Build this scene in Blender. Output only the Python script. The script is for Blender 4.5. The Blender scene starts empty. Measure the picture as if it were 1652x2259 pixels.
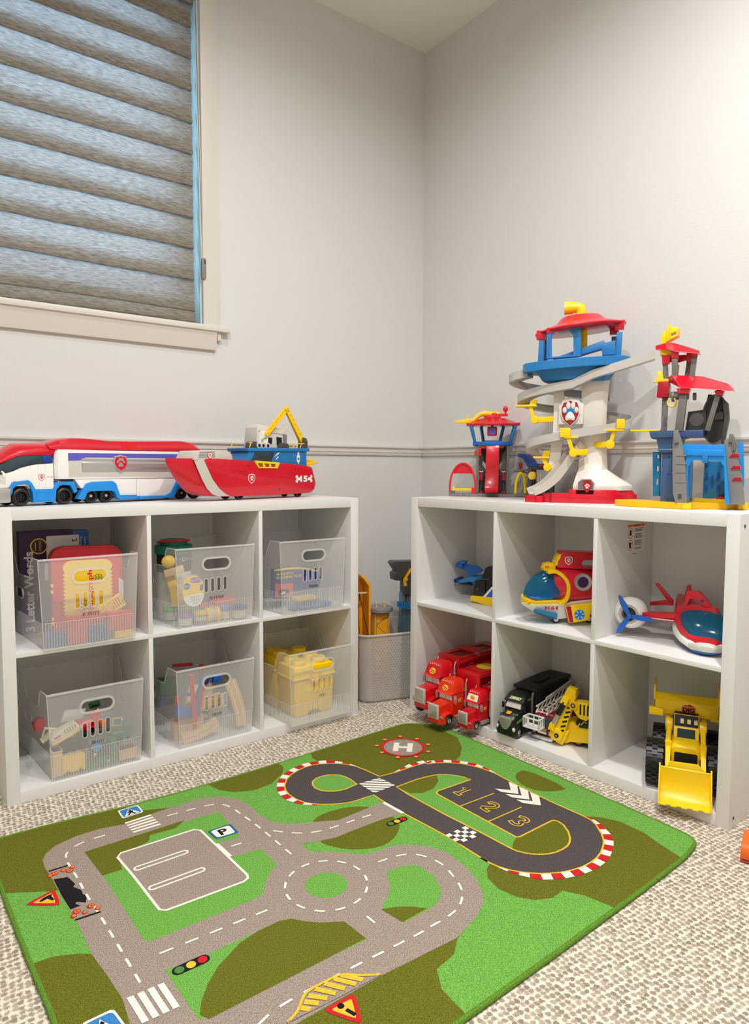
import bpy, bmesh, math, random
from mathutils import Vector, Matrix
from mathutils.geometry import tessellate_polygon
R = math.radians
sc = bpy.context.scene
COL = sc.collection
random.seed(7)

# ---------------------------------------------------------------- materials
def lin(c):
    def f(u):
        u = u / 255.0
        return u / 12.92 if u <= 0.04045 else ((u + 0.055) / 1.055) ** 2.4
    return (f(c[0]), f(c[1]), f(c[2]), 1.0)

def newmat(name):
    m = bpy.data.materials.new(name); m.use_nodes = True
    nt = m.node_tree
    return m, nt, nt.nodes, nt.links, nt.nodes['Principled BSDF']

def plastic(name, c, rough=0.35, coat=0.0, metal=0.0, spec=0.5, bump=0.0, bscale=900):
    m, nt, N, L, b = newmat(name)
    b.inputs['Base Color'].default_value = lin(c)
    b.inputs['Roughness'].default_value = rough
    b.inputs['Metallic'].default_value = metal
    b.inputs['Coat Weight'].default_value = coat
    b.inputs['Specular IOR Level'].default_value = spec
    if bump:
        t = N.new('ShaderNodeTexNoise'); t.inputs['Scale'].default_value = bscale
        tc = N.new('ShaderNodeTexCoord'); L.new(tc.outputs['Object'], t.inputs['Vector'])
        bp = N.new('ShaderNodeBump'); bp.inputs['Strength'].default_value = bump; bp.inputs['Distance'].default_value = 0.001
        L.new(t.outputs['Fac'], bp.inputs['Height']); L.new(bp.outputs['Normal'], b.inputs['Normal'])
    return m

def clear(name, c, fog, rough=0.3, tint=(1, 1, 1)):
    """see-through plastic: part of the light passes straight, part is scattered by the body colour"""
    m, nt, N, L, b = newmat(name)
    b.inputs['Base Color'].default_value = lin(c); b.inputs['Roughness'].default_value = rough
    t = N.new('ShaderNodeBsdfTransparent'); t.inputs['Color'].default_value = (*tint, 1)
    mx = N.new('ShaderNodeMixShader'); mx.inputs[0].default_value = fog
    L.new(t.outputs[0], mx.inputs[1]); L.new(b.outputs[0], mx.inputs[2])
    L.new(mx.outputs[0], N['Material Output'].inputs['Surface'])
    return m

M = {}
def P(n, c, **k): M[n] = plastic(n, c, **k)
P('red', (208, 14, 40), rough=0.28, coat=0.3)
P('brightred', (222, 24, 30), rough=0.3, coat=0.2)
P('darkred', (170, 12, 34), rough=0.35)
P('orangered', (226, 48, 22), rough=0.28, coat=0.3)
P('truckred', (208, 18, 30), rough=0.28, coat=0.3)
P('maroon', (120, 14, 24), rough=0.35)
P('blue', (22, 96, 190), rough=0.35)
P('midblue', (36, 122, 188), rough=0.35)
P('skyblue', (24, 140, 222), rough=0.32)
P('navy', (22, 60, 140), rough=0.35)
P('slateblue', (62, 92, 132), rough=0.38)
P('tealblue', (20, 112, 160), rough=0.35)
P('purple', (96, 88, 190), rough=0.4)
P('violet', (58, 20, 74), rough=0.4)
P('yellow', (250, 208, 10), rough=0.35)
P('deepyellow', (246, 186, 4), rough=0.35)
P('gold', (246, 210, 66), rough=0.5)
P('orange', (240, 110, 20), rough=0.4)
P('crane_orange', (240, 160, 20), rough=0.45)
P('indigo', (56, 76, 128), rough=0.38)
P('white', (238, 236, 232), rough=0.35)
P('offwhite', (226, 222, 214), rough=0.4)
P('warmgrey', (204, 199, 190), rough=0.42)
P('trackgrey', (192, 188, 183), rough=0.4)
P('silver', (190, 188, 184), rough=0.3, metal=0.6)
P('chrome', (215, 215, 215), rough=0.15, metal=1.0)
P('grey', (128, 126, 124), rough=0.45)
P('midgrey', (110, 106, 102), rough=0.45)
P('darkgrey', (70, 68, 66), rough=0.45)
P('black', (18, 18, 20), rough=0.35)
P('matteblack', (14, 14, 15), rough=0.5)
P('tyre', (20, 20, 21), rough=0.42)
P('screen', (48, 66, 74), rough=0.12)
P('ink', (20, 18, 20), rough=0.6)
P('green', (30, 120, 60), rough=0.4)
P('tealgreen', (10, 120, 96), rough=0.35)
P('lime', (120, 190, 60), rough=0.4)
P('pink', (226, 90, 110), rough=0.4)
P('lilac', (150, 90, 190), rough=0.4)
P('wood', (222, 184, 136), rough=0.6, bump=0.2, bscale=300)
P('cream', (236, 226, 190), rough=0.45)
P('shelfwhite', (228, 227, 225), rough=0.38, bump=0.04, bscale=1500)
P('trimwhite', (218, 213, 206), rough=0.4, bump=0.06, bscale=300)
P('windowframe', (206, 238, 246), rough=0.4)  # cyan of daylight on the white reveal is put into this colour
P('paper', (240, 238, 234), rough=0.7)
M['teal_clear'] = clear('teal_clear', (16, 110, 150), 0.42, 0.12, (0.35, 0.75, 0.92))
M['darkteal_clear'] = clear('darkteal_clear', (16, 112, 146), 0.62, 0.14, (0.2, 0.6, 0.75))
M['bin'] = clear('bin', (234, 234, 232), 0.205, 0.22)
M['binrim'] = clear('binrim', (240, 240, 238), 0.36, 0.2)
M['bag'] = clear('bag', (214, 220, 226), 0.16, 0.15)
M['bluebag'] = clear('bluebag', (112, 146, 160), 0.5, 0.25, (0.8, 0.9, 0.95))
M['basket'] = clear('basket', (206, 200, 194), 0.62, 0.4)
M['cleartub'] = clear('cleartub', (226, 214, 170), 0.2, 0.15)

# wall paint: satin, with a faint roller texture
def wall_mat(name, c):
    m, nt, N, L, b = newmat(name)
    b.inputs['Base Color'].default_value = lin(c); b.inputs['Roughness'].default_value = 0.55
    t = N.new('ShaderNodeTexNoise'); t.inputs['Scale'].default_value = 160; t.inputs['Detail'].default_value = 4
    tc = N.new('ShaderNodeTexCoord'); L.new(tc.outputs['Object'], t.inputs['Vector'])
    bp = N.new('ShaderNodeBump'); bp.inputs['Strength'].default_value = 0.12; bp.inputs['Distance'].default_value = 0.003
    L.new(t.outputs['Fac'], bp.inputs['Height']); L.new(bp.outputs['Normal'], b.inputs['Normal'])
    return m
M['wall'] = wall_mat('wall_paint', (216, 215.5, 213))
M['wall_low_bounce'] = wall_mat('wall_paint_low_bounce', (186, 181, 174))  # unseen walls toned darker to hold down the bounced fill light
M['ceiling'] = wall_mat('ceiling_paint', (236, 232, 226))

# looped berber carpet
def carpet_mat():
    """cream loops in a net round taupe flecks, on a slightly irregular square grid"""
    m, nt, N, L, b = newmat('berber_carpet')
    tc = N.new('ShaderNodeTexCoord')
    mp = N.new('ShaderNodeMapping'); mp.inputs['Scale'].default_value = (86, 86, 86); mp.inputs['Rotation'].default_value = (0, 0, R(6))
    L.new(tc.outputs['Object'], mp.inputs['Vector'])
    nz = N.new('ShaderNodeTexNoise'); nz.inputs['Scale'].default_value = 190; nz.inputs['Detail'].default_value = 3; nz.inputs['Roughness'].default_value = 0.6
    L.new(tc.outputs['Object'], nz.inputs['Vector'])
    ad = N.new('ShaderNodeVectorMath'); ad.operation = 'MULTIPLY_ADD'
    L.new(nz.outputs['Color'], ad.inputs[0]); ad.inputs[1].default_value = (1.0, 1.0, 0.0); L.new(mp.outputs['Vector'], ad.inputs[2])
    v = N.new('ShaderNodeTexVoronoi'); v.voronoi_dimensions = '2D'; v.feature = 'F1'; v.inputs['Scale'].default_value = 1.0; v.inputs['Randomness'].default_value = 0.42
    L.new(ad.outputs[0], v.inputs['Vector'])
    sep = N.new('ShaderNodeSeparateColor'); L.new(v.outputs['Color'], sep.inputs[0])
    r1 = N.new('ShaderNodeValToRGB'); e = r1.color_ramp.elements
    e[0].position = 0; e[0].color = lin((148, 136, 120)); e[1].position = 1; e[1].color = lin((186, 175, 158))
    L.new(sep.outputs[0], r1.inputs[0])
    r2 = N.new('ShaderNodeValToRGB'); e = r2.color_ramp.elements
    e[0].position = 0.34; e[0].color = (0, 0, 0, 1); e[1].position = 0.52; e[1].color = (1, 1, 1, 1)
    L.new(v.outputs['Distance'], r2.inputs[0])
    n2 = N.new('ShaderNodeTexNoise'); n2.inputs['Scale'].default_value = 520; n2.inputs['Detail'].default_value = 2
    L.new(tc.outputs['Object'], n2.inputs['Vector'])
    r3 = N.new('ShaderNodeValToRGB'); e = r3.color_ramp.elements
    e[0].position = 0.32; e[0].color = lin((206, 194, 176)); e[1].position = 0.5; e[1].color = lin((244, 235, 220))
    L.new(n2.outputs['Fac'], r3.inputs[0])
    mx = N.new('ShaderNodeMix'); mx.data_type = 'RGBA'
    L.new(r2.outputs[0], mx.inputs[0]); L.new(r1.outputs[0], mx.inputs[6]); L.new(r3.outputs[0], mx.inputs[7])
    L.new(mx.outputs[2], b.inputs['Base Color']); b.inputs['Roughness'].default_value = 0.95
    b.inputs['Specular IOR Level'].default_value = 0.1
    hs = N.new('ShaderNodeMath'); hs.operation = 'MULTIPLY_ADD'; L.new(n2.outputs['Fac'], hs.inputs[0]); hs.inputs[1].default_value = 0.5; L.new(v.outputs['Distance'], hs.inputs[2])
    bp = N.new('ShaderNodeBump'); bp.inputs['Strength'].default_value = 0.8; bp.inputs['Distance'].default_value = 0.004
    L.new(hs.outputs[0], bp.inputs['Height']); L.new(bp.outputs['Normal'], b.inputs['Normal'])
    return m
M['carpet'] = carpet_mat()

# short dense pile for the printed rug: colour with a fine speckle
def pile(name, c, amt=0.22):
    m, nt, N, L, b = newmat('pile_' + name)
    tc = N.new('ShaderNodeTexCoord')
    nz = N.new('ShaderNodeTexNoise'); nz.inputs['Scale'].default_value = 420; nz.inputs['Detail'].default_value = 3
    L.new(tc.outputs['Object'], nz.inputs['Vector'])
    r = N.new('ShaderNodeValToRGB'); a = lin(c)
    r.color_ramp.elements[0].position = 0.3; r.color_ramp.elements[0].color = tuple(max(0, u * (1 - 2.2 * amt)) for u in a[:3]) + (1,)
    r.color_ramp.elements[1].position = 0.7; r.color_ramp.elements[1].color = tuple(min(1, u * (1 + 1.6 * amt)) for u in a[:3]) + (1,)
    L.new(nz.outputs['Fac'], r.inputs[0]); L.new(r.outputs[0], b.inputs['Base Color'])
    b.inputs['Roughness'].default_value = 0.95; b.inputs['Specular IOR Level'].default_value = 0.1
    bp = N.new('ShaderNodeBump'); bp.inputs['Strength'].default_value = 0.6; bp.inputs['Distance'].default_value = 0.002
    L.new(nz.outputs['Fac'], bp.inputs['Height']); L.new(bp.outputs['Normal'], b.inputs['Normal'])
    M['p_' + name] = m
pile('green', (112, 172, 76)); pile('olive', (106, 108, 34)); pile('road', (160, 145, 134)); pile('asphalt', (86, 78, 78))
pile('white', (240, 234, 222), 0.08); pile('red', (206, 40, 44), 0.12); pile('yellow', (228, 190, 62), 0.12); pile('black', (34, 32, 34), 0.2)
pile('blue', (60, 130, 196), 0.12); pile('orange', (236, 150, 70), 0.1); pile('edge', (100, 142, 50), 0.2); pile('lampgreen', (84, 132, 70), 0.1); pile('bluedark', (46, 104, 150), 0.12)

# roman-blind fabric: thin woven slub cloth that lets daylight through
def blind_mat():
    m, nt, N, L, b = newmat('blind_fabric')
    tc = N.new('ShaderNodeTexCoord')
    mp = N.new('ShaderNodeMapping'); mp.inputs['Scale'].default_value = (40, 60, 420)
    L.new(tc.outputs['Object'], mp.inputs['Vector'])
    nz = N.new('ShaderNodeTexNoise'); nz.inputs['Scale'].default_value = 1.0; nz.inputs['Detail'].default_value = 6; nz.inputs['Roughness'].default_value = 0.65
    L.new(mp.outputs['Vector'], nz.inputs['Vector'])
    r = N.new('ShaderNodeValToRGB')
    r.color_ramp.elements[0].position = 0.36; r.color_ramp.elements[0].color = lin((128, 118, 104))
    r.color_ramp.elements[1].position = 0.66; r.color_ramp.elements[1].color = lin((176, 165, 148))
    L.new(nz.outputs['Fac'], r.inputs[0]); L.new(r.outputs[0], b.inputs['Base Color'])
    b.inputs['Roughness'].default_value = 0.85; b.inputs['Specular IOR Level'].default_value = 0.2
    tl = N.new('ShaderNodeBsdfTranslucent')
    r3 = N.new('ShaderNodeValToRGB')
    r3.color_ramp.elements[0].position = 0.36; r3.color_ramp.elements[0].color = (0.2, 0.2, 0.2, 1)
    r3.color_ramp.elements[1].position = 0.7; r3.color_ramp.elements[1].color = (0.62, 0.62, 0.62, 1)
    L.new(nz.outputs['Fac'], r3.inputs[0]); L.new(r3.outputs[0], tl.inputs['Color'])
    mx = N.new('ShaderNodeMixShader'); mx.inputs[0].default_value = 0.3
    L.new(b.outputs[0], mx.inputs[1]); L.new(tl.outputs[0], mx.inputs[2])
    L.new(mx.outputs[0], N['Material Output'].inputs['Surface'])
    return m
M['blind'] = blind_mat()
mg, _, _, _, bg_ = newmat('window_glass')
bg_.inputs['Transmission Weight'].default_value = 1.0; bg_.inputs['Roughness'].default_value = 0.0; bg_.inputs['IOR'].default_value = 1.05
M['glass'] = mg

# ---------------------------------------------------------------- mesh builder (millimetres)
_tc = {}
def text_geo(s, size=10, offset=0.0, shear=0.0):
    k = (s, size, offset, shear)
    if k in _tc: return _tc[k]
    cu = bpy.data.curves.new('t', 'FONT'); cu.body = s; cu.size = size; cu.offset = offset; cu.shear = shear
    cu.align_x = 'CENTER'; cu.align_y = 'CENTER'; cu.resolution_u = 4
    o = bpy.data.objects.new('t', cu); COL.objects.link(o)
    dg = bpy.context.evaluated_depsgraph_get(); dg.update()
    me = bpy.data.meshes.new_from_object(o.evaluated_get(dg))
    vs = [tuple(v.co[:2]) for v in me.vertices]; fs = [tuple(p.vertices) for p in me.polygons]
    bpy.data.objects.remove(o); bpy.data.curves.remove(cu); bpy.data.meshes.remove(me)
    if vs:
        x0 = min(v[0] for v in vs); x1 = max(v[0] for v in vs); y0 = min(v[1] for v in vs); y1 = max(v[1] for v in vs)
        vs = [(v[0] - (x0 + x1) / 2, v[1] - (y0 + y1) / 2) for v in vs]
    _tc[k] = (vs, fs)
    return _tc[k]

def arc(cx, cz, r, a0, a1, n=12, rz=None):
    rz = r if rz is None else rz
    return [(cx + r * math.cos(R(a0 + (a1 - a0) * i / n)), cz + rz * math.sin(R(a0 + (a1 - a0) * i / n))) for i in range(n + 1)]
def circ(cx, cz, r, n=24, rz=None): return arc(cx, cz, r, 0, 360, n, rz)[:-1]
def rrect(x0, x1, z0, z1, r, n=4):
    return (arc(x1 - r, z0 + r, r, -90, 0, n) + arc(x1 - r, z1 - r, r, 0, 90, n) + arc(x0 + r, z1 - r, r, 90, 180, n) + arc(x0 + r, z0 + r, r, 180, 270, n))
def capsule(x0, x1, z0, z1, n=8):
    if x1 - x0 > z1 - z0:
        r = (z1 - z0) / 2; return arc(x1 - r, z0 + r, r, -90, 90, n) + arc(x0 + r, z0 + r, r, 90, 270, n)
    r = (x1 - x0) / 2; return arc(x0 + r, z1 - r, r, 0, 180, n) + arc(x0 + r, z0 + r, r, 180, 360, n)
def area2(p): return sum(p[i][0] * p[(i + 1) % len(p)][1] - p[(i + 1) % len(p)][0] * p[i][1] for i in range(len(p)))
def smooth(p, it=1, closed=True):
    for _ in range(it):
        q = []; n = len(p)
        for i in range(n if closed else n - 1):
            a, b = p[i], p[(i + 1) % n]
            q += [tuple(a[k] * .75 + b[k] * .25 for k in range(len(a))), tuple(a[k] * .25 + b[k] * .75 for k in range(len(a)))]
        if not closed: q = [p[0]] + q + [p[-1]]
        p = q
    return p
PAW = [[(x, z) for x, z in circ(-26, 12, 10, 10, 13)], circ(-9, 30, 11, 10, 15), circ(13, 30, 11, 10, 15), circ(29, 12, 10, 10, 13),
       [(0, 8), (16, -4), (24, -20), (18, -32), (0, -27), (-18, -32), (-24, -20), (-16, -4)]]
SHIELD = [(0, 50), (16, 44), (38, 42), (42, 30), (48, 20), (46, -8), (34, -30), (0, -55), (-34, -30), (-46, -8), (-48, 20), (-42, 30), (-38, 42), (-16, 44)]

class MB:
    def __init__(s, mat=None):
        s.v = []; s.f = []; s.fm = []; s.mats = []; s.mi = 0; s.T = Matrix()
        if mat: s.mat(mat)
    def mat(s, m):
        if m not in s.mats: s.mats.append(m)
        s.mi = s.mats.index(m); return s
    def at(s, loc=(0, 0, 0), rx=0, ry=0, rz=0, sc_=1):
        s.T = Matrix.Translation(loc) @ Matrix.Rotation(R(rz), 4, 'Z') @ Matrix.Rotation(R(ry), 4, 'Y') @ Matrix.Rotation(R(rx), 4, 'X') @ Matrix.Scale(sc_, 4)
        return s
    def add(s, vs, fs):
        b = len(s.v); s.v += [tuple(s.T @ Vector(v)) for v in vs]
        for f in fs: s.f.append(tuple(b + i for i in f)); s.fm.append(s.mi)
        return s
    def box(s, x0, x1, y0, y1, z0, z1):
        return s.add([(x0, y0, z0), (x1, y0, z0), (x1, y1, z0), (x0, y1, z0), (x0, y0, z1), (x1, y0, z1), (x1, y1, z1), (x0, y1, z1)],
                     [(0, 3, 2, 1), (4, 5, 6, 7), (0, 1, 5, 4), (1, 2, 6, 5), (2, 3, 7, 6), (3, 0, 4, 7)])
    def _map(s, axis):
        return {'y': lambda a, b, h: (a, h, b), 'z': lambda a, b, h: (a, b, h), 'x': lambda a, b, h: (h, a, b)}[axis]
    def prism(s, poly, h0, h1, axis='y', holes=None, inset=None):
        """outline (a,b) pushed along axis from h0 to h1; inset = polygon used at h1 instead"""
        g = s._map(axis); n = len(poly); top = inset or poly
        if not holes:
            return s.add([g(a, b, h0) for a, b in poly] + [g(a, b, h1) for a, b in top],
                         [tuple(range(n)), tuple(range(2 * n - 1, n - 1, -1))] + [(i, (i + 1) % n, n + (i + 1) % n, n + i) for i in range(n)])
        loops = [poly] + holes
        tri = tessellate_polygon([[Vector((a, b, 0)) for a, b in l] for l in loops])
        flat = [q for l in loops for q in l]; k = len(flat)
        fs = [tuple(t) for t in tri] + [tuple(k + i for i in reversed(t)) for t in tri]
        o = 0
        for l in loops:
            m = len(l); fs += [(o + i, o + (i + 1) % m, k + o + (i + 1) % m, k + o + i) for i in range(m)]; o += m
        return s.add([g(a, b, h0) for a, b in flat] + [g(a, b, h1) for a, b in flat], fs)
    def face(s, poly, h, axis='y'):
        g = s._map(axis); n = len(poly)
        tri = tessellate_polygon([[Vector((a, b, 0)) for a, b in poly]]) if n > 4 else [tuple(range(n))]
        return s.add([g(a, b, h) for a, b in poly], [tuple(t) for t in tri])
    def frame(s, p, r, h0, h1, axis='y', closed=True):
        """a flat band of width r along a polyline, pushed from h0 to h1"""
        n = len(p); L_, R_ = [], []
        for i in range(n):
            a = p[i - 1] if (i or closed) else p[i]; b = p[(i + 1) % n] if (i < n - 1 or closed) else p[i]
            dx, dz = b[0] - a[0], b[1] - a[1]; l = math.hypot(dx, dz) or 1; nx, nz = -dz / l * r / 2, dx / l * r / 2
            L_.append((p[i][0] + nx, p[i][1] + nz)); R_.append((p[i][0] - nx, p[i][1] - nz))
        g = s._map(axis); m = n if closed else n - 1
        if h0 == h1:
            return s.add([g(a, b, h0) for a, b in L_ + R_], [(i, (i + 1) % n, n + (i + 1) % n, n + i) for i in range(m)])
        vs = [g(a, b, h) for h in (h0, h1) for a, b in L_ + R_]
        fs = []
        for i in range(m):
            j = (i + 1) % n
            fs += [(i, j, n + j, n + i), (2 * n + i, 3 * n + i, 3 * n + j, 2 * n + j), (i, 2 * n + i, 2 * n + j, j), (n + i, n + j, 3 * n + j, 3 * n + i)]
        if not closed: fs += [(0, n, 3 * n, 2 * n), (n - 1, 3 * n - 1, 4 * n - 1, 2 * n - 1)]
        return s.add(vs, fs)
    def loft(s, rings, cap=True, close=False):
        n = len(rings[0]); k = len(rings); fs = []
        for j in range(k if close else k - 1):
            a = j * n; b = ((j + 1) % k) * n
            fs += [(a + i, a + (i + 1) % n, b + (i + 1) % n, b + i) for i in range(n)]
        if cap and not close: fs += [tuple(range(n - 1, -1, -1)), tuple(range((k - 1) * n, k * n))]
        return s.add([v for r in rings for v in r], fs)
    def tube(s, pts, r, n=10, closed=False):
        pts = [Vector(p) for p in pts]; k = len(pts); rings = []; up = None
        rr = r if isinstance(r, (list, tuple)) else [r] * k
        for i in range(k):
            a = pts[i - 1] if (i or closed) else pts[i]; b = pts[(i + 1) % k] if (i < k - 1 or closed) else pts[i]
            d = (b - a).normalized()
            if up is None: up = Vector((0, 0, 1)) if abs(d.z) < .9 else Vector((1, 0, 0))
            x = d.cross(up).normalized(); up = x.cross(d).normalized()
            rings.append([pts[i] + x * rr[i] * math.cos(2 * math.pi * j / n) + up * rr[i] * math.sin(2 * math.pi * j / n) for j in range(n)])
        return s.loft(rings, True, closed)
    def cyl(s, p0, p1, r, n=20, r1=None): return s.tube([p0, p1], [r, r if r1 is None else r1], n)
    def bar(s, p0, p1, w, h=None):
        """square bar between two points; w across, h upright"""
        h = h or w; a, b = Vector(p0), Vector(p1); d = (b - a).normalized()
        up = Vector((0, 0, 1)) if abs(d.z) < .98 else Vector((0, 1, 0))
        x = d.cross(up).normalized() * w / 2; u = x.normalized().cross(d).normalized() * h / 2
        return s.loft([[c - x - u, c + x - u, c + x + u, c - x + u] for c in (a, b)])
    def lathe(s, prof, c=(0, 0, 0), axis='z', n=28, a0=0, a1=360):
        full = a1 - a0 >= 360; k = n if full else n + 1; rings = []
        for r, h in prof:
            ring = []
            for i in range(k):
                t = R(a0 + (a1 - a0) * i / n); x, y = r * math.cos(t), r * math.sin(t)
                p = {'z': (x, y, h), 'y': (x, h, y), 'x': (h, x, y)}[axis]
                ring.append((p[0] + c[0], p[1] + c[1], p[2] + c[2]))
            rings.append(ring)
        if full: return s.loft(rings, cap=False)
        m = len(prof)
        return s.add([v for r in rings for v in r], [(j * k + i, j * k + i + 1, (j + 1) * k + i + 1, (j + 1) * k + i) for j in range(m - 1) for i in range(n)])
    def ball(s, c, rx, ry=None, rz=None, n=18, m=10, top=90, bot=-90):
        ry = ry or rx; rz = rz or rx; rings = []
        for j in range(m + 1):
            t = R(bot + (top - bot) * j / m); q = max(math.cos(t), 1e-3)
            rings.append([(c[0] + rx * q * math.cos(2 * math.pi * i / n), c[1] + ry * q * math.sin(2 * math.pi * i / n), c[2] + rz * math.sin(t)) for i in range(n)])
        return s.loft(rings)
    def text(s, t, c, h, axis='y', w=None, ang=0, flip=False, offset=0.0, shear=0.0, off=0.0):
        """lettering of height h mm standing on a face; axis y faces the front, z faces up, x faces +x"""
        vs, fs = text_geo(t, 10, offset, shear)
        if not vs: return s
        H = max(v[1] for v in vs) - min(v[1] for v in vs); Wd = max(v[0] for v in vs) - min(v[0] for v in vs)
        k = h / H; kx = w / Wd if w else k; ca, sa = math.cos(R(ang)), math.sin(R(ang)); out = []
        for x, y in vs:
            x, y = x * kx * (-1 if flip else 1), y * k; x, y = x * ca - y * sa, x * sa + y * ca
            out.append({'y': (c[0] + x, c[1], c[2] + y), 'z': (c[0] + x, c[1] + y, c[2]), 'x': (c[0], c[1] + x, c[2] + y)}[axis])
        return s.add(out, fs)
    def decal(s, polys, c, k, h, axis='y', kz=None):
        for p in polys: s.face([(c[0] + x * k, c[1] + z * (kz or k)) for x, z in p], h, axis)
        return s
    def build(s, name, parent=None, bevel=0.0, seg=2, ang=38, recalc=True, flat=36):
        me = bpy.data.meshes.new(name)
        me.from_pydata([(x * .001, y * .001, z * .001) for x, y, z in s.v], [], s.f)
        for m in s.mats: me.materials.append(M[m])
        for p, i in zip(me.polygons, s.fm): p.material_index = i
        bm = bmesh.new(); bm.from_mesh(me)
        bmesh.ops.dissolve_degenerate(bm, dist=1e-6, edges=bm.edges)
        if recalc: bmesh.ops.recalc_face_normals(bm, faces=bm.faces)
        if bevel:
            ed = [e for e in bm.edges if e.is_manifold and e.calc_face_angle(0) > R(ang)]
            if ed: bmesh.ops.bevel(bm, geom=ed, offset=bevel * .001, segments=seg, profile=0.6, affect='EDGES', clamp_overlap=True)
        bm.to_mesh(me); bm.free()
        me.polygons.foreach_set('use_smooth', [True] * len(me.polygons))
        me.set_sharp_from_angle(angle=R(flat))
        me.update()
        o = bpy.data.objects.new(name, me); COL.objects.link(o)
        if parent: o.parent = parent
        return o

def tag(o, label=None, cat=None, group=None, kind=None):
    if label: o['label'] = label
    if cat: o['category'] = cat
    if group: o['group'] = group
    if kind: o['kind'] = kind
    return o
# the two shelves stand at a slight angle to their walls: s along the front, d into the shelf
FRAMES = {'L': (-1.7282, -0.3865, R(0.643)), 'R': (-0.4196, -0.4344, R(-85.708)), 'W': (0, 0, 0)}
def wpt(fr, s_, d_):
    ox, oy, a = FRAMES[fr]; return (ox + s_ * math.cos(a) - d_ * math.sin(a), oy + s_ * math.sin(a) + d_ * math.cos(a))
def thing(name, label, cat, fr, s_, d_, z, ang=0, group=None):
    o = bpy.data.objects.new(name, None); COL.objects.link(o); o.empty_display_size = 0.02
    x, y = wpt(fr, s_, d_); o.location = (x, y, z); o.rotation_euler = (0, 0, FRAMES[fr][2] + R(ang))
    return tag(o, label, cat, group)
def solo(mb, name, label, cat, fr, s_, d_, z, ang=0, group=None, rx=0, ry=0, **k):
    o = mb.build(name, None, **k); x, y = wpt(fr, s_, d_); o.location = (x, y, z)
    o.rotation_euler = (R(rx), R(ry), FRAMES[fr][2] + R(ang)); return tag(o, label, cat, group)
HT, TO, TI, ZM, WS = 0.774, 0.0315, 0.0125, 0.3925, 1.118
ZMID = ZM + TI / 2
CELL = (WS - 2 * TO - 2 * TI) / 3
# ---------------------------------------------------------------- the room
def struct(mb, name, parent=None, **k):
    o = mb.build(name, parent, **k)
    if not parent: o['kind'] = 'structure'
    return o
X0, Y0, ZC = -3300, -3900, 2650
WX0, WX1, WZ0, WZ1 = -1850, -1022, 1377, 2500          # window opening in the left wall
w = MB('wall')
for b in ((X0 - 100, WX0, 0, ZC), (WX1, 150, 0, ZC), (WX0, WX1, 0, WZ0), (WX0, WX1, WZ1, ZC)): w.box(b[0], b[1], 0, 150, b[2], b[3])
struct(w, 'wall_left')
struct(MB('wall').box(0, 150, Y0 - 100, 0, 0, ZC), 'wall_right')
struct(MB('wall_low_bounce').box(X0 - 100, 150, Y0 - 100, Y0, 0, ZC), 'wall_back')
struct(MB('wall_low_bounce').box(X0 - 100, X0, Y0, 0, 0, ZC), 'wall_side')
struct(MB('carpet').box(X0 - 100, 150, Y0 - 100, 150, -60, 0), 'floor')
struct(MB('ceiling').box(X0 - 100, 150, Y0 - 100, 150, ZC, ZC + 80), 'ceiling')
# chair rail on both walls
RAIL = [(0, 930), (6, 930), (9, 936), (9, 941), (12, 944), (12, 957), (16, 960), (19, 964), (19, 970), (0, 970)]
struct(MB('trimwhite').prism([(-d, z) for d, z in RAIL], X0, -10, 'x'), 'trim_1')
r = MB('trimwhite'); n = len(RAIL)
r.loft([[(-d, y, z) for d, z in RAIL] for y in (Y0, 0)]); struct(r, 'trim_2')

# window: casing, stool, apron, vinyl frame, pane
win = bpy.data.objects.new('window_1', None); COL.objects.link(win); win['kind'] = 'structure'
t = MB('trimwhite')
t.prism([(WX1, WZ0), (WX1 + 64, WZ0), (WX1 + 64, WZ1 + 64), (WX0 - 64, WZ1 + 64), (WX0 - 64, WZ0), (WX0, WZ0), (WX0, WZ1), (WX1, WZ1)], -17, 0)
t.build('casing', win, bevel=3)
MB('trimwhite').box(WX0 - 95, WX1 + 97, -30, 60, WZ0 - 20, WZ0).build('sill', win, bevel=4)
a = MB('trimwhite')
a.loft([[(x0, 0, 1293), (x0, -12, 1293), (x0, -14, 1298), (x0, -18, 1340), (x0, -24, 1357), (x0, 0, 1357)] for x0 in (WX0 - 65, WX1 + 48)])
a.build('apron', win)
MB('trimwhite').box(WX1 + 52, WX1 + 66, -16, 0, 1328, 1357).build('apron_return', win, bevel=1)
j = MB('windowframe')
j.box(WX1 - 4, WX1, 0, 150, WZ0, WZ1).box(WX0, WX0 + 4, 0, 150, WZ0, WZ1)
j.build('jamb', win)
f = MB('windowframe')
f.prism([(WX0 + 4, WZ0), (WX1 - 4, WZ0), (WX1 - 4, WZ1), (WX0 + 4, WZ1)], 95, 135, holes=[[(WX0 + 85, WZ0 + 80), (WX1 - 100, WZ0 + 80), (WX1 - 100, WZ1 - 80), (WX0 + 85, WZ1 - 80)]])
f.build('sash', win, bevel=3)
MB('glass').box(WX0 + 85, WX1 - 100, 113, 117, WZ0 + 80, WZ1 - 80).build('pane', win)

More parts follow.
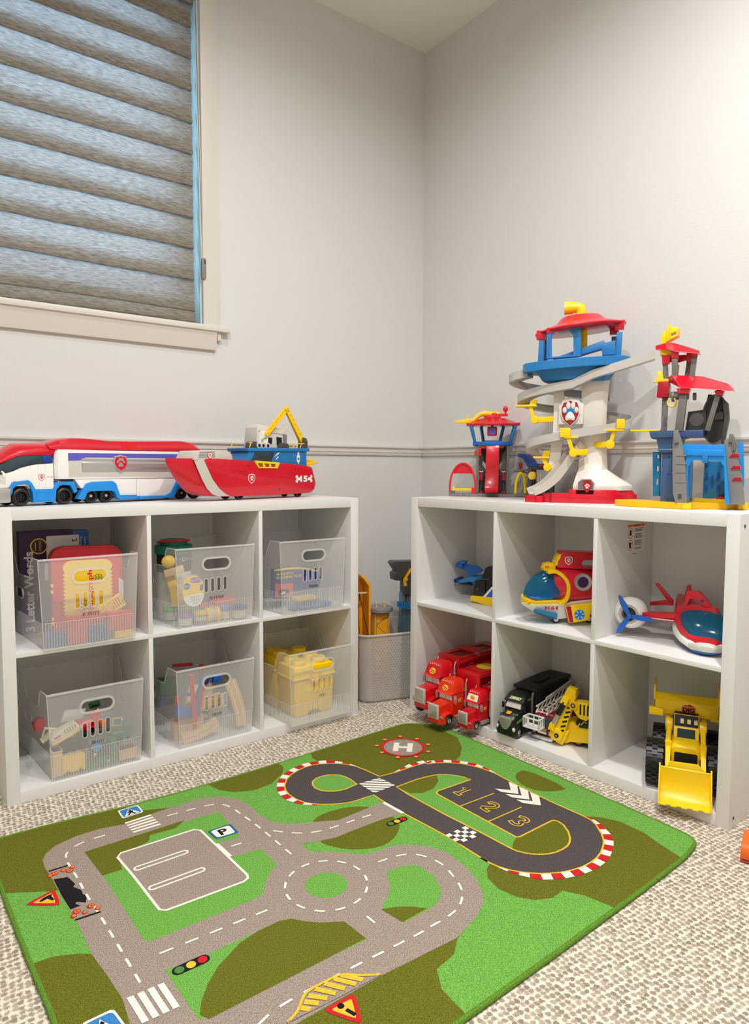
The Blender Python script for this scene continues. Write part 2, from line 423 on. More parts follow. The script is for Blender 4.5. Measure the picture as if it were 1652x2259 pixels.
# soft-fold roman blind hanging in the opening
bl = thing('window_blind', 'grey brown soft-fold fabric blind glowing with daylight in the window', 'window blind', 'W', -1.436, 0.02, 1.381)
prof = []
pitch = 106.5
zb = 45
folds = [zb - 0.0 + pitch * k for k in range(11)]
top = 1106
seq = []
for k in range(10, -1, -1):
    b0 = zb + pitch * (k - 1) if k else 3
    hi = min(b0 + pitch + 38, top) if k else zb + 38
    if b0 > top: continue
    seq += [(16, hi), (4, b0 + (hi - b0) * .72), (-4, b0 + (hi - b0) * .42), (-7, b0 + (hi - b0) * .18), (-6, b0 + 5), (-2, b0), (4, b0 + 1), (9, b0 + 16), (13, b0 + 40)]
seq = smooth(seq, 2, False)
xs = [(-395 + 790 * i / 24) for i in range(25)]
fb = MB('blind')
vs = []
for y, z in seq:
    for i, x in enumerate(xs):
        vs.append((x + (2.0 * math.sin(z / pitch * 6.28) if i == 24 else 0), y + 1.2 * math.sin(x * .013 + z * .01), z - 0.004 * x * 0 + 1.5 * math.sin(x * .009 + z * .02)))
k = len(xs)
fb.add(vs, [(r_ * k + c, r_ * k + c + 1, (r_ + 1) * k + c + 1, (r_ + 1) * k + c) for r_ in range(len(seq) - 1) for c in range(k - 1)])
fb.build('fabric', bl, recalc=False)
MB('grey').box(-400, 400, -8, 34, 1078, 1108).build('head_rail', bl, bevel=3)
c = MB('offwhite')
c.tube([(402, -14, 1085), (407, -24, 600), (413, -32, 205)], 1.6, 6).tube([(407, -22, 1085), (412, -28, 600), (419, -34, 205)], 1.6, 6)
c.build('cord', bl)
h = MB('grey'); h.prism(capsule(408, 424, 150, 224), -42, -32); h.mat('matteblack').face(capsule(417, 421, 202, 218, 4), -42.4)
h.build('cord_holder', bl, bevel=2)
# ---------------------------------------------------------------- the two cube shelves
def shelf(fr, label, depth, right):
    t = thing('cube_shelf', label, 'shelf', fr, 0, 0, 0, group='white six-cube shelves')
    D_ = depth; W_, H_, to, ti = WS * 1000, HT * 1000, TO * 1000, TI * 1000; zm = ZM * 1000; c = CELL * 1000
    for x in (0, W_ - to):
        MB('shelfwhite').box(x, x + to, 0, D_, 0, H_).build('side_panel', t, bevel=1)
    MB('shelfwhite').box(to, W_ - to, 0.6, D_, H_ - to, H_ - .4).build('top_panel', t, bevel=.8)
    MB('shelfwhite').box(to, W_ - to, 0.6, D_, 0.5, to).build('bottom_panel', t, bevel=.8)
    MB('shelfwhite').box(to, W_ - to, 1.5, D_ - 6, zm - ti / 2, zm + ti / 2).build('middle_shelf', t, bevel=.6)
    for k in (1, 2):
        x = to + k * c + (k - 1) * ti
        MB('shelfwhite').box(x, x + ti, 1.5, D_ - 6, to, zm - ti / 2).build('divider', t, bevel=.6)
        MB('shelfwhite').box(x, x + ti, 1.5, D_ - 6, zm + ti / 2, H_ - to).build('divider', t, bevel=.6)
    MB('shelfwhite').box(to, W_ - to, D_ - 6, D_, to, H_ - to).build('back_panel', t)
    if right:
        for z in (745, 24):
            s = MB('darkgrey').lathe([(4.4, 0), (4.4, .8), (3, .9), (2.6, .3), (1e-3, .3)], (W_, 26, z), 'x', 16)
            s.build('screw_cap', t)
        # tip-over warning sticker on the inside of the right-hand cube
        x = to + 2 * c + 2 * ti + .3
        s = MB('paper'); s.prism(rrect(162, 266, 634, 717, 2), x, x + .4, 'x'); u = x + .6
        s.mat('orange').face([(164, 708), (264, 708), (264, 715.5), (164, 715.5)], u, 'x')
        s.mat('red')
        for zc in (690, 654): s.frame(circ(181, zc, 15, 20, 15.5), 2.2, u, u, 'x')
        s.mat('ink').text('WARNING', (u + .2, 214, 711.8), 4.6, 'x')
        s.face([(176, 680), (188, 684), (186, 700), (176, 698)], u, 'x').face([(172, 662), (190, 662), (184, 652), (189, 645), (175, 646)], u, 'x')
        for i in range(16):
            z = 702 - i * 4.1
            if i in (3, 8, 13): continue
            s.face([(205, z), (260 - (i * 7) % 18, z), (260 - (i * 7) % 18, z + 1.7), (205, z + 1.7)], u, 'x')
        tag(s.build('warning_label', t), 'small white warning sticker with red rings')
        s2 = MB('ink').text('Page retain', (x + .4, 209, 627), 4.5, 'x'); s2.build('print', t)
    return t
shelf('L', 'white six-cube shelf under the window holding clear bins', 360, False)
shelf('R', 'white six-cube shelf on the right wall holding loose toy vehicles', 328, True)
RUG = {
 'edge': [(623,490),(664,-9),(670,-436),(630,-461),(552,-483),(-60,-510),(-164,-511),(-667,-145),(-676,49),(-682,310),(-654,509),(-305,468),(45,480),(542,508)],
 'olive': [[(-694,523),(-654,514),(-530,510),(-383,511),(-370,476),(-335,443),(-274,416),(-292,398),(-274,336),(-306,313),(-365,318),(-379,292),(-451,275),(-462,213),(-501,217),(-539,195),(-599,224),(-685,290),(-707,309)],[(-664,30),(-630,15),(-577,-22),(-571,-231),(-673,-156)],[(-268,-137),(-207,-184),(-273,-337),(-480,-260)],[(-1,-362),(-25,-374),(-59,-400),(-108,-409),(-132,-448),(-252,-455),(-335,-457),(-429,-406),(-381,-364),(-179,-343)],[(-60,58),(-28,142),(9,161),(59,160),(106,145),(135,117),(154,64),(148,13),(119,-19),(83,-39),(42,-45),(-4,-24),(-39,11)],[(-147,528),(-153,489),(-140,435),(-111,398),(-61,377),(-9,384),(47,421),(70,456),(70,497),(44,526)],[(191,513),(171,459),(172,412),(219,345),(242,220),(372,221),(454,199),(503,192),(541,209),(589,252),(632,318),(628,469),(623,495),(606,508)],[(629,29),(591,30),(562,9),(544,-32),(553,-81),(597,-113),(633,-118)],[(537,-233),(570,-263),(591,-305),(592,-369),(575,-425),(559,-455),(293,-458),(273,-433),(250,-397),(215,-401),(180,-384),(158,-355),(148,-315),(157,-275),(180,-250),(208,-237)]],
 'road': [[(-576,-225),(-569,-154),(-574,-87),(-582,-17),(-582,80),(-588,194),(-590,267),(-594,325),(-591,359),(-580,381),(-556,402),(-506,418),(-453,418),(-400,405),(-309,417),(-211,419),(-188,415),(-162,402),(-138,383),(-123,359),(-111,316),(-112,252),(-104,205),(-87,179),(-66,161),(-9,135),(32,112),(177,121),(182,44),(115,51),(36,51),(-14,49),(-55,59),(-96,74),(-97,34),(-59,7),(-28,-23),(-4,-48),(27,-53),(69,-57),(101,-74),(132,-103),(152,-149),(155,-196),(151,-169),(148,-219),(134,-266),(113,-304),(88,-329),(51,-350),(15,-360),(-25,-372),(-197,-364),(-367,-366),(-445,-381),(-602,-329),(-625,-218)]],
 'isl': [[(-509,335),(-360,333),(-189,325),(-197,183),(-261,195),(-253,119),(-181,111),(-182,34),(-212,14),(-233,-11),(-249,-37),(-274,-46),(-491,-44),(-495,-25),(-500,221)],[(-490,-132),(-420,-139),(-353,-137),(-291,-136),(-248,-139),(-236,-161),(-202,-190),(-168,-212),(-165,-276),(-485,-267),(-488,-207)],[(-6,-132),(30,-132),(55,-141),(68,-155),(68,-203),(47,-249),(17,-274),(-15,-279),(-78,-280),(-83,-217),(-57,-203),(-29,-176)]],
 'olive2': [[(-509,335),(-274,336),(-306,313),(-365,318),(-379,292),(-451,275),(-461,216),(-501,218)],[(-480,-260),(-467,-235),(-444,-206),(-412,-177),(-356,-146),(-313,-136),(-267,-135),(-245,-143),(-234,-159),(-208,-185),(-168,-210),(-162,-273),(-471,-276)],[(-89,-223),(-60,-235),(-34,-253),(-14,-275),(-79,-278)]],
 'park': [(-455,269),(-444,282),(-273,280),(-261,268),(-251,38),(-255,26),(-268,20),(-432,25),(-442,35),(-448,172)],
 'bars': [[(-439,200),(-320,196)],[(-436,113),(-316,109)]],
 'stops': [[(-255,189),(-251,123)],[(177,116),(183,43)]],
 'dash': [[(-534,-143),(-541,100),(-546,160),(-546,245),(-551,326),(-542,360),(-508,379),(-467,381),(-411,378)],[(-309,382),(-211,375),(-172,364),(-154,333),(-149,279),(-141,206),(-136,49)],[(-127,169),(-99,136),(-66,106),(-18,90),(94,87),(146,79)],[(-240,160),(-167,155)],[(-492,-86),(-258,-93)],[(-5,-90),(52,-95),(88,-111),(108,-147),(113,-187),(109,-203),(95,-249),(83,-275),(58,-300),(27,-315),(-13,-320),(-60,-320),(-54,-323),(-230,-319),(-371,-318),(-423,-336)],[(-125,-216),(-122,-277)]],
 'round': [(-133,-92),(-169,-65),(-96,-118),(-109,-55),(-155,-127),(-205,-42),(-62,-147),(-85,-21),(-175,-161)],
 'cross': [[(-398,411),(-333,414),(-329,343),(-394,345)],[(-565,-156),(-498,-159),(-495,-225),(-561,-223)]],
 'signs': [[(-393,479),(-344,479),(-344,436),(-394,434)],[(-635,-168),(-588,-167),(-580,-229),(-631,-228)],[(-249,252),(-192,252),(-193,205),(-246,209)]],
 'tri': [[(-653,207),(-594,227),(-596,165)],[(-317,-369),(-256,-369),(-282,-428)]],
 'lights': [[(-471,-146),(-427,-149)],[(126,21),(166,19)]],
 'work': [(-588,265),(-562,256),(-555,221),(-561,213),(-550,192),(-551,176),(-546,164),(-553,144),(-567,157),(-571,152),(-564,140),(-583,139),(-587,200)],
 'barr': [[(-592,283),(-582,286),(-565,288),(-554,278),(-546,289)],[(-583,114),(-575,125),(-563,113),(-548,126),(-539,111)]],
 'barl': [[(-590,302),(-547,301)],[(-583,100),(-537,97)]],
 'hatch': [(-375,-356),(-351,-348),(-328,-325),(-313,-319),(-280,-319),(-249,-320),(-222,-346),(-194,-362)],
 'hbar': [[(-251,-323),(-227,-354)],[(-266,-322),(-242,-355)],[(-284,-322),(-263,-352)],[(-303,-323),(-281,-352)],[(-320,-329),(-298,-352)],[(-332,-336),(-315,-353)],[(-343,-344),(-332,-356)]],
 'track': [(259,242),(250,304),(242,335),(229,360),(213,380),(193,396),(170,409),(148,417),(120,418),(93,412),(64,400),(38,381),(15,352),(4,327),(-1,298),(2,264),(11,239),(23,221),(40,204),(60,190),(81,178),(104,169),(126,166),(151,166),(180,165),(181,73),(192,-33),(198,-94),(199,-160),(200,-233),(199,-213),(201,-239),(206,-261),(216,-283),(229,-302),(245,-319),(262,-334),(283,-347),(305,-358),(332,-366),(355,-370),(379,-371),(408,-368),(436,-360),(467,-345),(487,-331),(504,-314),(529,-281),(539,-259),(540,-236),(534,-145),(532,-23),(536,21),(537,63),(534,89),(529,112),(519,139),(506,164),(488,184),(468,202),(445,215),(418,226),(428,231),(385,237),(309,236)],
 'hole1': [(181,241),(182,275),(179,301),(171,318),(160,328),(145,337),(126,340),(106,337),(89,326),(80,310),(75,291),(81,268),(92,255),(105,245),(121,239),(139,236)],
 'hole2': [(258,165),(331,166),(367,162),(400,154),(422,138),(438,118),(449,98),(455,76),(333,80),(324,74),(321,65),(329,-198),(332,-204),(339,-206),(455,-203),(463,-205),(468,-215),(464,-234),(449,-259),(429,-280),(413,-291),(396,-298),(376,-300),(355,-299),(336,-294),(321,-286),(305,-273),(295,-261),(285,-242),(282,-224),(276,-137),(264,-22),(257,113)],
 'olive3': [[(259,162),(266,115),(293,96),(333,97),(375,123),(394,153),(336,166)],[(330,-203),(306,-213),(284,-230),(285,-242),(295,-261),(305,-273),(321,-286),(336,-294),(355,-299),(376,-300),(396,-298),(413,-291),(429,-280),(449,-259),(464,-234),(468,-215),(463,-205),(455,-203),(339,-206)]],
 'pit': [[(327,-16),(447,-19)],[(326,-113),(449,-113)]],
 'nums': [[(387,37),(363,33),(415,42)],[(384,-63),(355,-72),(415,-49)],[(390,-158),(365,-156),(420,-164)]],
 'xing': [(253,235),(260,173),(187,171),(185,239)],
 'check': [(199,-97),(266,-96),(267,-147),(199,-144)],
 'chev': [[(467,-6),(465,-27),(489,-61),(531,-25),(526,2),(524,-11),(496,-34)],[(467,-45),(465,-64),(489,-97),(530,-64),(525,-37),(522,-49),(496,-72)],[(467,-81),(465,-100),(488,-133),(528,-101),(524,-75),(521,-87),(495,-108)]],
 'pad': [(438,358),(383,397),(492,318),(481,411),(397,307)],
 'hh': [(440,360),(420,378),(460,345)],
 'dots': [(484,429),(515,382),(515,327),(479,286),(425,280),(378,309),(361,365),(379,415),(428,438)],
}
# ---------------------------------------------------------------- printed play rug
class Print:
    """flat printed layers on the rug: each layer of print sits a hair above the last"""
    def __init__(s): s.mb = MB('p_green'); s.h = 9.0
    def up(s): s.h += 0.12
    def poly(s, p, m): s.h += .006; s.mb.mat(m); s.mb.face(p, s.h, 'z')
    def line(s, p, wd, m, closed=False): s.h += .006; s.mb.mat(m); s.mb.frame(p, wd, s.h, s.h, 'z', closed)
def plen(p):
    return [0] + [sum(math.dist(p[j], p[j + 1]) for j in range(i + 1)) for i in range(len(p) - 1)]
def along(p, d):
    for i in range(len(p) - 1):
        l = math.dist(p[i], p[i + 1])
        if d <= l or i == len(p) - 2:
            t = d / l if l else 0; return (p[i][0] + (p[i + 1][0] - p[i][0]) * t, p[i][1] + (p[i + 1][1] - p[i][1]) * t)
        d -= l
def dashes(p, on, off, start=8):
    L_ = plen(p)[-1]; d = start; out = []
    while d + on < L_ + 5:
        out.append([along(p, d), along(p, d + on / 2), along(p, min(d + on, L_))]); d += on + off
    return out
def offset_loop(p, r):
    n = len(p); s = 1 if area2(p) > 0 else -1; out = []
    for i in range(n):
        a, b = p[i - 1], p[(i + 1) % n]; dx, dy = b[0] - a[0], b[1] - a[1]; l = math.hypot(dx, dy) or 1
        out.append((p[i][0] + s * dy / l * r, p[i][1] - s * dx / l * r))
    return out
def clip(poly, a, b, c):
    """keep the part of poly where a*x+b*y <= c"""
    out = []
    for i in range(len(poly)):
        p, q = poly[i], poly[(i + 1) % len(poly)]; fp = a * p[0] + b * p[1] - c; fq = a * q[0] + b * q[1] - c
        if fp <= 0: out.append(p)
        if fp * fq < 0:
            t = fp / (fp - fq); out.append((p[0] + (q[0] - p[0]) * t, p[1] + (q[1] - p[1]) * t))
    return out
def quad(q, u, v):
    return tuple((q[0][k] * (1 - u) + q[1][k] * u) * (1 - v) + (q[3][k] * (1 - u) + q[2][k] * u) * v for k in (0, 1))
def qp(q, pts): return [quad(q, u, v) for u, v in pts]

rug = Print()
edge = [(-682, 505), (-660, 515), (-530, 511), (-305, 484), (45, 486), (540, 512), (566, 510), (590, 496), (640, 452), (655, 380), (660, 200), (667, -9), (671, -420), (666, -446), (654, -462), (632, -470), (552, -484), (-60, -511), (-640, -524), (-662, -518), (-668, -500), (-667, -145), (-675, 49), (-681, 310)]
rug.mb.prism(edge, 0.5, 9.0, 'z')
def interp(pts, t):
    for (a, va), (b, vb) in zip(pts, pts[1:]):
        if a <= t <= b: return va + (vb - va) * (t - a) / (b - a)
    return pts[0][1] if t < pts[0][0] else pts[-1][1]
TOP_ = [(-682, 509), (-660, 514), (-530, 510), (-305, 483), (45, 485), (540, 511), (566, 509), (590, 495), (640, 451), (655, 400)]
RIGHT_ = [(-470, 640), (-462, 654), (-446, 665), (-420, 670), (-9, 666), (200, 659), (380, 654), (452, 639), (496, 589)]
BOT_ = [(-668, -510), (-640, -523), (-60, -510), (552, -483), (632, -469), (654, -461)]
LEFT_ = [(-518, -661), (-500, -667), (-145, -666), (49, -674), (310, -680), (505, -681)]
def clip_edge(p):
    out = []
    for i in range(len(p)):
        a, b = p[i], p[(i + 1) % len(p)]; k = max(1, int(math.dist(a, b) / 12))
        out += [(a[0] + (b[0] - a[0]) * j / k, a[1] + (b[1] - a[1]) * j / k) for j in range(k)]
    res = []
    for x, y in out:
        x = max(interp(LEFT_, y), min(x, interp(RIGHT_, y))); y = max(interp(BOT_, x), min(y, interp(TOP_, x)))
        if not res or math.dist(res[-1], (x, y)) > .5: res.append((x, y))
    return res
rug.up()
RUG['olive'][0] = [(-720, 640), (-360, 640), (-372, 500)] + RUG['olive'][0][4:17] + [(-720, 300)]
RUG['olive'][1] = [(-720, 12), (-690, 24), (-640, 20), (-606, 4), (-560, -30), (-540, -300), (-600, -600), (-720, -600)]
RUG['olive'][3] = RUG['olive'][3][:5] + [(-140, -560), (-440, -560), (-440, -420), (-380, -360), (-179, -340)]
RUG['olive'][8] = [(q[0] + (60 if q[0] > 600 else 0), q[1] - (50 if q[1] < -440 else 0)) for q in RUG['olive'][8]]
RUG['olive'][5] = RUG['olive'][5] + [(120, 560), (-40, 560)]
RUG['olive'][6] = RUG['olive'][6] + [(700, 700), (200, 700)]
for i, p in enumerate(RUG['olive']):
    rug.poly(clip_edge(p if i in (0, 1, 3, 5, 6, 8) else smooth(p, 1)), 'p_olive')
rug.up()
rug.poly(clip_edge(RUG['road'][0]), 'p_road')
rug.up()
for p in RUG['isl']: rug.poly(p, 'p_green')
rc = RUG['round'][0]; r0 = sum(math.dist(rc, q) for q in RUG['round'][1:5]) / 4; r1 = sum(math.dist(rc, q) for q in RUG['round'][5:]) / 4
rug.poly(circ(rc[0], rc[1], r0, 40), 'p_green')
rug.up()
for p in RUG['olive2']: rug.poly(p, 'p_olive')
rug.up()
rug.poly(RUG['park'], 'p_road')
rug.up()
rug.line(RUG['park'], 5.5, 'p_white', True)
for a, b in RUG['bars']:
    rug.line(capsule(a[0], b[0], a[1] - 7, a[1] + 7), 4.5, 'p_white', True)
for a, b in RUG['stops']: rug.line([a, b], 10, 'p_white')
for i, p in enumerate(RUG['dash']):
    if len(p) > 2: p = smooth(p, 2, False)
    for d in dashes(p, 25, 22): rug.line(d, 4.6, 'p_white')
ring = circ(rc[0], rc[1], r1, 72)
for k in range(13):
    a0 = k * 360 / 13; rug.line(arc(rc[0], rc[1], r1, a0, a0 + 14, 4), 4.8, 'p_white')
q = RUG['cross'][0]
for k in range(5): rug.poly(qp(q, [(0, (k + .08) / 5), (1, (k + .08) / 5), (1, (k + .68) / 5), (0, (k + .68) / 5)]), 'p_white')
q = RUG['cross'][1]
for k in range(4): rug.poly(qp(q, [((k + .1) / 4, 0), ((k + .75) / 4, 0), ((k + .75) / 4, 1), ((k + .1) / 4, 1)]), 'p_white')
# signs
def rq(q, m): return qp(q, rrect(m, 1 - m, m, 1 - m, .13, 3))
for q in RUG['signs'][:2]:
    rug.h = 9.9; rug.poly(rq(q, -.03), 'p_white'); rug.up(); rug.poly(rq(q, .05), 'p_blue'); rug.up()
    rug.poly(qp(q, [(.12, .9), (.5, .12), (.88, .9)]), 'p_white'); rug.up()
    for p in ([(.5, .2), (.58, .3), (.5, .4), (.42, .3)], [(.42, .4), (.56, .38), (.64, .55), (.58, .62), (.7, .88), (.6, .88), (.5, .66), (.36, .88), (.26, .86), (.42, .6)], [(.42, .42), (.3, .6), (.36, .62), (.48, .5)]):
        rug.poly(qp(q, p), 'p_black')
q = RUG['signs'][2]; rug.h = 9.9
rug.poly(rq(q, -.03), 'p_bluedark'); rug.up(); rug.poly(rq(q, .08), 'p_white'); rug.up()
cxy = quad(q, .5, .5); rug.mb.mat('p_black'); rug.mb.text('P', (cxy[0], cxy[1], rug.h), 27, 'z', w=21, offset=.35)
for i, tr in enumerate(RUG['tri']):
    c0 = tuple(sum(v[k] for v in tr) / 3 for k in (0, 1)); sc_ = lambda f: [(c0[0] + (x - c0[0]) * f, c0[1] + (y - c0[1]) * f) for x, y in tr]
    rtri = lambda f, m: smooth([tuple(q[k] + (r_[k] - q[k]) * u for k in (0, 1)) for q, r_ in zip(sc_(f), sc_(f)[1:] + sc_(f)[:1]) for u in (m, 1 - m)], 2)
    rug.h = 9.9; rug.poly(rtri(1.06, .1), 'p_red'); rug.up(); rug.poly(rtri(.68, .08), 'p_yellow'); rug.up()
    if i:
        rug.poly(circ(c0[0] - 4, c0[1] + 10, 6), 'p_black')
        rug.line([(c0[0] - 1, c0[1] - 1), (c0[0] + 5, c0[1] - 19)], 7, 'p_black')
    else:
        X, Y = c0
        rug.poly([(X - 4, Y + 10), (X - 14, Y + 3), (X - 10, Y - 2), (X + 2, Y + 2), (X + 8, Y - 10), (X + 13, Y - 9), (X + 10, Y + 6), (X + 14, Y + 14), (X + 8, Y + 13)], 'p_black')
for a, b in RUG['lights']:
    w_ = b[0] - a[0]; k = w_ / 44
    rug.h = 9.9; rug.poly(capsule(a[0] - 12 * k, b[0] + 12 * k, a[1] - 11 * k, a[1] + 11 * k), 'p_black'); rug.up()
    for f, m in ((0.02, 'p_lampgreen'), (.5, 'p_yellow'), (.98, 'p_red')): rug.poly(circ(a[0] + w_ * f, a[1], 8.5 * k), m)
rug.h = 9.8
rug.poly(RUG['work'], 'p_black')
for p in RUG['barl']: rug.line(p, 5, 'p_black')
rug.up()
for i, p in enumerate(RUG['barr']):
    for k, (x, y) in enumerate(p):
        rug.poly(circ(x, y, 8 if k in (1, 3) else 6, 9), 'p_red')
    rug.up()
    for k, (x, y) in enumerate(p): rug.line(circ(x + 1, y, 4 if k in (1, 3) else 2.5, 8), 1.6, 'p_yellow', True)
rug.h = 10.5
for a, b in RUG['hbar']: rug.line([a, b], 10, 'p_yellow')
rug.line(smooth(RUG['hatch'], 2, False), 5, 'p_yellow')
rug.line([RUG['hatch'][0], (-290, -360), RUG['hatch'][-1]], 3, 'p_road')
# race track
rug.h = 9.3
rug.poly(RUG['track'], 'p_asphalt'); rug.up()
rug.poly(RUG['hole1'], 'p_green'); rug.poly(RUG['hole2'], 'p_green'); rug.up()
for p in RUG['olive3']: rug.poly(p, 'p_olive')
rug.up()
for k in ('track', 'hole1', 'hole2'): rug.line(RUG[k], 4.5, 'p_yellow', True)
for p in RUG['pit']: rug.line(p, 3.5, 'p_yellow')
def kerb(i0, i1, wd):
    tr = RUG['track']; n = len(tr); pts = [tr[i % n] for i in range(i0, i1 + 1)]
    total = plen(pts)[-1]; k = max(4, int(total / 22)); s = 1 if area2(tr) > 0 else -1
    for j in range(k):
        a, b = along(pts, total * j / k), along(pts, total * (j + 1) / k)
        dx, dy = b[0] - a[0], b[1] - a[1]; l = math.hypot(dx, dy) or 1; nx, ny = s * dy / l, -s * dx / l
        wa = wd * min(1, 5 * j / k, 5 * (k - j) / k) + 1; wb = wd * min(1, 5 * (j + 1) / k, 5 * (k - j - 1) / k) + 1
        rug.poly([(a[0] + nx * 2, a[1] + ny * 2), (b[0] + nx * 2, b[1] + ny * 2), (b[0] + nx * (2 + wb), b[1] + ny * (2 + wb)), (a[0] + nx * (2 + wa), a[1] + ny * (2 + wa))], 'p_red' if j % 2 else 'p_white')
def near(x, y): return min(range(len(RUG['track'])), key=lambda i: math.dist(RUG['track'][i], (x, y)))
kerb(near(242, 335), near(40, 204), 19)
kerb(near(206, -261), near(540, -230), 19)
kerb(near(520, 60), near(345, 260) if near(345, 260) > near(520, 60) else len(RUG['track']) - 3, 15)
# start grid, stripes, arrows, numbers, landing pad
q = RUG['check']; rug.up()
rug.poly(q, 'p_asphalt'); rug.up()
for i in range(5):
    for j_ in range(4):
        if (i + j_) % 2 == 0: rug.poly(qp(q, [(i / 5, j_ / 4), ((i + 1) / 5, j_ / 4), ((i + 1) / 5, (j_ + 1) / 4), (i / 5, (j_ + 1) / 4)]), 'p_white')
q = RUG['xing']; rug.poly(q, 'p_asphalt'); rug.up()
A_, B_ = q[3], q[1]; dx, dy = B_[0] - A_[0], B_[1] - A_[1]; l = math.hypot(dx, dy); nx, ny = -dy / l, dx / l
c0 = nx * A_[0] + ny * A_[1]
for k in range(-3, 4):
    o = c0 + k * 13.5
    p = clip(clip(list(q), nx, ny, o + 4.6), -nx, -ny, -(o - 4.6))
    if len(p) > 2: rug.poly(p, 'p_white')
for k in range(3):
    o = -38 * k
    rug.poly([(467, -3 + o), (467, -26 + o), (495, -62 + o), (530, -27 + o), (528, 3 + o), (496, -34 + o)], 'p_white')
DIG = {'1': [[(-11, 13), (0, 22), (0, -22)], [(-9, -22), (9, -22)]], '2': [[(-13, 12), (-10, 19), (0, 23), (11, 19), (13, 9), (6, -2), (-14, -22), (15, -22)]],
       '3': [[(-13, 18), (0, 23), (12, 18), (12, 7), (0, 1), (12, -5), (13, -16), (1, -23), (-13, -18)]]}
for wd, m in ((13, 'p_yellow'), (6.5, 'p_asphalt')):
    for s_, (c_, _, _) in zip('123', RUG['nums']):
        for p in DIG[s_]:
            p = smooth(p, 1, False) if s_ != '1' else p
            e0, e1 = p[0], p[-1]; k = (wd - 6) * .5
            d0 = math.dist(p[0], p[1]); d1 = math.dist(p[-1], p[-2])
            p = [(e0[0] - (p[1][0] - e0[0]) / d0 * k, e0[1] - (p[1][1] - e0[1]) / d0 * k)] + p[1:-1] + [(e1[0] + (e1[0] - p[-2][0]) / d1 * k, e1[1] + (e1[1] - p[-2][1]) / d1 * k)]
            rug.line([(c_[0] + y, c_[1] - x) for x, y in p], wd, m)
    rug.up()
pc = RUG['pad'][0]
rug.poly(circ(pc[0], pc[1], 69, 40), 'p_red'); rug.up(); rug.poly(circ(pc[0], pc[1], 60, 40), 'p_road'); rug.up()
ux, uy = 0.73, -0.68
def hq(a, b): return (pc[0] + a * ux + b * -uy, pc[1] + a * uy + b * ux)
for p in ([(-30, -33), (-13, -33), (-13, 33), (-30, 33)], [(13, -33), (30, -33), (30, 33), (13, 33)], [(-13, -7), (13, -7), (13, 7), (-13, 7)]):
    rug.poly([hq(a, b) for a, b in p], 'p_white')
for x, y in RUG['dots']: rug.poly(circ(x, y, 8.5, 12), 'p_red'); 
rug.up()
for x, y in RUG['dots']: rug.poly(circ(x, y, 6.5, 12), 'p_orange')
rg = rug.mb.build('play_rug', None, recalc=False)
rg.location = (-1.115, -1.07, 0)
tag(rg, 'green play rug printed with grey roads and a race track on the carpet', 'rug')
e = MB('p_edge')
e.tube([(x, y, 5.5) for x, y in smooth(edge, 1)], 5.0, 8, True)
e.build('bound_edge', rg)
# ---------------------------------------------------------------- toys on top of the left shelf
def wheel(mb_t, mb_h, x, y, z, r, w, hub='silver', hr=.62):
    """a tyre and its hub lying on an axle along y; y is the near face"""
    k = r
    mb_t.lathe([(k * hr, y + 1), (k * .82, y), (k * .95, y + w * .08), (k, y + w * .25), (k, y + w * .75), (k * .95, y + w * .92), (k * hr, y + w)], (x, 0, z), 'y', 28)
    mb_h.lathe([(1e-3, y + w * .28), (k * .16, y + w * .25), (k * .2, y + w * .34), (k * .5, y + w * .4), (k * hr, y + w * .18), (k * hr, y + w * .8), (1e-3, y + w * .8)], (x, 0, z), 'y', 24)
def add_wheel(parent, x, y, z, r, w, tyre='tyre', hub='silver', cap=None, spokes=0, name='wheel'):
    a = MB(tyre); b = MB(hub); wheel(a, b, x, y, z, r, w)
    if spokes:
        for i in range(spokes):
            t = R(360 * i / spokes); c = (x + r * .38 * math.cos(t), z + r * .38 * math.sin(t))
            b.cyl((c[0], y + w * .22, c[1]), (c[0], y + w * .5, c[1]), r * .09, 8)
    o = a.build(name, parent); b.build('hub', o)
    if cap: MB(cap).cyl((x, y + w * .1, z), (x, y + w * .4, z), r * .2, 14).build('hub_cap', o, bevel=.6)
    return o
def shield(mb, c, k, h, ring, fill, paw, d=.35, kz=None):
    mb.mat(ring).decal([SHIELD], c, k, h, kz=kz); mb.mat(fill).decal([SHIELD], c, k * .84, h - d, kz=(kz or k) * .84); mb.mat(paw).decal(PAW, (c[0], c[1] - 1 * k), k * .78, h - 2 * d, kz=(kz or k) * .78)

t = thing('toy_transporter_truck', 'long toy transporter truck with red roof, white body and blue wheel arches on left shelf', 'toy truck', 'L', .0704, .085, HT, 16)
DW = 100
# cab
b = MB('white')
b.prism([(-120, 46), (-95, 66), (-54, 83), (-17, 93), (2, 102), (40, 111), (88, 115), (89, 44), (38, 44), (25, 66), (-20, 66), (-33, 50)], -.2, 6)
b.prism([(-128, 12), (-134, 40), (-120, 62), (-54, 84), (-17, 94), (2, 103), (40, 112), (89, 116), (89, 12), (34, 12), (30, 40), (18, 54), (-16, 54), (-26, 40), (-28, 12)], 4, DW - 4)
b.mat('red').decal([SHIELD], (55, 77), .19, -.3); b.mat('white').decal([SHIELD], (55, 77), .16, -.5); b.mat('red').decal(PAW, (55, 77), .13, -.7)
b.text('9C002B', (79, -.3, 77.5), 3.6, w=17)
b.mat('warmgrey').face([(47.3, 44), (47.8, 44), (46.3, 112), (45.8, 112)], -.3).face([(67.3, 44), (67.8, 44), (66.8, 113), (66.3, 113)], -.3)
b.build('cab_body', t, bevel=1.2)
g = MB('screen'); g.prism([(-110, 66), (-54, 86), (-26, 93), (2, 104), (28, 111), (62, 114), (58, 137), (-7, 135), (-37, 119), (-64, 105)], 2, DW - 2); g.build('cab_window', t, bevel=1)
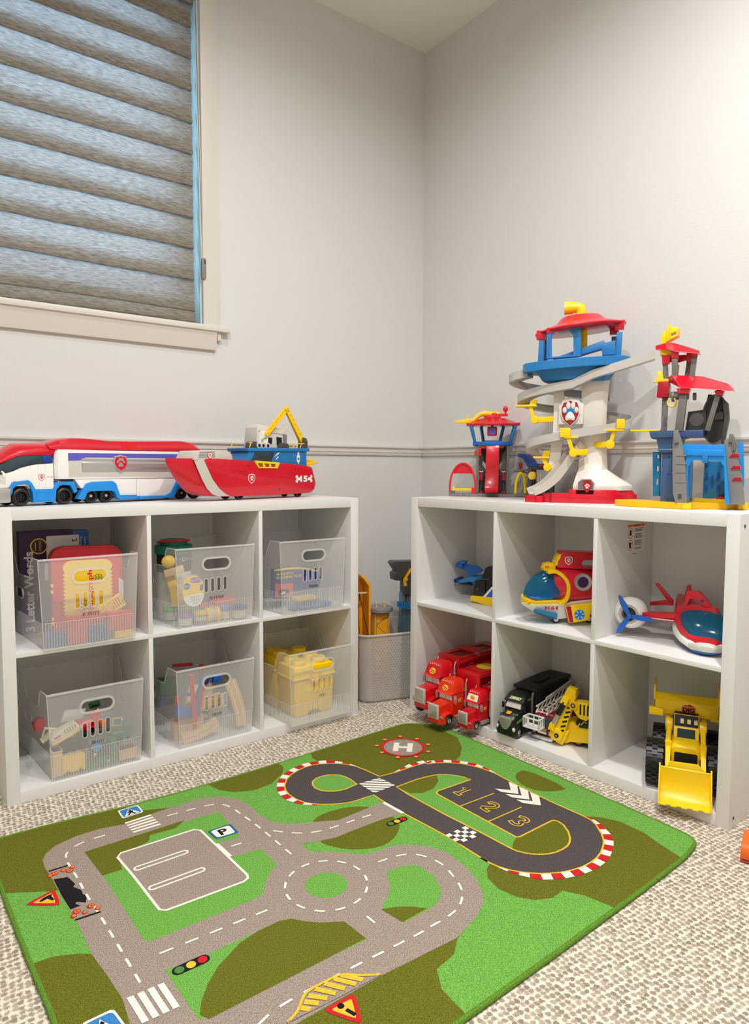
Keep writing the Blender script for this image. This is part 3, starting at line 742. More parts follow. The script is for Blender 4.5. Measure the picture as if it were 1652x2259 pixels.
MB('navy').prism([(62, 113.5), (88, 115.5), (86, 138), (58, 137)], 1, DW - 1).build('side_panel', t, bevel=.6)
rf = MB('red')
rings = []
for y, dz, dx in ((0, 0, 0), (8, 9, 2), (25, 16, 3), (50, 20, 4), (75, 16, 3), (92, 9, 2), (100, 0, 0)):
    f = dz / 20
    rings.append([(-60, y, 110), (-7, y, 133), (22, y, 136), (86, y, 137.5), (97, y, 150 + 24 * f), (60, y, 148 + 24 * f), (-2, y, 142 + 26 * f), (-27, y, 134 + 18 * f), (-45, y, 123 + 16 * f), (-64, y, 112 + 12 * f)])
rf.loft(rings); rf.build('cab_roof', t, bevel=1.5)
bl_ = MB('skyblue')
arch1 = [(-32, 51), (-25, 64), (0, 68), (19, 70), (28, 62), (37, 45), (84, 43), (95, 63), (147, 64), (158, 36), (148, 30), (137, 53), (109, 56), (96, 42), (92, 8), (31, 9), (29, 36), (21, 56), (10, 60), (-11, 57), (-22, 48), (-26, 30)]
bl_.prism(arch1, -2, 14); bl_.prism(arch1, DW - 14, DW + 2)
bl_.mat('midblue').frame(rrect(38, 72, 14, 36, 1), .8, -2.3, -2.3)
bl_.build('wheel_arch', t, bevel=1.2)
MB('silver').prism([(-138, 50), (-28, 49), (-29, 11), (-138, 8)], -2.5, DW + 2.5).build('bumper', t, bevel=3)
MB('matteblack').box(-30, 150, 26, DW - 26, 10, 52).build('chassis', t)
m_ = MB('white'); m_.tube([(-50, -2, 92), (-50, -12, 88)], 3, 8).ball((-50, -14, 82), 5, 3, 8); m_.build('mirror', t)
for x in (0, 121):
    for y in (0, DW - 22): add_wheel(t, x, y, 24, 24, 22, hub='black', spokes=8)
# trailer
bx = MB('white')
bx.prism([(x, y) for x, y in ((96, 8), (104, 1), (128, 0), (598, 0), (604, 5), (604, DW - 5), (598, DW), (104, DW), (96, DW - 8))], 71, 154, 'z')
bx.mat('warmgrey').prism([(132, 76), (596, 74), (596, 148), (132, 144)], -1, 1)
bx.mat('purple').face([(132, 144), (596, 148.5), (596, 134), (184, 132.5), (168, 123.5), (132, 122)], -1.3)
bx.mat('cream').frame([(132, 121.5), (168, 122.8), (168, 100)], .9, -1.4, -1.4, closed=False)
bx.build('trailer_box', t, bevel=1.6)
tb = MB('silver')
tb.loft([[(x, -1.5 + 5.5 * (1 - abs(2 * k / 12 - 1) ** .8) * 0 + (-3.0 if 3 < k < 9 else 0), 90 + 40 * k / 12) for k in range(13)] + [(x, 2, 130), (x, 2, 90)] for x in (172, 530)])
tb.build('side_tube', t, bevel=1)
sh = MB('silver'); sh.prism([(294 + x * .5, 117 + z * .5) for x, z in SHIELD], -6, -1)
sh.mat('red').decal([SHIELD], (294, 117), .42, -6.3); sh.mat('silver').decal(PAW, (294, 117), .36, -6.6); sh.build('badge', t, bevel=.8)
r2 = MB('red')
RP = [(79, 154, 168), (114, 154, 182), (150, 154, 188), (190, 154, 189), (226, 154, 187), (266, 155, 184), (349, 156, 185), (460, 157, 189), (532, 158, 192), (573, 158, 187), (602, 159, 162)]
r2.loft([[(x, y0, z0) for y0, z0 in ((0, a_), (1, a_ + (c_ - a_) * .45), (12, a_ + (c_ - a_) * .93), (30, c_), (70, c_), (88, a_ + (c_ - a_) * .93), (99, a_ + (c_ - a_) * .45), (100, a_))] for x, a_, c_ in RP])
r2.mat('brightred').face([(300, 158.5), (352, 159), (356, 176), (304, 175)], .2)
r2.build('trailer_roof', t, bevel=1)
lw = MB('white'); lw.prism([(150, 72), (506, 69), (596, 69), (596, 44), (500, 44), (484, 14), (358, 15), (292, 16), (280, 44), (178, 44), (170, 44)], 2, DW - 2)
lw.mat('grey').face([(351, 18), (352, 18), (352, 70), (351, 70)], 1.7); lw.build('trailer_base', t, bevel=1.2)
f1 = [(155, 14), (184, 57), (199, 62), (268, 64), (280, 56), (292, 21), (350, 20), (358, 9), (292, 8), (282, 14), (274, 32), (262, 35), (196, 35), (186, 30), (178, 11)]
f2 = [(358, 16), (452, 14), (475, 23), (498, 61), (598, 65), (616, 36), (604, 35), (596, 36), (506, 36), (490, 14), (484, 7), (358, 7)]
fn = MB('skyblue')
for p in (f1, f2): fn.prism(p, -3, 16).prism(p, DW - 16, DW + 3)
fn.build('trailer_arch', t, bevel=1.5)
MB('black').box(125, 600, 12, DW - 12, 66, 73).build('trailer_floor', t)
for x in (202, 251, 523, 576):
    for y in (3, DW - 23): add_wheel(t, x, y, 21, 21, 20, hub='black', cap='silver', spokes=6)

# ---- red toy ship
t = thing('toy_ship', 'red toy rescue ship with blue cabin and yellow crane beside the transporter truck', 'toy ship', 'L', .7156, .0816, HT, 16)
DS = 104
def hull_ring(x, zt, zb, hw, kw):
    """cross-section of the hull at x: deck height zt, keel zb, half beam hw at deck and kw at keel"""
    c = DS / 2
    return [(x, c - kw, zb), (x, c - kw - (hw - kw) * .45, zb + (zt - zb) * .12), (x, c - kw - (hw - kw) * .85, zb + (zt - zb) * .45), (x, c - hw, zb + (zt - zb) * .82), (x, c - hw, zt), (x, c + hw, zt), (x, c + hw, zb + (zt - zb) * .82), (x, c + kw + (hw - kw) * .85, zb + (zt - zb) * .45), (x, c + kw + (hw - kw) * .45, zb + (zt - zb) * .12), (x, c + kw, zb)]
h_ = MB('red')
HS = [(-256, 132, 120, 2, 1), (-240, 132, 92, 14, 2), (-218, 132, 66, 26, 6), (-190, 132, 40, 36, 12), (-170, 132, 28, 42, 18), (-140, 132, 18, 47, 26), (-100, 132, 14, 50, 34), (-50, 130, 12, 52, 40), (60, 126, 12, 52, 44), (166, 121, 12, 52, 45), (300, 113, 13, 52, 46), (334, 106, 15, 51, 45), (352, 60, 24, 50, 44), (357, 48, 40, 48, 44)]
h_.loft([hull_ring(*r) for r in HS])
def hy(x, z):                       # near-side surface of the hull
    for a, b2 in zip(HS, HS[1:]):
        if a[0] <= x <= b2[0]:
            f = (x - a[0]) / (b2[0] - a[0]); v = [a[i] + (b2[i] - a[i]) * f for i in range(5)]
            c = DS / 2; u = (z - v[2]) / (v[1] - v[2]); pts = [(0, v[4]), (.12, v[4] + (v[3] - v[4]) * .45), (.45, v[4] + (v[3] - v[4]) * .85), (.82, v[3]), (1, v[3])]
            for (u0, w0), (u1, w1) in zip(pts, pts[1:]):
                if u0 <= u <= u1: return c - (w0 + (w1 - w0) * (u - u0) / (u1 - u0))
    return 0
def on_hull(mb, polys, c, k, lift):
    for p in polys:
        q = [(c[0] + x * k, c[1] + z * k) for x, z in p]
        tri = tessellate_polygon([[Vector((a, b_, 0)) for a, b_ in q]])
        mb.add([(x, hy(x, z) - lift, z) for x, z in q], [tuple(f) for f in tri])
h_.mat('white'); on_hull(h_, [SHIELD], (40, 69), .32, .5); h_.mat('red'); on_hull(h_, [SHIELD], (40, 69), .27, .9); h_.mat('white'); on_hull(h_, PAW, (40, 69), .21, 1.3)
h_.build('hull', t, bevel=1.5)
d_ = MB('white')
d_.text('15', (291, hy(291, 65) - .8, 65), 22, w=38, offset=.5)
for sx, xx in ((-1, 262), (1, 322)):
    d_.decal([circ(sx * 8, 7, 6.5, 10), circ(sx * 8, -7, 6.5, 10), [(-9, -5), (9, -5), (9, 5), (-9, 5)]], (xx, 65), 1, hy(xx, 65) - .8)
d_.build('hull_number', t)
for x in (120, 162, 204): MB('red').frame(capsule(x - 16, x + 16, 60, 76), 3, hy(x, 68) - 1.5, hy(x, 68) + 3).build('porthole_rim', t, bevel=.5)
MB('red').frame([(-18, 94), (16, 94), (16, 78)], 2.5, hy(0, 90) - 1.2, hy(0, 90) + 3).build('hull_ridge', t, bevel=.5)
for x, z in ((24, 110), (136, 105), (246, 102), (170, 32)): MB('black').cyl((x, hy(x, z) - .6, z), (x, hy(x, z) + 2, z), 2.2, 10).build('screw_hole', t)
band = MB('warmgrey')
NB = [(-170, 132), (-155, 100), (-140, 70), (-118, 40), (-95, 22), (-72, 14)]
bw = [(34, 36, 38, 44, 48, 46)[i] for i in range(6)]
for side in (0, 1):
    L_ = []; R_ = []
    for (x, z), w_ in zip(NB, bw):
        x1 = x + w_
        ya, yb = hy(x, z) - 1.6, hy(x1, z) - 1.6
        if side: ya, yb = DS - ya, DS - yb
        L_.append((x - 20, ya, z)); R_.append((x1 - 20, yb, z))
    band.add(L_ + R_, [(i, i + 1, len(L_) + i + 1, len(L_) + i) for i in range(len(L_) - 1)])
band.build('bow_stripe', t)
cf = MB('warmgrey')
cf.prism([(-188, 128), (-176, 150), (-168, 156), (-100, 159), (-60, 159), (-40, 146), (-36, 130)], 6, DS - 6)
cf.mat('grey')
for i in range(4): cf.face([(-172 + i, 135 + i * 4.6), (-106, 137 + i * 4.6), (-106, 139 + i * 4.6), (-171 + i, 137 + i * 4.6)], 5.6)
cf.mat('offwhite').frame([(-184, 128), (-168, 154), (-110, 157), (-104, 130)], 4, 5, 7, closed=False)
cf.mat('red').decal([SHIELD], (-128, 142), .2, 4.9); cf.mat('white').decal([SHIELD], (-128, 142), .16, 4.7); cf.mat('red').decal(PAW, (-128, 142), .12, 4.5)
cf.build('bow_cowl', t, bevel=3)
fe = MB('yellow'); fe.prism([(49, 128), (168, 122), (157, 102), (70, 103)], -2.6, 5, holes=[[(64 + i * 30, 120 - i * 1.2), (88 + i * 30, 119 - i * 1.2), (90 + i * 28, 107), (72 + i * 28, 107)] for i in range(3)])
fe.mat('deepyellow').prism([(60, 122), (158, 118), (150, 104), (74, 105)], 0, 3); fe.build('side_fence', t, bevel=.8)
cb = MB('midblue')
cb.prism([(22, 126), (36, 160), (318, 166), (313, 157), (315, 108), (30, 110)], 8, DS - 8)
cb.build('cabin', t, bevel=2)
rm = MB('midblue'); rm.prism([(26, 158), (323, 163), (325, 175), (24, 169)], 2, DS - 2); rm.build('cabin_rim', t, bevel=2)
wn = MB('screen'); wn.prism([(62, 155), (152, 157), (136, 124), (44, 126)], 6.5, 12)
wn.mat('white').face([(150, 140), (168, 156), (180, 157), (166, 148)], 7.6).face([(160, 132), (172, 140), (170, 143), (158, 135)], 7.6); wn.build('cabin_window', t, bevel=.5)
em = MB('white'); em.decal([[(0, 24), (6, 16), (3, 12), (8, 6), (8, -10), (0, -24), (-8, -10), (-8, 6), (-3, 12), (-6, 16)]], (270, 140), 1, 7.4); em.mat('midblue').decal([circ(0, -4, 5, 12)], (270, 140), 1, 7.1); em.build('anchor_badge', t)
gs = MB('warmgrey')
gs.loft([[(x, y, z) for x, y, z in ((85 - k, 20, 172), (225, 20, 172), (235, 30, 172), (235, 74, 172), (225, 84, 172), (85 - k, 84, 172))] if j == 0 else
         [(88, 24, 240), (214, 24, 230), (224, 32, 228), (224, 72, 228), (214, 80, 230), (88, 80, 240)] if j == 1 else
         [(104, 32, 251), (200, 32, 242), (208, 38, 240), (208, 66, 240), (200, 72, 242), (104, 72, 251)] for j, k in ((0, 4), (1, 0), (2, 0))])
gs.mat('offwhite').prism([(92, 226), (226, 218), (226, 224), (92, 232)], 21, 83)
gs.build('wheelhouse', t, bevel=4)
for m_, p in (('white', [(94, 180), (132, 180), (132, 226), (100, 228)]), ('black', [(136, 186), (150, 186), (152, 206), (138, 206)]), ('black', [(176, 182), (198, 182), (198, 208), (176, 210)]), ('grey', [(206, 180), (222, 180), (224, 218), (208, 220)])):
    MB(m_).prism(p, 17.6, 24).build('wheelhouse_window', t)
tp = MB('offwhite'); tp.prism([(214, 230), (216, 240), (236, 252), (244, 248), (246, 172), (226, 172)], 40, 64).build('funnel', t, bevel=2)
for x in (82, 101, 122):
    MB('warmgrey').cyl((x, 8, 178), (x, 24, 178), 11, 16).mat('black').cyl((x, 7.4, 178), (x, 9, 178), 6.5, 14).build('searchlight', t, bevel=.6)
MB('darkgrey').prism([(46, 170), (50, 186), (58, 191), (76, 190), (76, 170)], 10, 40).build('winch', t, bevel=3)
MB('darkgrey').prism([(176, 170), (180, 186), (190, 190), (222, 188), (226, 170)], 8, 30).build('winch_box', t, bevel=3)
ra = MB('yellow')
for y in (6, DS - 8):
    ra.tube([(34, y, 186), (48, y, 186)], 1.8, 6).tube([(232, y, 188), (300, y, 190)], 1.8, 6)
    for x in (36, 240, 258, 276): ra.tube([(x, y, 170), (x + 8, y, 188)], 1.6, 6)
ra.build('railing', t)
def truss(mb, a, b_, y0, y1, w0, w1):
    a, b_ = Vector((a[0], 0, a[1])), Vector((b_[0], 0, b_[1])); d = (b_ - a).normalized(); n_ = Vector((-d.z, 0, d.x)); l = (b_ - a).length
    p = [(a + n_ * w0 / 2), (b_ + n_ * w1 / 2), (b_ - n_ * w1 / 2), (a - n_ * w0 / 2)]
    holes = []
    k = max(3, int(l / (w0 * .9)))
    for i in range(k):
        u0, u1 = (i + .18) / k, (i + .82) / k; q = lambda u, s: a + d * l * u + n_ * s * (w0 + (w1 - w0) * u) * .28
        holes.append([q(u0, -1), q(u1, -1), q(u1 if i % 2 else u0 + .3 / k, 1)])
    mb.prism([(v.x, v.z) for v in p], y0, y1, holes=[[(v.x, v.z) for v in h] for h in holes])
    mb.prism([(v.x, v.z) for v in p], y0 + 2.5, y1 - 2.5)
cr = MB('yellow')
truss(cr, (300, 196), (218, 308), 10, 22, 21, 15); truss(cr, (218, 308), (124, 218), 12, 20, 17, 16)
cr.cyl((218, 8, 308), (218, 24, 308), 9, 16).cyl((124, 10, 219), (124, 22, 219), 9, 16)
cr.mat('grey').cyl((218, 7, 308), (218, 25, 308), 3.4, 12).cyl((124, 9, 219), (124, 23, 219), 3, 12); cr.build('crane_arm', t, bevel=.8)
cm = MB('darkgrey'); cm.prism([(288, 166), (290, 200), (298, 212), (312, 210), (318, 198), (318, 166)], 6, 28).mat('grey').cyl((306, 5, 200), (306, 29, 200), 4, 12); cm.build('crane_mount', t, bevel=1.5)
hk = MB('silver'); hk.tube([(122, 16, 214), (120, 16, 206), (110, 16, 204), (103, 16, 198), (102, 16, 190), (108, 16, 184), (116, 16, 187)], 3.2, 8); hk.build('crane_hook', t)
rr = MB('yellow'); rr.prism([(313, 120), (380, 128), (402, 126), (402, 120), (350, 112), (318, 108)], 30, 74).box(340, 380, 34, 44, 128, 136).box(350, 370, 60, 70, 128, 136); rr.build('stern_platform', t, bevel=1.5)
for x, r_ in ((0, 17), (278, 16)):
    for y in (12, DS - 26): add_wheel(t, x, y, r_, r_, 14, hub='black')
# ---------------------------------------------------------------- toys on top of the right shelf
# small rescue tower
t = thing('toy_lookout_tower', 'small toy lookout tower with red roof, red ramp and red arch near the room corner', 'toy tower', 'R', .03, .19, HT, 40)
b = MB('grey')
b.prism([(-17, 0), (60, -6), (200, -8), (274, 0), (280, 40), (272, 90), (200, 110), (60, 110), (-10, 90), (-20, 40)], 0, 10, 'z')
for x in (20, 44, 92, 118, 150, 216, 250): b.box(x, x + 14, -9, -2, 0, 12)
b.box(-17, -10, -2, 30, 8, 16)
b.build('base', t, bevel=1)
ar = MB('brightred')
ar.frame(smooth([(-15, 12), (-14, 59), (-2, 96), (14, 117), (34, 125), (54, 117), (68, 98), (79, 62), (80, 12)], 2, False), 7, 2, 18, closed=False)
ar.mat('red').prism([(-5, 85), (74, 85), (66, 100), (56, 111), (44, 118), (34, 120), (24, 118), (13, 112), (3, 101)], 8, 11)
ar.build('arch', t, bevel=.8)
y_ = MB('yellow'); y_.box(-2, 68, 2, 12, 21, 30).box(-4, 2, 0, 14, 21, 37); y_.build('barrier', t, bevel=1)
MB('brightred').box(66, 80, -2, 16, 10, 32).build('barrier_post', t, bevel=1)
MB('midgrey').cyl((-4, 8, 9), (-4, 8, 21), 8, 14).build('post_foot', t)
fr_ = MB('midgrey')
for x, s in ((86, 1), (197, -1)):
    for y in (0, 72):
        fr_.prism([(x - 4, 188), (x + 5, 188), (x + 5, 11), (x - 4, 11)], y, y + 8)
    fr_.prism([(x, 188), (x - 15 * s, 189), (x, 172)], 0, 80)
fr_.mat('darkgrey').prism([(92, 188), (192, 188), (192, 11), (92, 11)], 62, 68, holes=[[(100, 140), (118, 120), (118, 100), (104, 110)], [(184, 140), (168, 120), (168, 100), (182, 110)]])
fr_.mat('midgrey').prism([(94, 176), (110, 150), (104, 120), (118, 100), (112, 84), (94, 60)], 50, 60).prism([(190, 176), (174, 150), (180, 120), (168, 100), (172, 84), (190, 60)], 50, 60)
for x, s in ((98, 1), (188, -1)):
    fr_.mat('darkgrey').bar((x, 20, 12), (x + 12 * s, 40, 90), 5, 8)
fr_.build('tower_frame', t, bevel=.8)
dt = MB('darkred')
for x in (101, 183): dt.box(x - 6, x + 6, 18, 30, 60, 92).box(x - 5, x + 5, 6, 18, 12, 20)
dt.mat('white')
for x in (101, 183): dt.tube([(x - 6, 16, 94), (x, 14, 91), (x + 6, 16, 94)], 1.8, 6)
dt.mat('tealblue').bar((110, 40, 82), (176, 40, 82), 4, 4); dt.build('lift_latch', t)
rp = MB('red')
rr_ = []
for x0, x1, y, z in ((117, 165, -2, 196), (118, 165, -12, 176), (118, 165, -14, 150), (117, 165, -12, 110), (116, 164, -16, 70), (115, 164, -26, 40), (115, 163, -40, 22), (116, 162, -52, 17)):
    rr_.append([(x0, y - 3, z), (x1, y - 3, z), (x1, y + 4, z + 3), (x0, y + 4, z + 3)])
rp.loft(rr_); rp.box(115, 170, -8, 8, 184, 202); rp.build('ramp', t, bevel=1)
gt = MB('brightred'); gt.box(98, 117, -4, 14, 178, 197).box(162, 182, -2, 10, 180, 186); gt.box(92, 99, -6, 6, 158, 182).box(75, 84, -6, 6, 152, 172).box(90, 100, -6, 6, 152, 170); gt.build('ramp_gate', t, bevel=1)
dk = MB('blue')
dk.prism([(68, 0), (108, -12), (174, -12), (214, 0), (214, 70), (174, 84), (108, 84), (68, 70)], 190, 203, 'z', holes=[[(112, 4), (170, 4), (170, 60), (112, 60)]])
dk.mat('navy').box(112, 170, 2, 62, 198, 208); dk.build('deck', t, bevel=1.2)
for (x0, y0), (x1, y1) in (((76, 6), (60, -4)), ((206, 6), (224, -4)), ((108, 66), (98, 78)), ((168, 66), (182, 78)), ((76, 60), (62, 70)), ((206, 60), (222, 70))):
    MB('midblue').bar((x0, y0, 203), (x1, y1, 262), 9, 9).build('roof_post', t, bevel=1)
rf = MB('red')
rf.loft([[(142 + (x - 142) * f, 38 + (y - 38) * f, z) for x, y in ((44, 6), (96, -26), (188, -26), (240, 6), (240, 70), (188, 102), (96, 102), (44, 70))] for f, z in ((.97, 262), (1.0, 264), (1.0, 270), (.9, 272), (.46, 290), (.1, 291))])
for x in (44, 226): rf.box(x, x + 14, 4, 20, 263, 273)
rf.lathe([(32, 288), (32, 296), (26, 299), (14, 303), (1e-3, 304)], (140, 38, 0), 'z', 24)
rf.build('roof', t, bevel=.8)
sc2 = MB('yellow'); sc2.tube([(165, 38, 306), (125, 34, 308), (112, 33, 309), (96, 32, 307), (84, 31, 298), (70, 30, 284), (56, 30, 281)], [9, 9, 12, 9, 8, 8, 9], 12)
sc2.prism([(58, 290), (40, 288), (16, 284), (-2, 279), (-2, 275), (20, 274), (50, 273), (62, 276)], 20, 40).bar((46, 30, 284), (46, 30, 298), 5, 5); sc2.build('telescope', t, bevel=.8)
ck = MB('brightred'); ck.ball((146, 34, 304), 14, 12, 9).box(160, 196, 28, 40, 298, 308).cyl((187, 34, 308), (187, 34, 318), 4, 10).ball((187, 34, 325), 10, 9, 11); ck.build('crank', t, bevel=.8)
sg = MB('darkred'); sg.prism(rrect(121, 157, 224, 258, 5), 0, 5).box(134, 144, 0, 5, 255, 266); sg.mat('purple').face(rrect(127, 151, 230, 253, 3), -.3); sg.build('hanging_sign', t, bevel=.8)
wg = MB('grey')
wg.prism([(196, 96), (282, 96), (282, 102), (196, 102)], 0, 30)
wg.frame(smooth([(196, 62), (206, 82), (224, 94), (252, 94), (274, 86), (292, 64)], 2, False), 7, 4, 30, closed=False)
wg.mat('darkgrey').box(232, 254, 6, 20, 101, 105); wg.build('side_arch', t, bevel=.8)
kb = MB('darkred'); kb.lathe([(4, 102), (5, 110), (6, 120), (5, 126), (1e-3, 128)], (244, 12, 0), 'z', 14); kb.build('lever', t)
ya = MB('yellow'); ya.frame(smooth([(226, 12), (228, 58), (236, 82), (245, 90), (254, 82), (260, 58), (261, 14)], 2, False), 9, -4, 16, closed=False); ya.build('flap', t, bevel=.8)
# dark garage set behind
t = thing('toy_garage', 'dark grey toy garage with blue roof flap half hidden behind the big spiral tower', 'toy garage', 'R', .262, .262, HT, 12)
g = MB('darkgrey'); g.box(40, 140, 0, 56, 0, 12).box(44, 58, 0, 14, 10, 108).box(124, 138, 0, 14, 10, 108).box(44, 138, 4, 50, 100, 114).box(44, 52, 44, 56, 10, 108); g.mat('black').box(60, 122, 40, 50, 10, 60); g.build('garage_frame', t, bevel=1)
g = MB('navy'); g.prism([(4, 158), (30, 156), (46, 142), (60, 122), (120, 120), (120, 112), (40, 112), (24, 140), (4, 146)], 2, 48); g.build('roof_flap', t, bevel=1)
g = MB('gold'); g.cyl((62, -6, 80), (62, 10, 80), 14, 16); g.mat('white').bar((84, -2, 30), (84, -2, 90), 3, 3).bar((94, -2, 30), (94, -2, 90), 3, 3); g.mat('brightred').box(86, 120, -4, 6, 112, 118); g.build('winch', t)

# ---- big spiral tower
t = thing('toy_spiral_tower', 'tall white toy tower with grey spiral track, red roof and paw shield', 'toy tower', 'R', .496, .152, HT, 30)
t.scale = (.98, .98, .98)
b = MB('red')
b.prism([(-60, -40), (126, -62), (182, -56), (252, -4), (246, 60), (120, 100), (10, 90), (-10, 40), (-60, 20)], 0, 28, 'z')
b.loft([[(x, y, z) for x, y in p] for z, p in ((20, [(122, -60), (182, -56), (252, -4), (246, 62), (120, 100), (56, 96), (48, -48), (72, -50), (76, 20), (122, 20)]), (42, [(124, -58), (180, -52), (238, -4), (236, 56), (118, 92), (58, 90), (50, -46), (70, -48), (76, 22), (122, 22)]))])
b.prism([(-88, -40), (-52, -66), (-44, -40), (-10, -44), (-6, 20), (-84, 10)], 0, 20, 'z')
b.box(-10, 50, -54, -44, 0, 30).box(-10, -2, -54, 30, 0, 30)
b.lathe([(14, 0), (14, 18), (10, 20)], (-42, -52, 0), 'z', 14)
b.build('base', t, bevel=1.2)
bd = MB('offwhite')
# flared body with an arched opening, thick front shell plus back shell
front = [(58, 40), (62, 62), (70, 93), (75, 112), (76, 165), (78, 212), (110, 224), (154, 224), (160, 165), (164, 105), (200, 78), (239, 56), (239, 41), (126, 41), (126, 62), (116, 76), (88, 76), (75, 64), (73, 41)]
def yfront(x, z):
    return -48 if z < 45 else -48 + min(1, (z - 40) / 70) * 46
bd.prism(front, -48, -40)
bd = MB('offwhite')
Ls = [(40, 60, 238, -50, 76), (56, 60, 238, -50, 76), (80, 66, 198, -32, 62), (105, 74, 163, -14, 48), (150, 76, 160, -6, 44), (212, 78, 156, -4, 42), (224, 84, 154, -4, 42)]
def ring8(z, x0, x1, y0, y1):
    cx = (x0 + x1) / 2; k = (x1 - x0) * .18; xm = x0 + (x1 - x0) * .42
    return [(x0, y0 + k * .6, z), (xm, y0, z), (x1 - k, y0 + k * .3, z), (x1, y0 + k * 1.4, z), (x1, y1 - k, z), (x1 - k, y1, z), (x0 + k, y1, z), (x0, y1 - k, z)]
bd.loft([ring8(*r) for r in Ls])
bd.build('body', t, bevel=2)
dw = MB('warmgrey'); dw.prism([(73, 41), (74, 66), (87, 77), (116, 77), (127, 63), (125, 41)], -52.5, -30); dw.mat('midgrey').face([(76, 42), (77, 65), (88, 74), (115, 74), (124, 62), (122, 42)], -52.8); dw.build('doorway', t, bevel=.6)
bs = MB('darkred'); bs.prism([(104 + x * .26, 54 + z * .4) for x, z in SHIELD], -56, -53); bs.mat('offwhite').decal(PAW, (104, 52), .2, -56.3); bs.build('door_badge', t)
cR = MB('offwhite')
cR.loft([ring8(220, 82, 155, -4, 42), ring8(290, 80, 156, -6, 44), ring8(360, 78, 160, -8, 46), ring8(400, 78, 164, -8, 46)])
cR.build('main_column', t, bevel=2)
cL = MB('offwhite')
cL.loft([[(x0, 0, z), (x1, 0, z), (x1, 22, z), (x0, 22, z)] for x0, x1, z in ((-24, 0, 60), (-21, 14, 104), (-14, 22, 178), (-8, 24, 232), (-7, 26, 300), (-10, 24, 365))])
cL.build('side_column', t, bevel=2.5)
# badge plate between the columns
bp = MB('offwhite'); bp.prism([(10, 249), (86, 249), (87, 313), (76, 318), (72, 326), (46, 330), (20, 326), (18, 316), (10, 310)], -14, 4)
bp.prism([(46 + x * .66, 287 + z * .84) for x, z in SHIELD], -20, -12); bp.build('badge_plate', t, bevel=2)
bs = MB('maroon'); bs.prism([(46 + x * .55, 286 + z * .74) for x, z in SHIELD], -22, -18)
bs.mat('darkred').decal([SHIELD], (46, 286), .52, -22.3, kz=.70); bs.mat('midblue').decal([circ(0, 8, 20, 16)], (46, 287), .8, -22.6); bs.build('badge_shield', t)
pw = MB('offwhite')
for p, h in zip(PAW, (6, 6, 6, 6, 8)):
    q = smooth([(46 + x * .66, 284 + z * .78) for x, z in p], 1); pw.prism(q, -22, -24, inset=None).prism(q, -24, -26, inset=[((x - sum(a for a, _ in q) / len(q)) * .7 + sum(a for a, _ in q) / len(q), (z - sum(c for _, c in q) / len(q)) * .7 + sum(c for _, c in q) / len(q)) for x, z in q])
pw.build('paw', t)
# spiral track: U-shaped channel swept along a helix
def channel(mb, path, wd=40, wall=24, th=3, flip=False):
    """path of (x,y,z); outer wall on the side away from the column axis"""
    rings = []; n = len(path)
    for i in range(n):
        a = Vector(path[max(0, i - 1)]); c = Vector(path[min(n - 1, i + 1)]); p = Vector(path[i]); d = (c - a); d.z = 0; d.normalize()
        o = Vector((d.y, -d.x, 0))
        if flip: o = -o
        pr = [(0, wall), (0, -2), (-wd, -2), (-wd, wall * .55), (-wd + th, wall * .55), (-wd + th, th - 2), (-th, th - 2), (-th, wall)]
        rings.append([p + o * u + Vector((0, 0, h)) for u, h in pr])
    mb.loft(rings)
CX_, CY_ = 68, 40
def helix(a0, a1, z0, z1, rx0=166, rx1=166, ry=86, n=36, cx0=CX_, cx1=CX_):
    out = []
    for i in range(n + 1):
        f = i / n; a = R(a0 + (a1 - a0) * f); rx = rx0 + (rx1 - rx0) * f; cx = cx0 + (cx1 - cx0) * f
        out.append((cx + rx * math.cos(a), CY_ + ry * math.sin(a), z0 + (z1 - z0) * f))
    return out
tk = MB('trackgrey')
lower = helix(180, 360, 168, 248, n=30) + helix(360, 540, 248, 322, 166, 196, n=30)[1:] + helix(540, 625, 322, 362, 196, 200, n=14)[1:]
lower += [(lower[-1][0] + 60 * k, CY_ - 92 - 2 * k, 372 + 17 * k) for k in range(1, 5)]
channel(tk, lower)
# foot of the spiral: from the left curl back under and down the slide
foot = [(c[0], c[1], c[2]) for c in helix(180, 80, 168, 128, n=18)]
channel(tk, foot, flip=True)
up = helix(225, 180, 405, 392, 225, 225, n=8) + helix(180, 60, 392, 330, 225, 190, n=18)[1:]
channel(tk, up, flip=True)
o = tk.build('spiral_track', t, bevel=0)
sl = MB('warmgrey')
sp = smooth([(-66, -44, 24), (-30, -34, 40), (8, -22, 74), (36, -12, 118), (62, -4, 160), (80, 6, 180)], 2, False)
rings = []
for i, p in enumerate(sp):
    a = Vector(sp[max(0, i - 1)]); c = Vector(sp[min(len(sp) - 1, i + 1)]); d = (c - a).normalized(); o_ = Vector((0.55, -0.83, 0)) ; u = o_.cross(d).normalized()
    if u.z < 0: u = -u
    rings.append([Vector(p) + o_ * q + u * h for q, h in ((22, 22), (22, -3), (-22, -3), (-22, 22), (-18, 22), (-18, 2), (18, 2), (18, 22))])
sl.loft(rings); sl.build('slide', t)
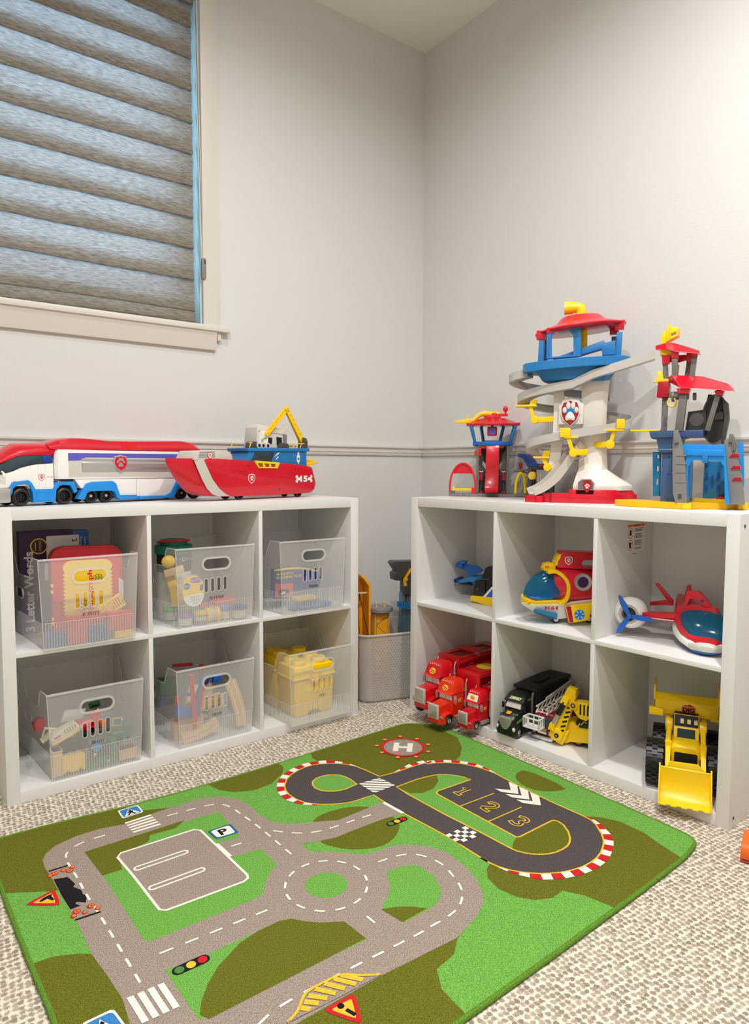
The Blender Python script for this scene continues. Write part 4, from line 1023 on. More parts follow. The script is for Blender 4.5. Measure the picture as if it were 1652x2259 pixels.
# yellow clips and swing arms that carry the track
def clip_arm(x, y, z, dirx, length, low=46, w_=32, left=0, up=24):
    c_ = MB('yellow')
    if left: c_.prism([(x + 8, z - 4), (x + 30, z - 4), (x + 34, z + up), (x + 14, z + up)], y, y + 8).box(x - left + 10, x + 32, y - 2, y + 34, z - 9, z - 3)
    else: c_.box(x - w_ / 2, x + w_ / 2, y - 1, y + 6, z - 5, z + up).box(x - w_ / 2 + 14, x + w_ / 2 + 24, y, y + 34, z - 9, z - 3)
    c_.bar((x + 10, y + 10, z - 8), (x + 22, y + 10, z - low), 12, 12).cyl((x + 26, y - 2, z - low - 8), (x + 26, y + 22, z - low - 8), 13, 18)
    c_.bar((x + 26, y + 10, z - low - 8), (x + 26 + dirx * length, y + 24, z - low - 5), 18, 18)
    c_.build('track_clip', t, bevel=1.2)
clip_arm(34, -52, 212, 1, 40); clip_arm(-92, -8, 318, 1, 82, 44, 20, 46, 12); clip_arm(-48, -6, 150, 1, 30, 30, 18, 30, 16)
c_ = MB('yellow'); c_.box(186, 210, -36, -26, 232, 262).box(140, 206, -34, 0, 225, 231).bar((180, -20, 226), (172, -20, 196), 12, 12).cyl((168, -32, 184), (168, -6, 184), 14, 18).bar((168, -18, 184), (112, 10, 182), 18, 18); c_.build('track_clip', t, bevel=1.2)
# lookout deck
dk = MB('midblue')
DP = [(-106, -40), (-60, -66), (20, -76), (120, -70), (200, -44), (226, 6), (206, 70), (120, 104), (20, 104), (-60, 80), (-100, 30)]
dk.loft([[(x, y, z0 + (x + 106) * sl_) for x, y in smooth(DP, 1)] for z0, sl_ in ((414, .045), (420, .042), (440, .045), (442, .045))])
dk.loft([[(60 + (x - 60) * f, 14 + (y - 14) * f, z) for x, y in DP] for f, z in ((.55, 384), (.62, 388), (.8, 432))])
dk.build('deck', t, bevel=2)
ah = MB('midblue'); ah.prism([(-28, 452), (-29, 538), (74, 552), (76, 456)], -58, -38, holes=[[(-12, 458), (-14, 526), (-4, 534), (38, 537), (52, 522), (54, 460)]])
ah.mat('skyblue').frame([(-20, 458), (-21, 528), (-8, 540), (44, 544), (60, 526), (62, 460)], 2, -59, -57, closed=False); ah.build('arch_wall', t, bevel=1.5)
for x, y in ((-48, -26), (-44, 62), (185, -14), (170, 60)): MB('midblue').bar((x, y, 448), (x + 3, y, 530), 17, 17).build('roof_post', t, bevel=1.5)
rp = MB('midblue'); rp.prism([(-12, 456), (142, 506), (146, 498), (176, 504), (178, 460), (139, 460), (136, 480), (76, 464), (30, 454)], -30, 6); rp.mat('blue').prism([(-8, 462), (136, 508), (136, 500), (10, 458)], 6, 14); rp.build('ramp', t, bevel=1.2)
rf = MB('red')
RP_ = smooth([(-76, 10), (-50, -46), (10, -80), (80, -88), (150, -70), (200, -30), (210, 12), (196, 60), (140, 98), (60, 108), (-10, 92), (-60, 56)], 1)
def roofring(f, z, tilt=.085): return [(70 + (x - 70) * f, 10 + (y - 10) * f, z + tilt * (70 + (x - 70) * f - 70)) for x, y in RP_]
rf.loft([roofring(.95, 545), roofring(1, 549), roofring(1, 552), roofring(.9, 557), roofring(.55, 572), roofring(.42, 590, .06), roofring(.34, 593, .04), roofring(.02, 594, .0)])
for x, y in ((-48, -26), (-44, 62), (187, -14), (172, 60)): rf.box(x - 14, x + 14, y - 12, y + 12, 522 + .085 * x, 550 + .085 * x)
rf.prism([(-29, 530), (74, 544), (74, 556), (-29, 548)], -60, -36)
rf.build('roof', t, bevel=1.5)
pp = MB('yellow'); pp.tube([(82, 12, 470), (82, 12, 560)], 10, 18); pp.build('pole', t)
pp = MB('yellow')
pp.tube([(70, 12, 588), (71, 12, 604), (68, 12, 616), (58, 12, 620), (44, 12, 620)], 17, 20).lathe([(1e-3, 46), (19.5, 46), (20.5, 20), (17, 20), (17, 34), (1e-3, 34)], (0, 12, 620), 'x', 24)
pp.build('periscope', t)

# ---- grey and blue play tower, right end
t = thing('toy_hq_tower', 'grey, red and blue toy tower standing on a yellow base', 'toy tower', 'R', .90, .16, HT, 18)
b = MB('deepyellow')
b.prism(smooth([(-182, 30), (-176, 8), (-150, -16), (-60, -52), (10, -82), (30, -74), (40, -50), (150, 10), (160, 30), (120, 90), (20, 110), (-120, 80)], 1), 0, 17, 'z')
b.mat('yellow').prism([(14, -90), (36, -80), (36, -56), (8, -60)], 0, 17, 'z').prism([(140, -10), (164, 6), (158, 30), (130, 16)], 0, 19, 'z').box(30, 118, 0, 50, 14, 26)
b.build('base', t, bevel=2)
c = MB('slateblue'); c.prism([(-50, 16), (-50, 152), (-14, 152), (-12, 16)], -22, 40); c.mat('navy')
for z in (24, 92, 140): c.cyl((-31, -23, z), (-31, -20, z), 4.5, 12)
c.build('blue_column', t, bevel=2)
c = MB('tealblue'); c.prism([(-77, 154), (-73, 30), (-55, 30), (-56, 154)], 0, 14, holes=[[(-66, 146), (-60, 146), (-60, 136), (-66, 136)], [(-66, 114), (-60, 114), (-60, 100), (-66, 100)], [(-66, 78), (-60, 78), (-60, 62), (-66, 62)]]); c.build('side_rail', t, bevel=.8)
c = MB('slateblue'); c.loft([[(x, y, z) for x, y in ((-31 - w_, -18 - w_ * .5), (-31 + w_, -18 - w_ * .5), (-31 + w_, 46), (-31 - w_, 46))] for w_, z in ((18, 150), (30, 158), (26, 160), (32, 188), (46, 192), (50, 210))])
c.mat('indigo').prism([(-20, -46), (54, -46), (54, 60), (-20, 60)], 192, 210, 'z'); c.build('collar', t, bevel=2)
def gpost(mb, pts, y0, y1): mb.prism(pts, y0, y1)
g = MB('grey'); g.prism([(-16, 171), (-15, 200), (-10, 210), (-3, 205), (8, 171), (12, 150), (17, 118), (25, 10), (-2, 9), (-11, 40), (-14, 100)], -76, -52); g.prism([(-14, 206), (-2, 210), (0, 176), (-12, 174)], -82, -70)
g.mat('midgrey')
for z in (140, 118, 96, 70): g.box(-6, 19, -77.5, -60, z, z + 3)
g.mat('darkgrey').box(0, 12, -77, -70, 26, 42); g.build('front_post', t, bevel=1.2)
a = MB('skyblue')
a.prism([(8, 172), (107, 169), (124, 16), (113, 15), (107, 113), (97, 128), (33, 130), (23, 113), (25, 13), (13, 13)], -66, -50)
a.prism([(20, 158), (104, 156), (108, 140), (18, 142)], -70, -60)
a.build('garage_arch', t, bevel=1.5)
a = MB('midblue'); a.box(56, 70, -74, -56, 122, 146); a.build('arch_latch', t, bevel=2)
a = MB('tealblue'); a.prism([(52, 128), (114, 126), (120, 20), (50, 22)], 36, 44)
a.mat('navy')
for z in (46, 80): a.box(56, 62, 33, 38, z, z + 18).box(84, 92, 33, 38, z, z + 18)
a.box(70, 76, 33, 38, 60, 90); a.build('garage_back', t, bevel=.8)
a = MB('skyblue'); a.prism([(112, 150), (135, 180), (144, 179), (150, 90), (148, 18), (120, 18)], 30, 44).box(14, 24, -50, 40, 14, 128); a.build('garage_side', t, bevel=1)
a = MB('darkred'); a.box(86, 112, 10, 30, 22, 32); a.build('floor_pad', t, bevel=1)
g = MB('grey'); g.prism([(104, 150), (104, 182), (112, 186), (118, 184), (116, 197), (124, 197), (134, 174), (136, 140), (147, 88), (157, 15), (122, 15), (116, 80), (108, 128)], -46, -16)
g.mat('darkred')
for z in (139, 108, 78):
    x = 118 + (150 - z) * .13; g.prism([(x - 3, z), (x + 4, z + 9), (x + 20, z + 9), (x + 23, z - 4), (x, z - 4)], -47.5, -30)
g.mat('midgrey').prism([(114, 176), (116, 198), (124, 198), (134, 176), (130, 152), (124, 156), (122, 176)], -52, -40); g.build('rear_post', t, bevel=1.2)
for (x0, y0), (x1, y1), z0, z1, w_ in (((-49, 0), (-49, 4), 210, 304, 15), ((-6, -40), (4, -36), 208, 322, 20), ((62, -30), (87, -26), 208, 314, 16), ((44, 50), (60, 46), 208, 310, 12)):
    MB('midgrey').bar((x0, y0, z0), (x1, y1, z1), w_, w_ * .8).build('tower_post', t, bevel=1.5)
d_ = MB('darkgrey')
d_.prism(circ(76, 240, 32, 30, 66), 16, 26)
d_.mat('midgrey').frame(circ(76, 240, 31, 30, 65), 5, 13, 20).mat('darkgrey')
d_.prism([(98, 290), (108, 280), (112, 240), (102, 174), (94, 174), (100, 240), (94, 284)], -14, 16)
d_.mat('midgrey').prism([(74, 236), (96, 240), (96, 262), (76, 256)], 8, 20); d_.build('wheel_disc', t, bevel=1)
pl = MB('darkgrey'); pl.prism([(10, 262), (53, 267), (58, 208), (4, 210)], 6, 14); pl.mat('midgrey').lathe([(17, 0), (18, -2), (1e-3, -2)], (32, 6, 240), 'y', 20).frame(smooth([(10, 232), (18, 252), (34, 258), (44, 248)], 1, False), 1.2, 5.6, 5.6, closed=False); pl.mat('black')
for i in range(9): pl.box(44 + (i % 3) * 4, 46 + (i % 3) * 4, 5, 7, 218 + (i // 3) * 4, 220 + (i // 3) * 4)
pl.build('speaker_plate', t)
rf = MB('red')
rf.loft([[(-42, -4, 346), (-40, 40, 346), (-40, 40, 356), (-42, -4, 358)], [(-2, -56, 320), (0, 60, 336), (0, 60, 358), (-30, -30, 360)], [(36, -58, 318), (50, 66, 334), (50, 66, 352), (44, -10, 354)], [(116, -46, 308), (112, 66, 318), (110, 64, 331), (106, -20, 330)], [(121, -30, 312), (118, 56, 316), (118, 56, 319), (119, -24, 317)]])
for x in (56, 76, 94): rf.prism([(x, 342 - (x - 56) * .3), (x + 6, 346 - (x - 56) * .3), (x + 16, 334 - (x - 56) * .3)], -10, 50)
rf.prism([(-14, 322), (20, 320), (16, 306), (-10, 308)], -52, -26).prism([(76, 312), (100, 310), (96, 298), (80, 300)], -40, -14)
rf.build('lower_roof', t, bevel=1.0, flat=14)
rf = MB('darkred'); rf.prism([(-66, 346), (-69, 304), (-57, 302), (-40, 304), (-38, 336), (-40, 346)], -14, 24); rf.build('roof_bracket', t, bevel=1)
w_ = MB('midgrey'); w_.cyl((-24, -24, 302), (14, -24, 302), 9, 16).cyl((-28, -24, 302), (-22, -24, 302), 14, 18).cyl((24, -24, 300), (32, -24, 300), 10, 16).box(-36, -12, -20, 10, 300, 316); w_.build('winch', t, bevel=.8)
ri = MB('gold'); ri.tube([(-27 + 11 * math.cos(R(a_)), -30, 286 + 11 * math.sin(R(a_))) for a_ in range(0, 360, 30)], 2.4, 8, True); ri.build('hook_ring', t)
for (x0, y0), (x1, y1), z1, w2 in (((-48, 0), (-51, 0), 396, 13), ((-22, -24), (-24, -24), 410, 15), ((1, 24), (7, 22), 400, 13), ((18, -16), (24, -14), 410, 13)):
    MB('midgrey').bar((x0, y0, 346), (x1, y1, z1), w2, w2 * .8).build('upper_post', t, bevel=1.2)
rf = MB('red')
rf.loft([[(-77, -6, 436), (-77, 16, 436), (-77, 16, 446), (-77, -6, 446)], [(-48, -24, 432), (-48, 34, 434), (-48, 34, 450), (-48, -16, 450)], [(-24, -40, 421), (0, 40, 426), (0, 40, 444), (-30, -20, 448)], [(36, -34, 411), (34, 34, 416), (34, 30, 420), (36, -26, 420)]])
rf.prism([(-60, 420), (-38, 418), (-40, 394), (-58, 392)], -8, 8).prism([(-32, 424), (-14, 422), (-15, 404), (-32, 406)], -32, -14).prism([(0, 422), (14, 420), (13, 398), (0, 398)], 14, 30).prism([(16, 418), (32, 416), (31, 406), (18, 406)], -22, -6)
rf.prism([(-58, 404), (-20, 400), (20, 410), (20, 420), (-50, 420)], 26, 32)
rf.build('upper_roof', t, bevel=1.0, flat=14)
y_ = MB('yellow')
y_.prism([(-65, 418), (-62, 450), (-64, 469), (-58, 480), (-48, 486), (-40, 484), (-40, 452), (-38, 440), (-30, 432), (-36, 418)], -8, 16).prism([(-47, 498), (-42, 499), (-42, 454), (-47, 452)], -18, 26).prism([(-42, 494), (-19, 488), (-19, 467), (-42, 456)], -14, 22, holes=[[(-38, 474), (-24, 478), (-24, 468), (-36, 466)]])
y_.build('periscope', t, bevel=1.2)
y_ = MB('yellow'); y_.prism([(-82, 345), (-70, 352), (-70, 374), (-62, 376), (-55, 366), (-54, 354), (-40, 352), (-40, 345)], -10, 10); y_.build('launcher', t, bevel=1)
y_ = MB('yellow'); y_.prism([(-136, 212), (-134, 216), (-58, 215), (-58, 208)], -16, 16); y_.build('diving_board', t, bevel=1)
y_ = MB('deepyellow'); y_.prism([(-22, 390), (-16, 390), (-18, 370), (-18, 352), (-24, 352)], 4, 10); y_.build('signal_flag', t)
g_ = MB('darkgrey'); g_.prism([(-81, 204), (-78, 190), (-62, 188), (-56, 206)], -20, 30); g_.build('clamp', t, bevel=1)
# ---------------------------------------------------------------- clear storage bins on the left shelf
def sheet(mb, poly, holes, f0, f1):
    loops = [poly] + (holes or [])
    tri = tessellate_polygon([[Vector((a, b, 0)) for a, b in l] for l in loops]); flat = [q for l in loops for q in l]; k = len(flat)
    fs = [tuple(t) for t in tri] + [tuple(k + i for i in reversed(t)) for t in tri]; o = 0
    for l in loops:
        m = len(l); fs += [(o + i, o + (i + 1) % m, k + o + (i + 1) % m, k + o + i) for i in range(m)]; o += m
    mb.add([f0(a, b) for a, b in flat] + [f1(a, b) for a, b in flat], fs)
BW, BD, BH = 236, 296, 240
HANDLE = capsule(77, 161, 173, 203); SLOTS = [capsule(79 + 20.5 * i, 91 + 20.5 * i, 101 + i * .6, 144 + i * .6) for i in range(4)]
def xl(y, z): return -10 * z / BH - .066 * y
def xr(y, z): return BW + 11 * z / BH + .02 * y
def serif(mb, word, c, h, wd, y, slant=.1):
    """book-face capitals: heavy stems, hairline cross strokes and serifs"""
    K, k = .17, .055
    el = lambda cx, cz, rx, rz, a0, a1: [(cx + rx * math.cos(R(a0 + (a1 - a0) * i / 10)), cz + rz * math.sin(R(a0 + (a1 - a0) * i / 10))) for i in range(11)]
    st = lambda x, z0=0, z1=1: [([(x, z0), (x, z1)], K)]
    sf = lambda x, z: [([(x - .2, z), (x + .2, z)], k)]
    bowl = lambda z0, z1: [([(.25, z1), (.55, z1)], k), (el(.5, (z0 + z1) / 2, .38, (z1 - z0) / 2, 60, -60), K), (el(.5, (z0 + z1) / 2, .38, (z1 - z0) / 2, 90, 60), k), (el(.5, (z0 + z1) / 2, .38, (z1 - z0) / 2, -60, -90), k), ([(.25, z0), (.55, z0)], k)]
    rnd = [(el(.5, .5, .42, .5, 120, 240), K), (el(.5, .5, .42, .5, 60, 120), k), (el(.5, .5, .42, .5, 240, 300), k)]
    F = {'I': st(.5) + sf(.5, 0) + sf(.5, 1), 'T': st(.5) + sf(.5, 0) + [([(.02, .97), (.98, .97)], k), ([(.04, .97), (.04, .78)], k), ([(.96, .97), (.96, .78)], k)],
         'A': [([(.1, 0), (.5, 1)], k), ([(.5, 1), (.86, 0)], K), ([(.25, .35), (.72, .35)], k)] + sf(.1, 0) + sf(.88, 0), 'V': [([(.12, 1), (.5, 0)], K), ([(.5, 0), (.88, 1)], k)] + sf(.12, 1) + sf(.88, 1),
         'Y': [([(.12, 1), (.5, .45)], K), ([(.5, .45), (.88, 1)], k)] + st(.5, 0, .5) + sf(.12, 1) + sf(.88, 1) + sf(.5, 0), 'L': st(.25) + sf(.25, 0) + sf(.25, 1) + [([(.25, .02), (.92, .02)], k), ([(.92, 0), (.92, .25)], k)],
         'H': st(.2) + st(.8) + sf(.2, 0) + sf(.2, 1) + sf(.8, 0) + sf(.8, 1) + [([(.2, .5), (.8, .5)], k)], 'N': [([(.15, 0), (.15, 1)], k), ([(.15, 1), (.85, 0)], K), ([(.85, 0), (.85, 1)], k)] + sf(.15, 0) + sf(.12, 1) + sf(.85, 1),
         'U': st(.2, .25, 1) + [(el(.5, .3, .3, .3, 180, 360), k * 1.6), ([(.8, .3), (.8, 1)], k)] + sf(.2, 1) + sf(.8, 1), 'P': st(.25) + sf(.25, 0) + bowl(.45, 1), 'D': st(.25) + bowl(0, 1) + sf(.2, 0) + sf(.2, 1),
         'B': st(.25) + bowl(.52, 1) + bowl(0, .52), 'R': st(.25) + sf(.25, 0) + bowl(.48, 1) + [([(.5, .48), (.9, 0)], K)], 'O': rnd + [(el(.5, .5, .42, .5, -60, 60), K)],
         'C': rnd + [([(.86, 1), (.86, .72)], k), ([(.72, .07), (.88, .26)], k)], 'G': rnd + st(.8, .05, .42) + [([(.62, .42), (.95, .42)], k), ([(.86, 1), (.86, .72)], k)],
         'S': [(el(.5, .74, .32, .25, 40, 200), k * 1.5), ([(.22, .68), (.78, .32)], K), (el(.5, .26, .32, .25, 20, -150), k * 1.5)]}
    W_ = {'I': .5, 'T': .95, 'L': .85, 'S': .8, 'P': .85}
    adv = [W_.get(ch, 1) + .14 for ch in word]; tot = sum(adv) - .14; sx = wd / tot; x = -wd / 2; lift = 0
    for ch, a in zip(word, adv):
        w1 = (a - .14)
        for p, wt in F[ch]:
            lift += .004
            mb.frame([(c[0] + x + u * w1 * sx + slant * (v - .5) * h, c[1] + (v - .5) * h) for u, v in p], wt * h * .85, y - lift, y - lift, 'y', False)
        x += a * sx
def storage_bin(word, label, s_, d_, z, yaw=0, wtext=None):
    t = thing('storage_bin', label, 'storage bin', 'L', s_, d_, z, yaw, 'clear lettered storage bins')
    b = MB('bin')
    outl = [(0, 0), (BW, 0), (BW + 11, BH), (-10, BH)]
    b.prism(outl, 0, 1.8, holes=[HANDLE] + SLOTS)
    side = [(1.8, 2), (1.8, BH), (54, BH - 1)] + [(54 + 44 * u, BH - 1 - 58 * (u * u * (3 - 2 * u))) for u in (.15, .3, .5, .7, .85, 1)] + [(BD - 98, 180)] + [(BD - 54 - 44 * u, BH - 1 - 58 * (u * u * (3 - 2 * u))) for u in (1, .8, .6, .4, .2, 0)] + [(BD, BH), (BD, 2)]
    slot = capsule(168, 238, 112, 142)
    sheet(b, side, [slot], lambda y, q: (xl(y, q), y, q), lambda y, q: (xl(y, q) + 1.8, y, q))
    sheet(b, side, [slot], lambda y, q: (xr(y, q), y, q), lambda y, q: (xr(y, q) - 1.8, y, q))
    b.prism([(xl(BD, 0) + 1.8, 0), (xr(BD, 0) - 1.8, 0), (xr(BD, BH) - 1.8, BH), (xl(BD, BH) + 1.8, BH)], BD - 1.8, BD)
    b.add([(1.8, 1.8, 0), (BW - 1.8, 1.8, 0), (xr(BD, 0) - 1.8, BD - 1.8, 0), (xl(BD, 0) + 1.8, BD - 1.8, 0), (1.8, 1.8, 2), (BW - 1.8, 1.8, 2), (xr(BD, 0) - 1.8, BD - 1.8, 2), (xl(BD, 0) + 1.8, BD - 1.8, 2)],
          [(0, 3, 2, 1), (4, 5, 6, 7), (0, 1, 5, 4), (1, 2, 6, 5), (2, 3, 7, 6), (3, 0, 4, 7)])
    # ribbed band round the foot
    b.build('body', t); b = MB('binrim')
    n = 34
    for i in range(n):
        x = 5 + (BW - 10) * i / (n - 1); b.add([(x - 1.5, 0, 4), (x, -1.1, 4), (x + 1.5, 0, 4), (x - 1.5, 0, 69), (x, -1.1, 69), (x + 1.5, 0, 69)], [(0, 1, 4, 3), (1, 2, 5, 4)])
    for i in range(34):
        y = 6 + 282 * i / 33; b.add([(xl(y, 4), y - 1.5, 4), (xl(y, 4) - 1.1, y, 4), (xl(y, 4), y + 1.5, 4), (xl(y, 69), y - 1.5, 69), (xl(y, 69) - 1.1, y, 69), (xl(y, 69), y + 1.5, 69)], [(0, 1, 4, 3), (1, 2, 5, 4)])
    b.build('ribbed_band', t)
    r = MB('binrim')
    r.box(-10, BW + 11, -2.4, 2.6, BH - 4.5, BH + .5)
    for i in range(8): r.box(4 + i * 30, 8 + i * 30, -2.7, 2.8, BH - 5.2, BH + .8)
    for fx in (xl, xr):
        top = [(fx(y, q), y, q) for y, q in side[1:-1]]
        r.tube(top, 1.6, 6)
        r.tube([(fx(0, q), 0.5, q) for q in (1, 70, 150, BH)], 1.2, 6)
    r.tube([(xl(BD, BH), BD - 1, BH), (xr(BD, BH), BD - 1, BH)], 1.6, 6)
    r.tube([(0, -.6, 70), (BW, -.6, 70)], .7, 6).tube([(xl(0, 70), 0, 70), (xl(BD, 70), BD, 70)], .7, 6).tube([(0, .3, 1.5), (BW, .3, 1.5)], 1, 6)
    r.build('rim', t)
    h = MB('binrim'); h.frame(capsule(74, 164, 170, 206), 6, -1.6, 3)
    h.build('handle_rim', t)
    for s in SLOTS: MB('binrim').frame(s, 2, -.8, 2.6).build('slot_rim', t)
    for fx in (xl, xr): MB('binrim').tube([(fx(y, q), y, q) for y, q in slot], 2, 6, True).build('side_handle_rim', t)
    w_ = MB('ink'); serif(w_, word, (118, 84), 8.6, wtext or 34, -.5)
    tag(w_.build('word_label', t), f'black lettering reading {word}')
    return t
b1 = (.0963, -.0093, ZMID); b2 = (.4690, .0056, ZMID); b3 = (.8149, .0, ZMID); b4 = (.1126, .0120, TO); b5 = (.4688, .0130, TO); b6 = (.828, -.034, TO)
storage_bin('ACTIVITY', 'clear bin lettered ACTIVITY holding a red case and purple box, top left of the shelf', *b1, wtext=45)
storage_bin('PLAYDOH', 'clear bin lettered PLAYDOH full of modelling dough tubs, top middle of the shelf', *b2, wtext=46)
storage_bin('BUILDING', 'clear bin lettered BUILDING with a navy tile packet inside, top right of the shelf', *b3, wtext=36)
storage_bin('TRAINS', 'clear bin lettered TRAINS full of toy engines and wooden wagons, bottom left of the shelf', *b4, wtext=36)
storage_bin('TRAIN', 'clear bin lettered TRAIN full of wooden track and red rails, bottom middle of the shelf', *b5, wtext=34)
storage_bin('TOYS', 'clear bin lettered TOYS with yellow brick-shaped boxes, jutting out of the bottom right cube', *b6, wtext=26)

def in_bin(base, x, y, z): return ('L', base[0] + x * .001, base[1] + y * .001, base[2] + .0022 + z * .001)
# --- ACTIVITY bin
fr, s_, d_, z = in_bin(b1, 65, 205, 0)
t = thing('game_box', 'purple flat box with words printed sideways, standing at the back of the ACTIVITY bin', 'box', fr, s_ - .005, d_ + .01, z, 0)
g = MB('violet'); g.box(-74, 70, 0, 40, 0, 290)
g.mat('blue').box(70, 113, 0, 40, 0, 290)
f = -.4
g.mat('paper').face(rrect(-4, 86, 205, 278, 4), f)
g.mat('ink').text('t', (72, f - .3, 262), 16, ang=90).text('e', (72, f - .3, 240), 11, ang=90).face([(10, 208), (60, 210), (66, 222), (48, 236), (40, 250), (34, 234), (8, 222)], f - .2)
g.mat('paper').face([(-10, 150), (0, 150), (0, 200), (-10, 200)], f)
g.mat('navy').face(rrect(6, 50, 150, 208, 5), f - .1)
g.mat('gold').face(circ(-24, 250, 23, 24), f); g.mat('violet').face(circ(-24, 250, 19.5, 24), f - .2); g.mat('gold').text('CHOICE', (-21, f - .4, 250), 6.5, ang=90, w=30).face([(-34, 238), (-32, 238), (-32, 262), (-34, 262)], f - .4)
g.mat('paper').text('3 Letter Words', (-52, f, 120), 25, ang=90, w=232, offset=.3)
g.text('introducing', (91, f, 245), 7, ang=90, w=52).text('reading concepts', (102, f, 232), 7, ang=90, w=78)
o = g.build('printed_carton', t)
MB('violet').box(-75, 71, 3, 37, 289, 293).build('lid_flap', t)

fr, s_, d_, z = in_bin(b1, 140, 104, 0)
t = thing('drawing_set_case', 'red hinged case with yellow zigzag window leaning in the ACTIVITY bin', 'toy case', fr, s_, d_, z, 0)
c = MB('red')
outl = [(-92, 0), (92, 0), (96, 190)] + arc(62, 218, 34, 0, 90, 6) + arc(-62, 220, 36, 90, 180, 6)
c.prism(outl, 0, 34)
c.frame([(x * .97, q * .985 + 2) for x, q in outl], 5, -3, 0)
c.build('case_shell', t, bevel=3)
y = MB('gold')
zz = []
for i in range(15): zz += [(68, 22 + i * 11), (62, 27.5 + i * 11)]
yp = zz + arc(44, 190, 24, 10, 90, 5) + arc(-44, 192, 24, 90, 170, 5) + [(-x, q) for x, q in reversed(zz)]
y.prism(yp, -3.5, 2)
y.mat('yellow'); u = -3.8
y.face(capsule(-44, 44, 146, 170), u); y.face(capsule(-46, -30, 60, 98), u).face(capsule(30, 46, 66, 104), u).face(rrect(-16, 18, 62, 106, 4), u)
y.mat('brightred').text('Spirograph', (6, u - .2, 122), 17, ang=90, w=128, offset=.25)
y.mat('green')
for i in range(7):
    a = R(i * 51); y.frame(circ(-12 + 9 * math.cos(a), 82 + 14 * math.sin(a), 7, 10), 1, u - .4, u - .4).frame(circ(26 + 9 * math.cos(a), 162 + 6 * math.sin(a), 5, 10), 1, u - .4, u - .4)
y.build('zigzag_window', t)
hg = MB('gold')
for q in (40, 52, 128, 146): hg.box(-98, -93, -4, 8, q, q + 9)
hg.build('hinge', t, bevel=.6)
lt = MB('offwhite'); lt.prism([(84, 88), (97, 94), (97, 148), (84, 156)], -5, 0); lt.mat('grey').text('spirograph', (90, -5.3, 122), 5, ang=90, w=46); lt.build('latch', t)
def block(col, w, h, dep, label, base, x, y, z, ribs=8, up=True, ang=0, ry=0, group='bristle blocks in the ACTIVITY bin', nm='bristle_block', cat='building block'):
    b = MB(col); b.box(0, w, 0, dep, 0, h)
    for i in range(ribs):
        if up: b.box(w * (i + .15) / ribs, w * (i + .6) / ribs, -2, 0, 1, h - 1)
        else: b.box(1, w - 1, -2, 0, h * (i + .15) / ribs, h * (i + .6) / ribs)
    return solo(b, nm, label, cat, *in_bin(base, x, y, z), ang, group, ry=ry, bevel=.6)
block('red', 52, 78, 32, 'tall red ridged block at the front of the ACTIVITY bin', b1, 60, 12, 0, 9)
block('red', 70, 52, 30, 'wide red ridged block at the right front of the ACTIVITY bin', b1, 166, 12, 22, 10)
block('red', 50, 28, 40, 'red ridged block behind the blue one in the ACTIVITY bin', b1, 114, 36, 43, 9)
block('navy', 52, 40, 24, 'blue ridged block lying between the red blocks of the ACTIVITY bin', b1, 113, 10, 0, 9)
block('navy', 52, 36, 40, 'blue ridged block in the left front corner of the ACTIVITY bin', b1, 5, 12, 0, 8)
block('gold', 46, 20, 30, 'yellow flat block under the red one at the right of the ACTIVITY bin', b1, 184, 12, 0, 4, False)
cm = MB('gold'); cm.prism([(-34, -20), (34, -20), (34, 20), (-34, 20)], 0, 6, holes=[[(-28 + i * 7, -14), (-25 + i * 7, -14), (-25 + i * 7, 14), (-28 + i * 7, 14)] for i in range(9)])
solo(cm, 'toy_rack', 'yellow slotted comb-like rack tilted in the ACTIVITY bin', 'toy part', *in_bin(b1, 190, 50, 86), 0, None, ry=-28, bevel=.6)

# --- PLAYDOH bin
t = thing('toy_drum', 'large jar with teal lid and red handle ring at the back of the PLAYDOH bin', 'jar', *in_bin(b2, 50, 172, 0))
j = MB('warmgrey'); j.lathe([(50, 0), (54, 4), (54, 190), (50, 196)], (0, 0, 0), 'z', 32); j.mat('ink').lathe([(54.5, 150), (54.5, 206)], (0, 0, 0), 'z', 32, 180, 360); j.mat('paper')
for i, ch in enumerate('Play-Doh'):
    a = R(218 + i * 13); vs, fs = text_geo(ch, 10)
    k = 1.7; j.add([(55.2 * math.cos(a + x * k / 55), 55.2 * math.sin(a + x * k / 55), 190 + yy * k) for x, yy in vs], fs)
j.build('jar_body', t)
MB('tealgreen').lathe([(57, 206), (58, 208), (58, 230), (54, 233), (42, 233), (42, 246), (38, 249), (1e-3, 249)], (0, 0, 0), 'z', 36).build('lid', t)
r_ = MB('red'); r_.tube([(48 * math.cos(R(a)), 48 * math.sin(R(a)), 243 - 6 * math.sin(R(a))) for a in range(150, 391, 12)], 4, 8); r_.build('handle', t)
t = thing('dough_pouch', 'clear tub with rounded printed Play label standing at the left of the PLAYDOH bin', 'dough tub', *in_bin(b2, 50, 52, 38), 0)
t['label'] = 'clear pouch with rounded yellow and white printed label at the left of the PLAYDOH bin'
c = MB('cleartub'); c.lathe([(28, 0), (33, 6), (34, 56), (30, 112), (1e-3, 116)], (0, 0, 0), 'z', 24); c.build('pouch', t)
l = MB('gold'); lab = [(-34, 96), (-20, 112), (0, 117), (18, 112), (32, 92), (35, 60), (30, 36), (14, 20), (-8, 20), (-26, 34), (-34, 56)]
l.prism(smooth(lab, 1), -38, -36.5)
l.mat('paper').face(smooth([(-33, 52), (-8, 56), (34, 62), (30, 36), (14, 20), (-8, 20), (-26, 34)], 1), -38.3).mat('lilac').face(capsule(-10, 24, 92, 109), -38.3); l.mat('paper').text('Play-Doh', (7, -38.6, 100), 9, w=28, ang=8)
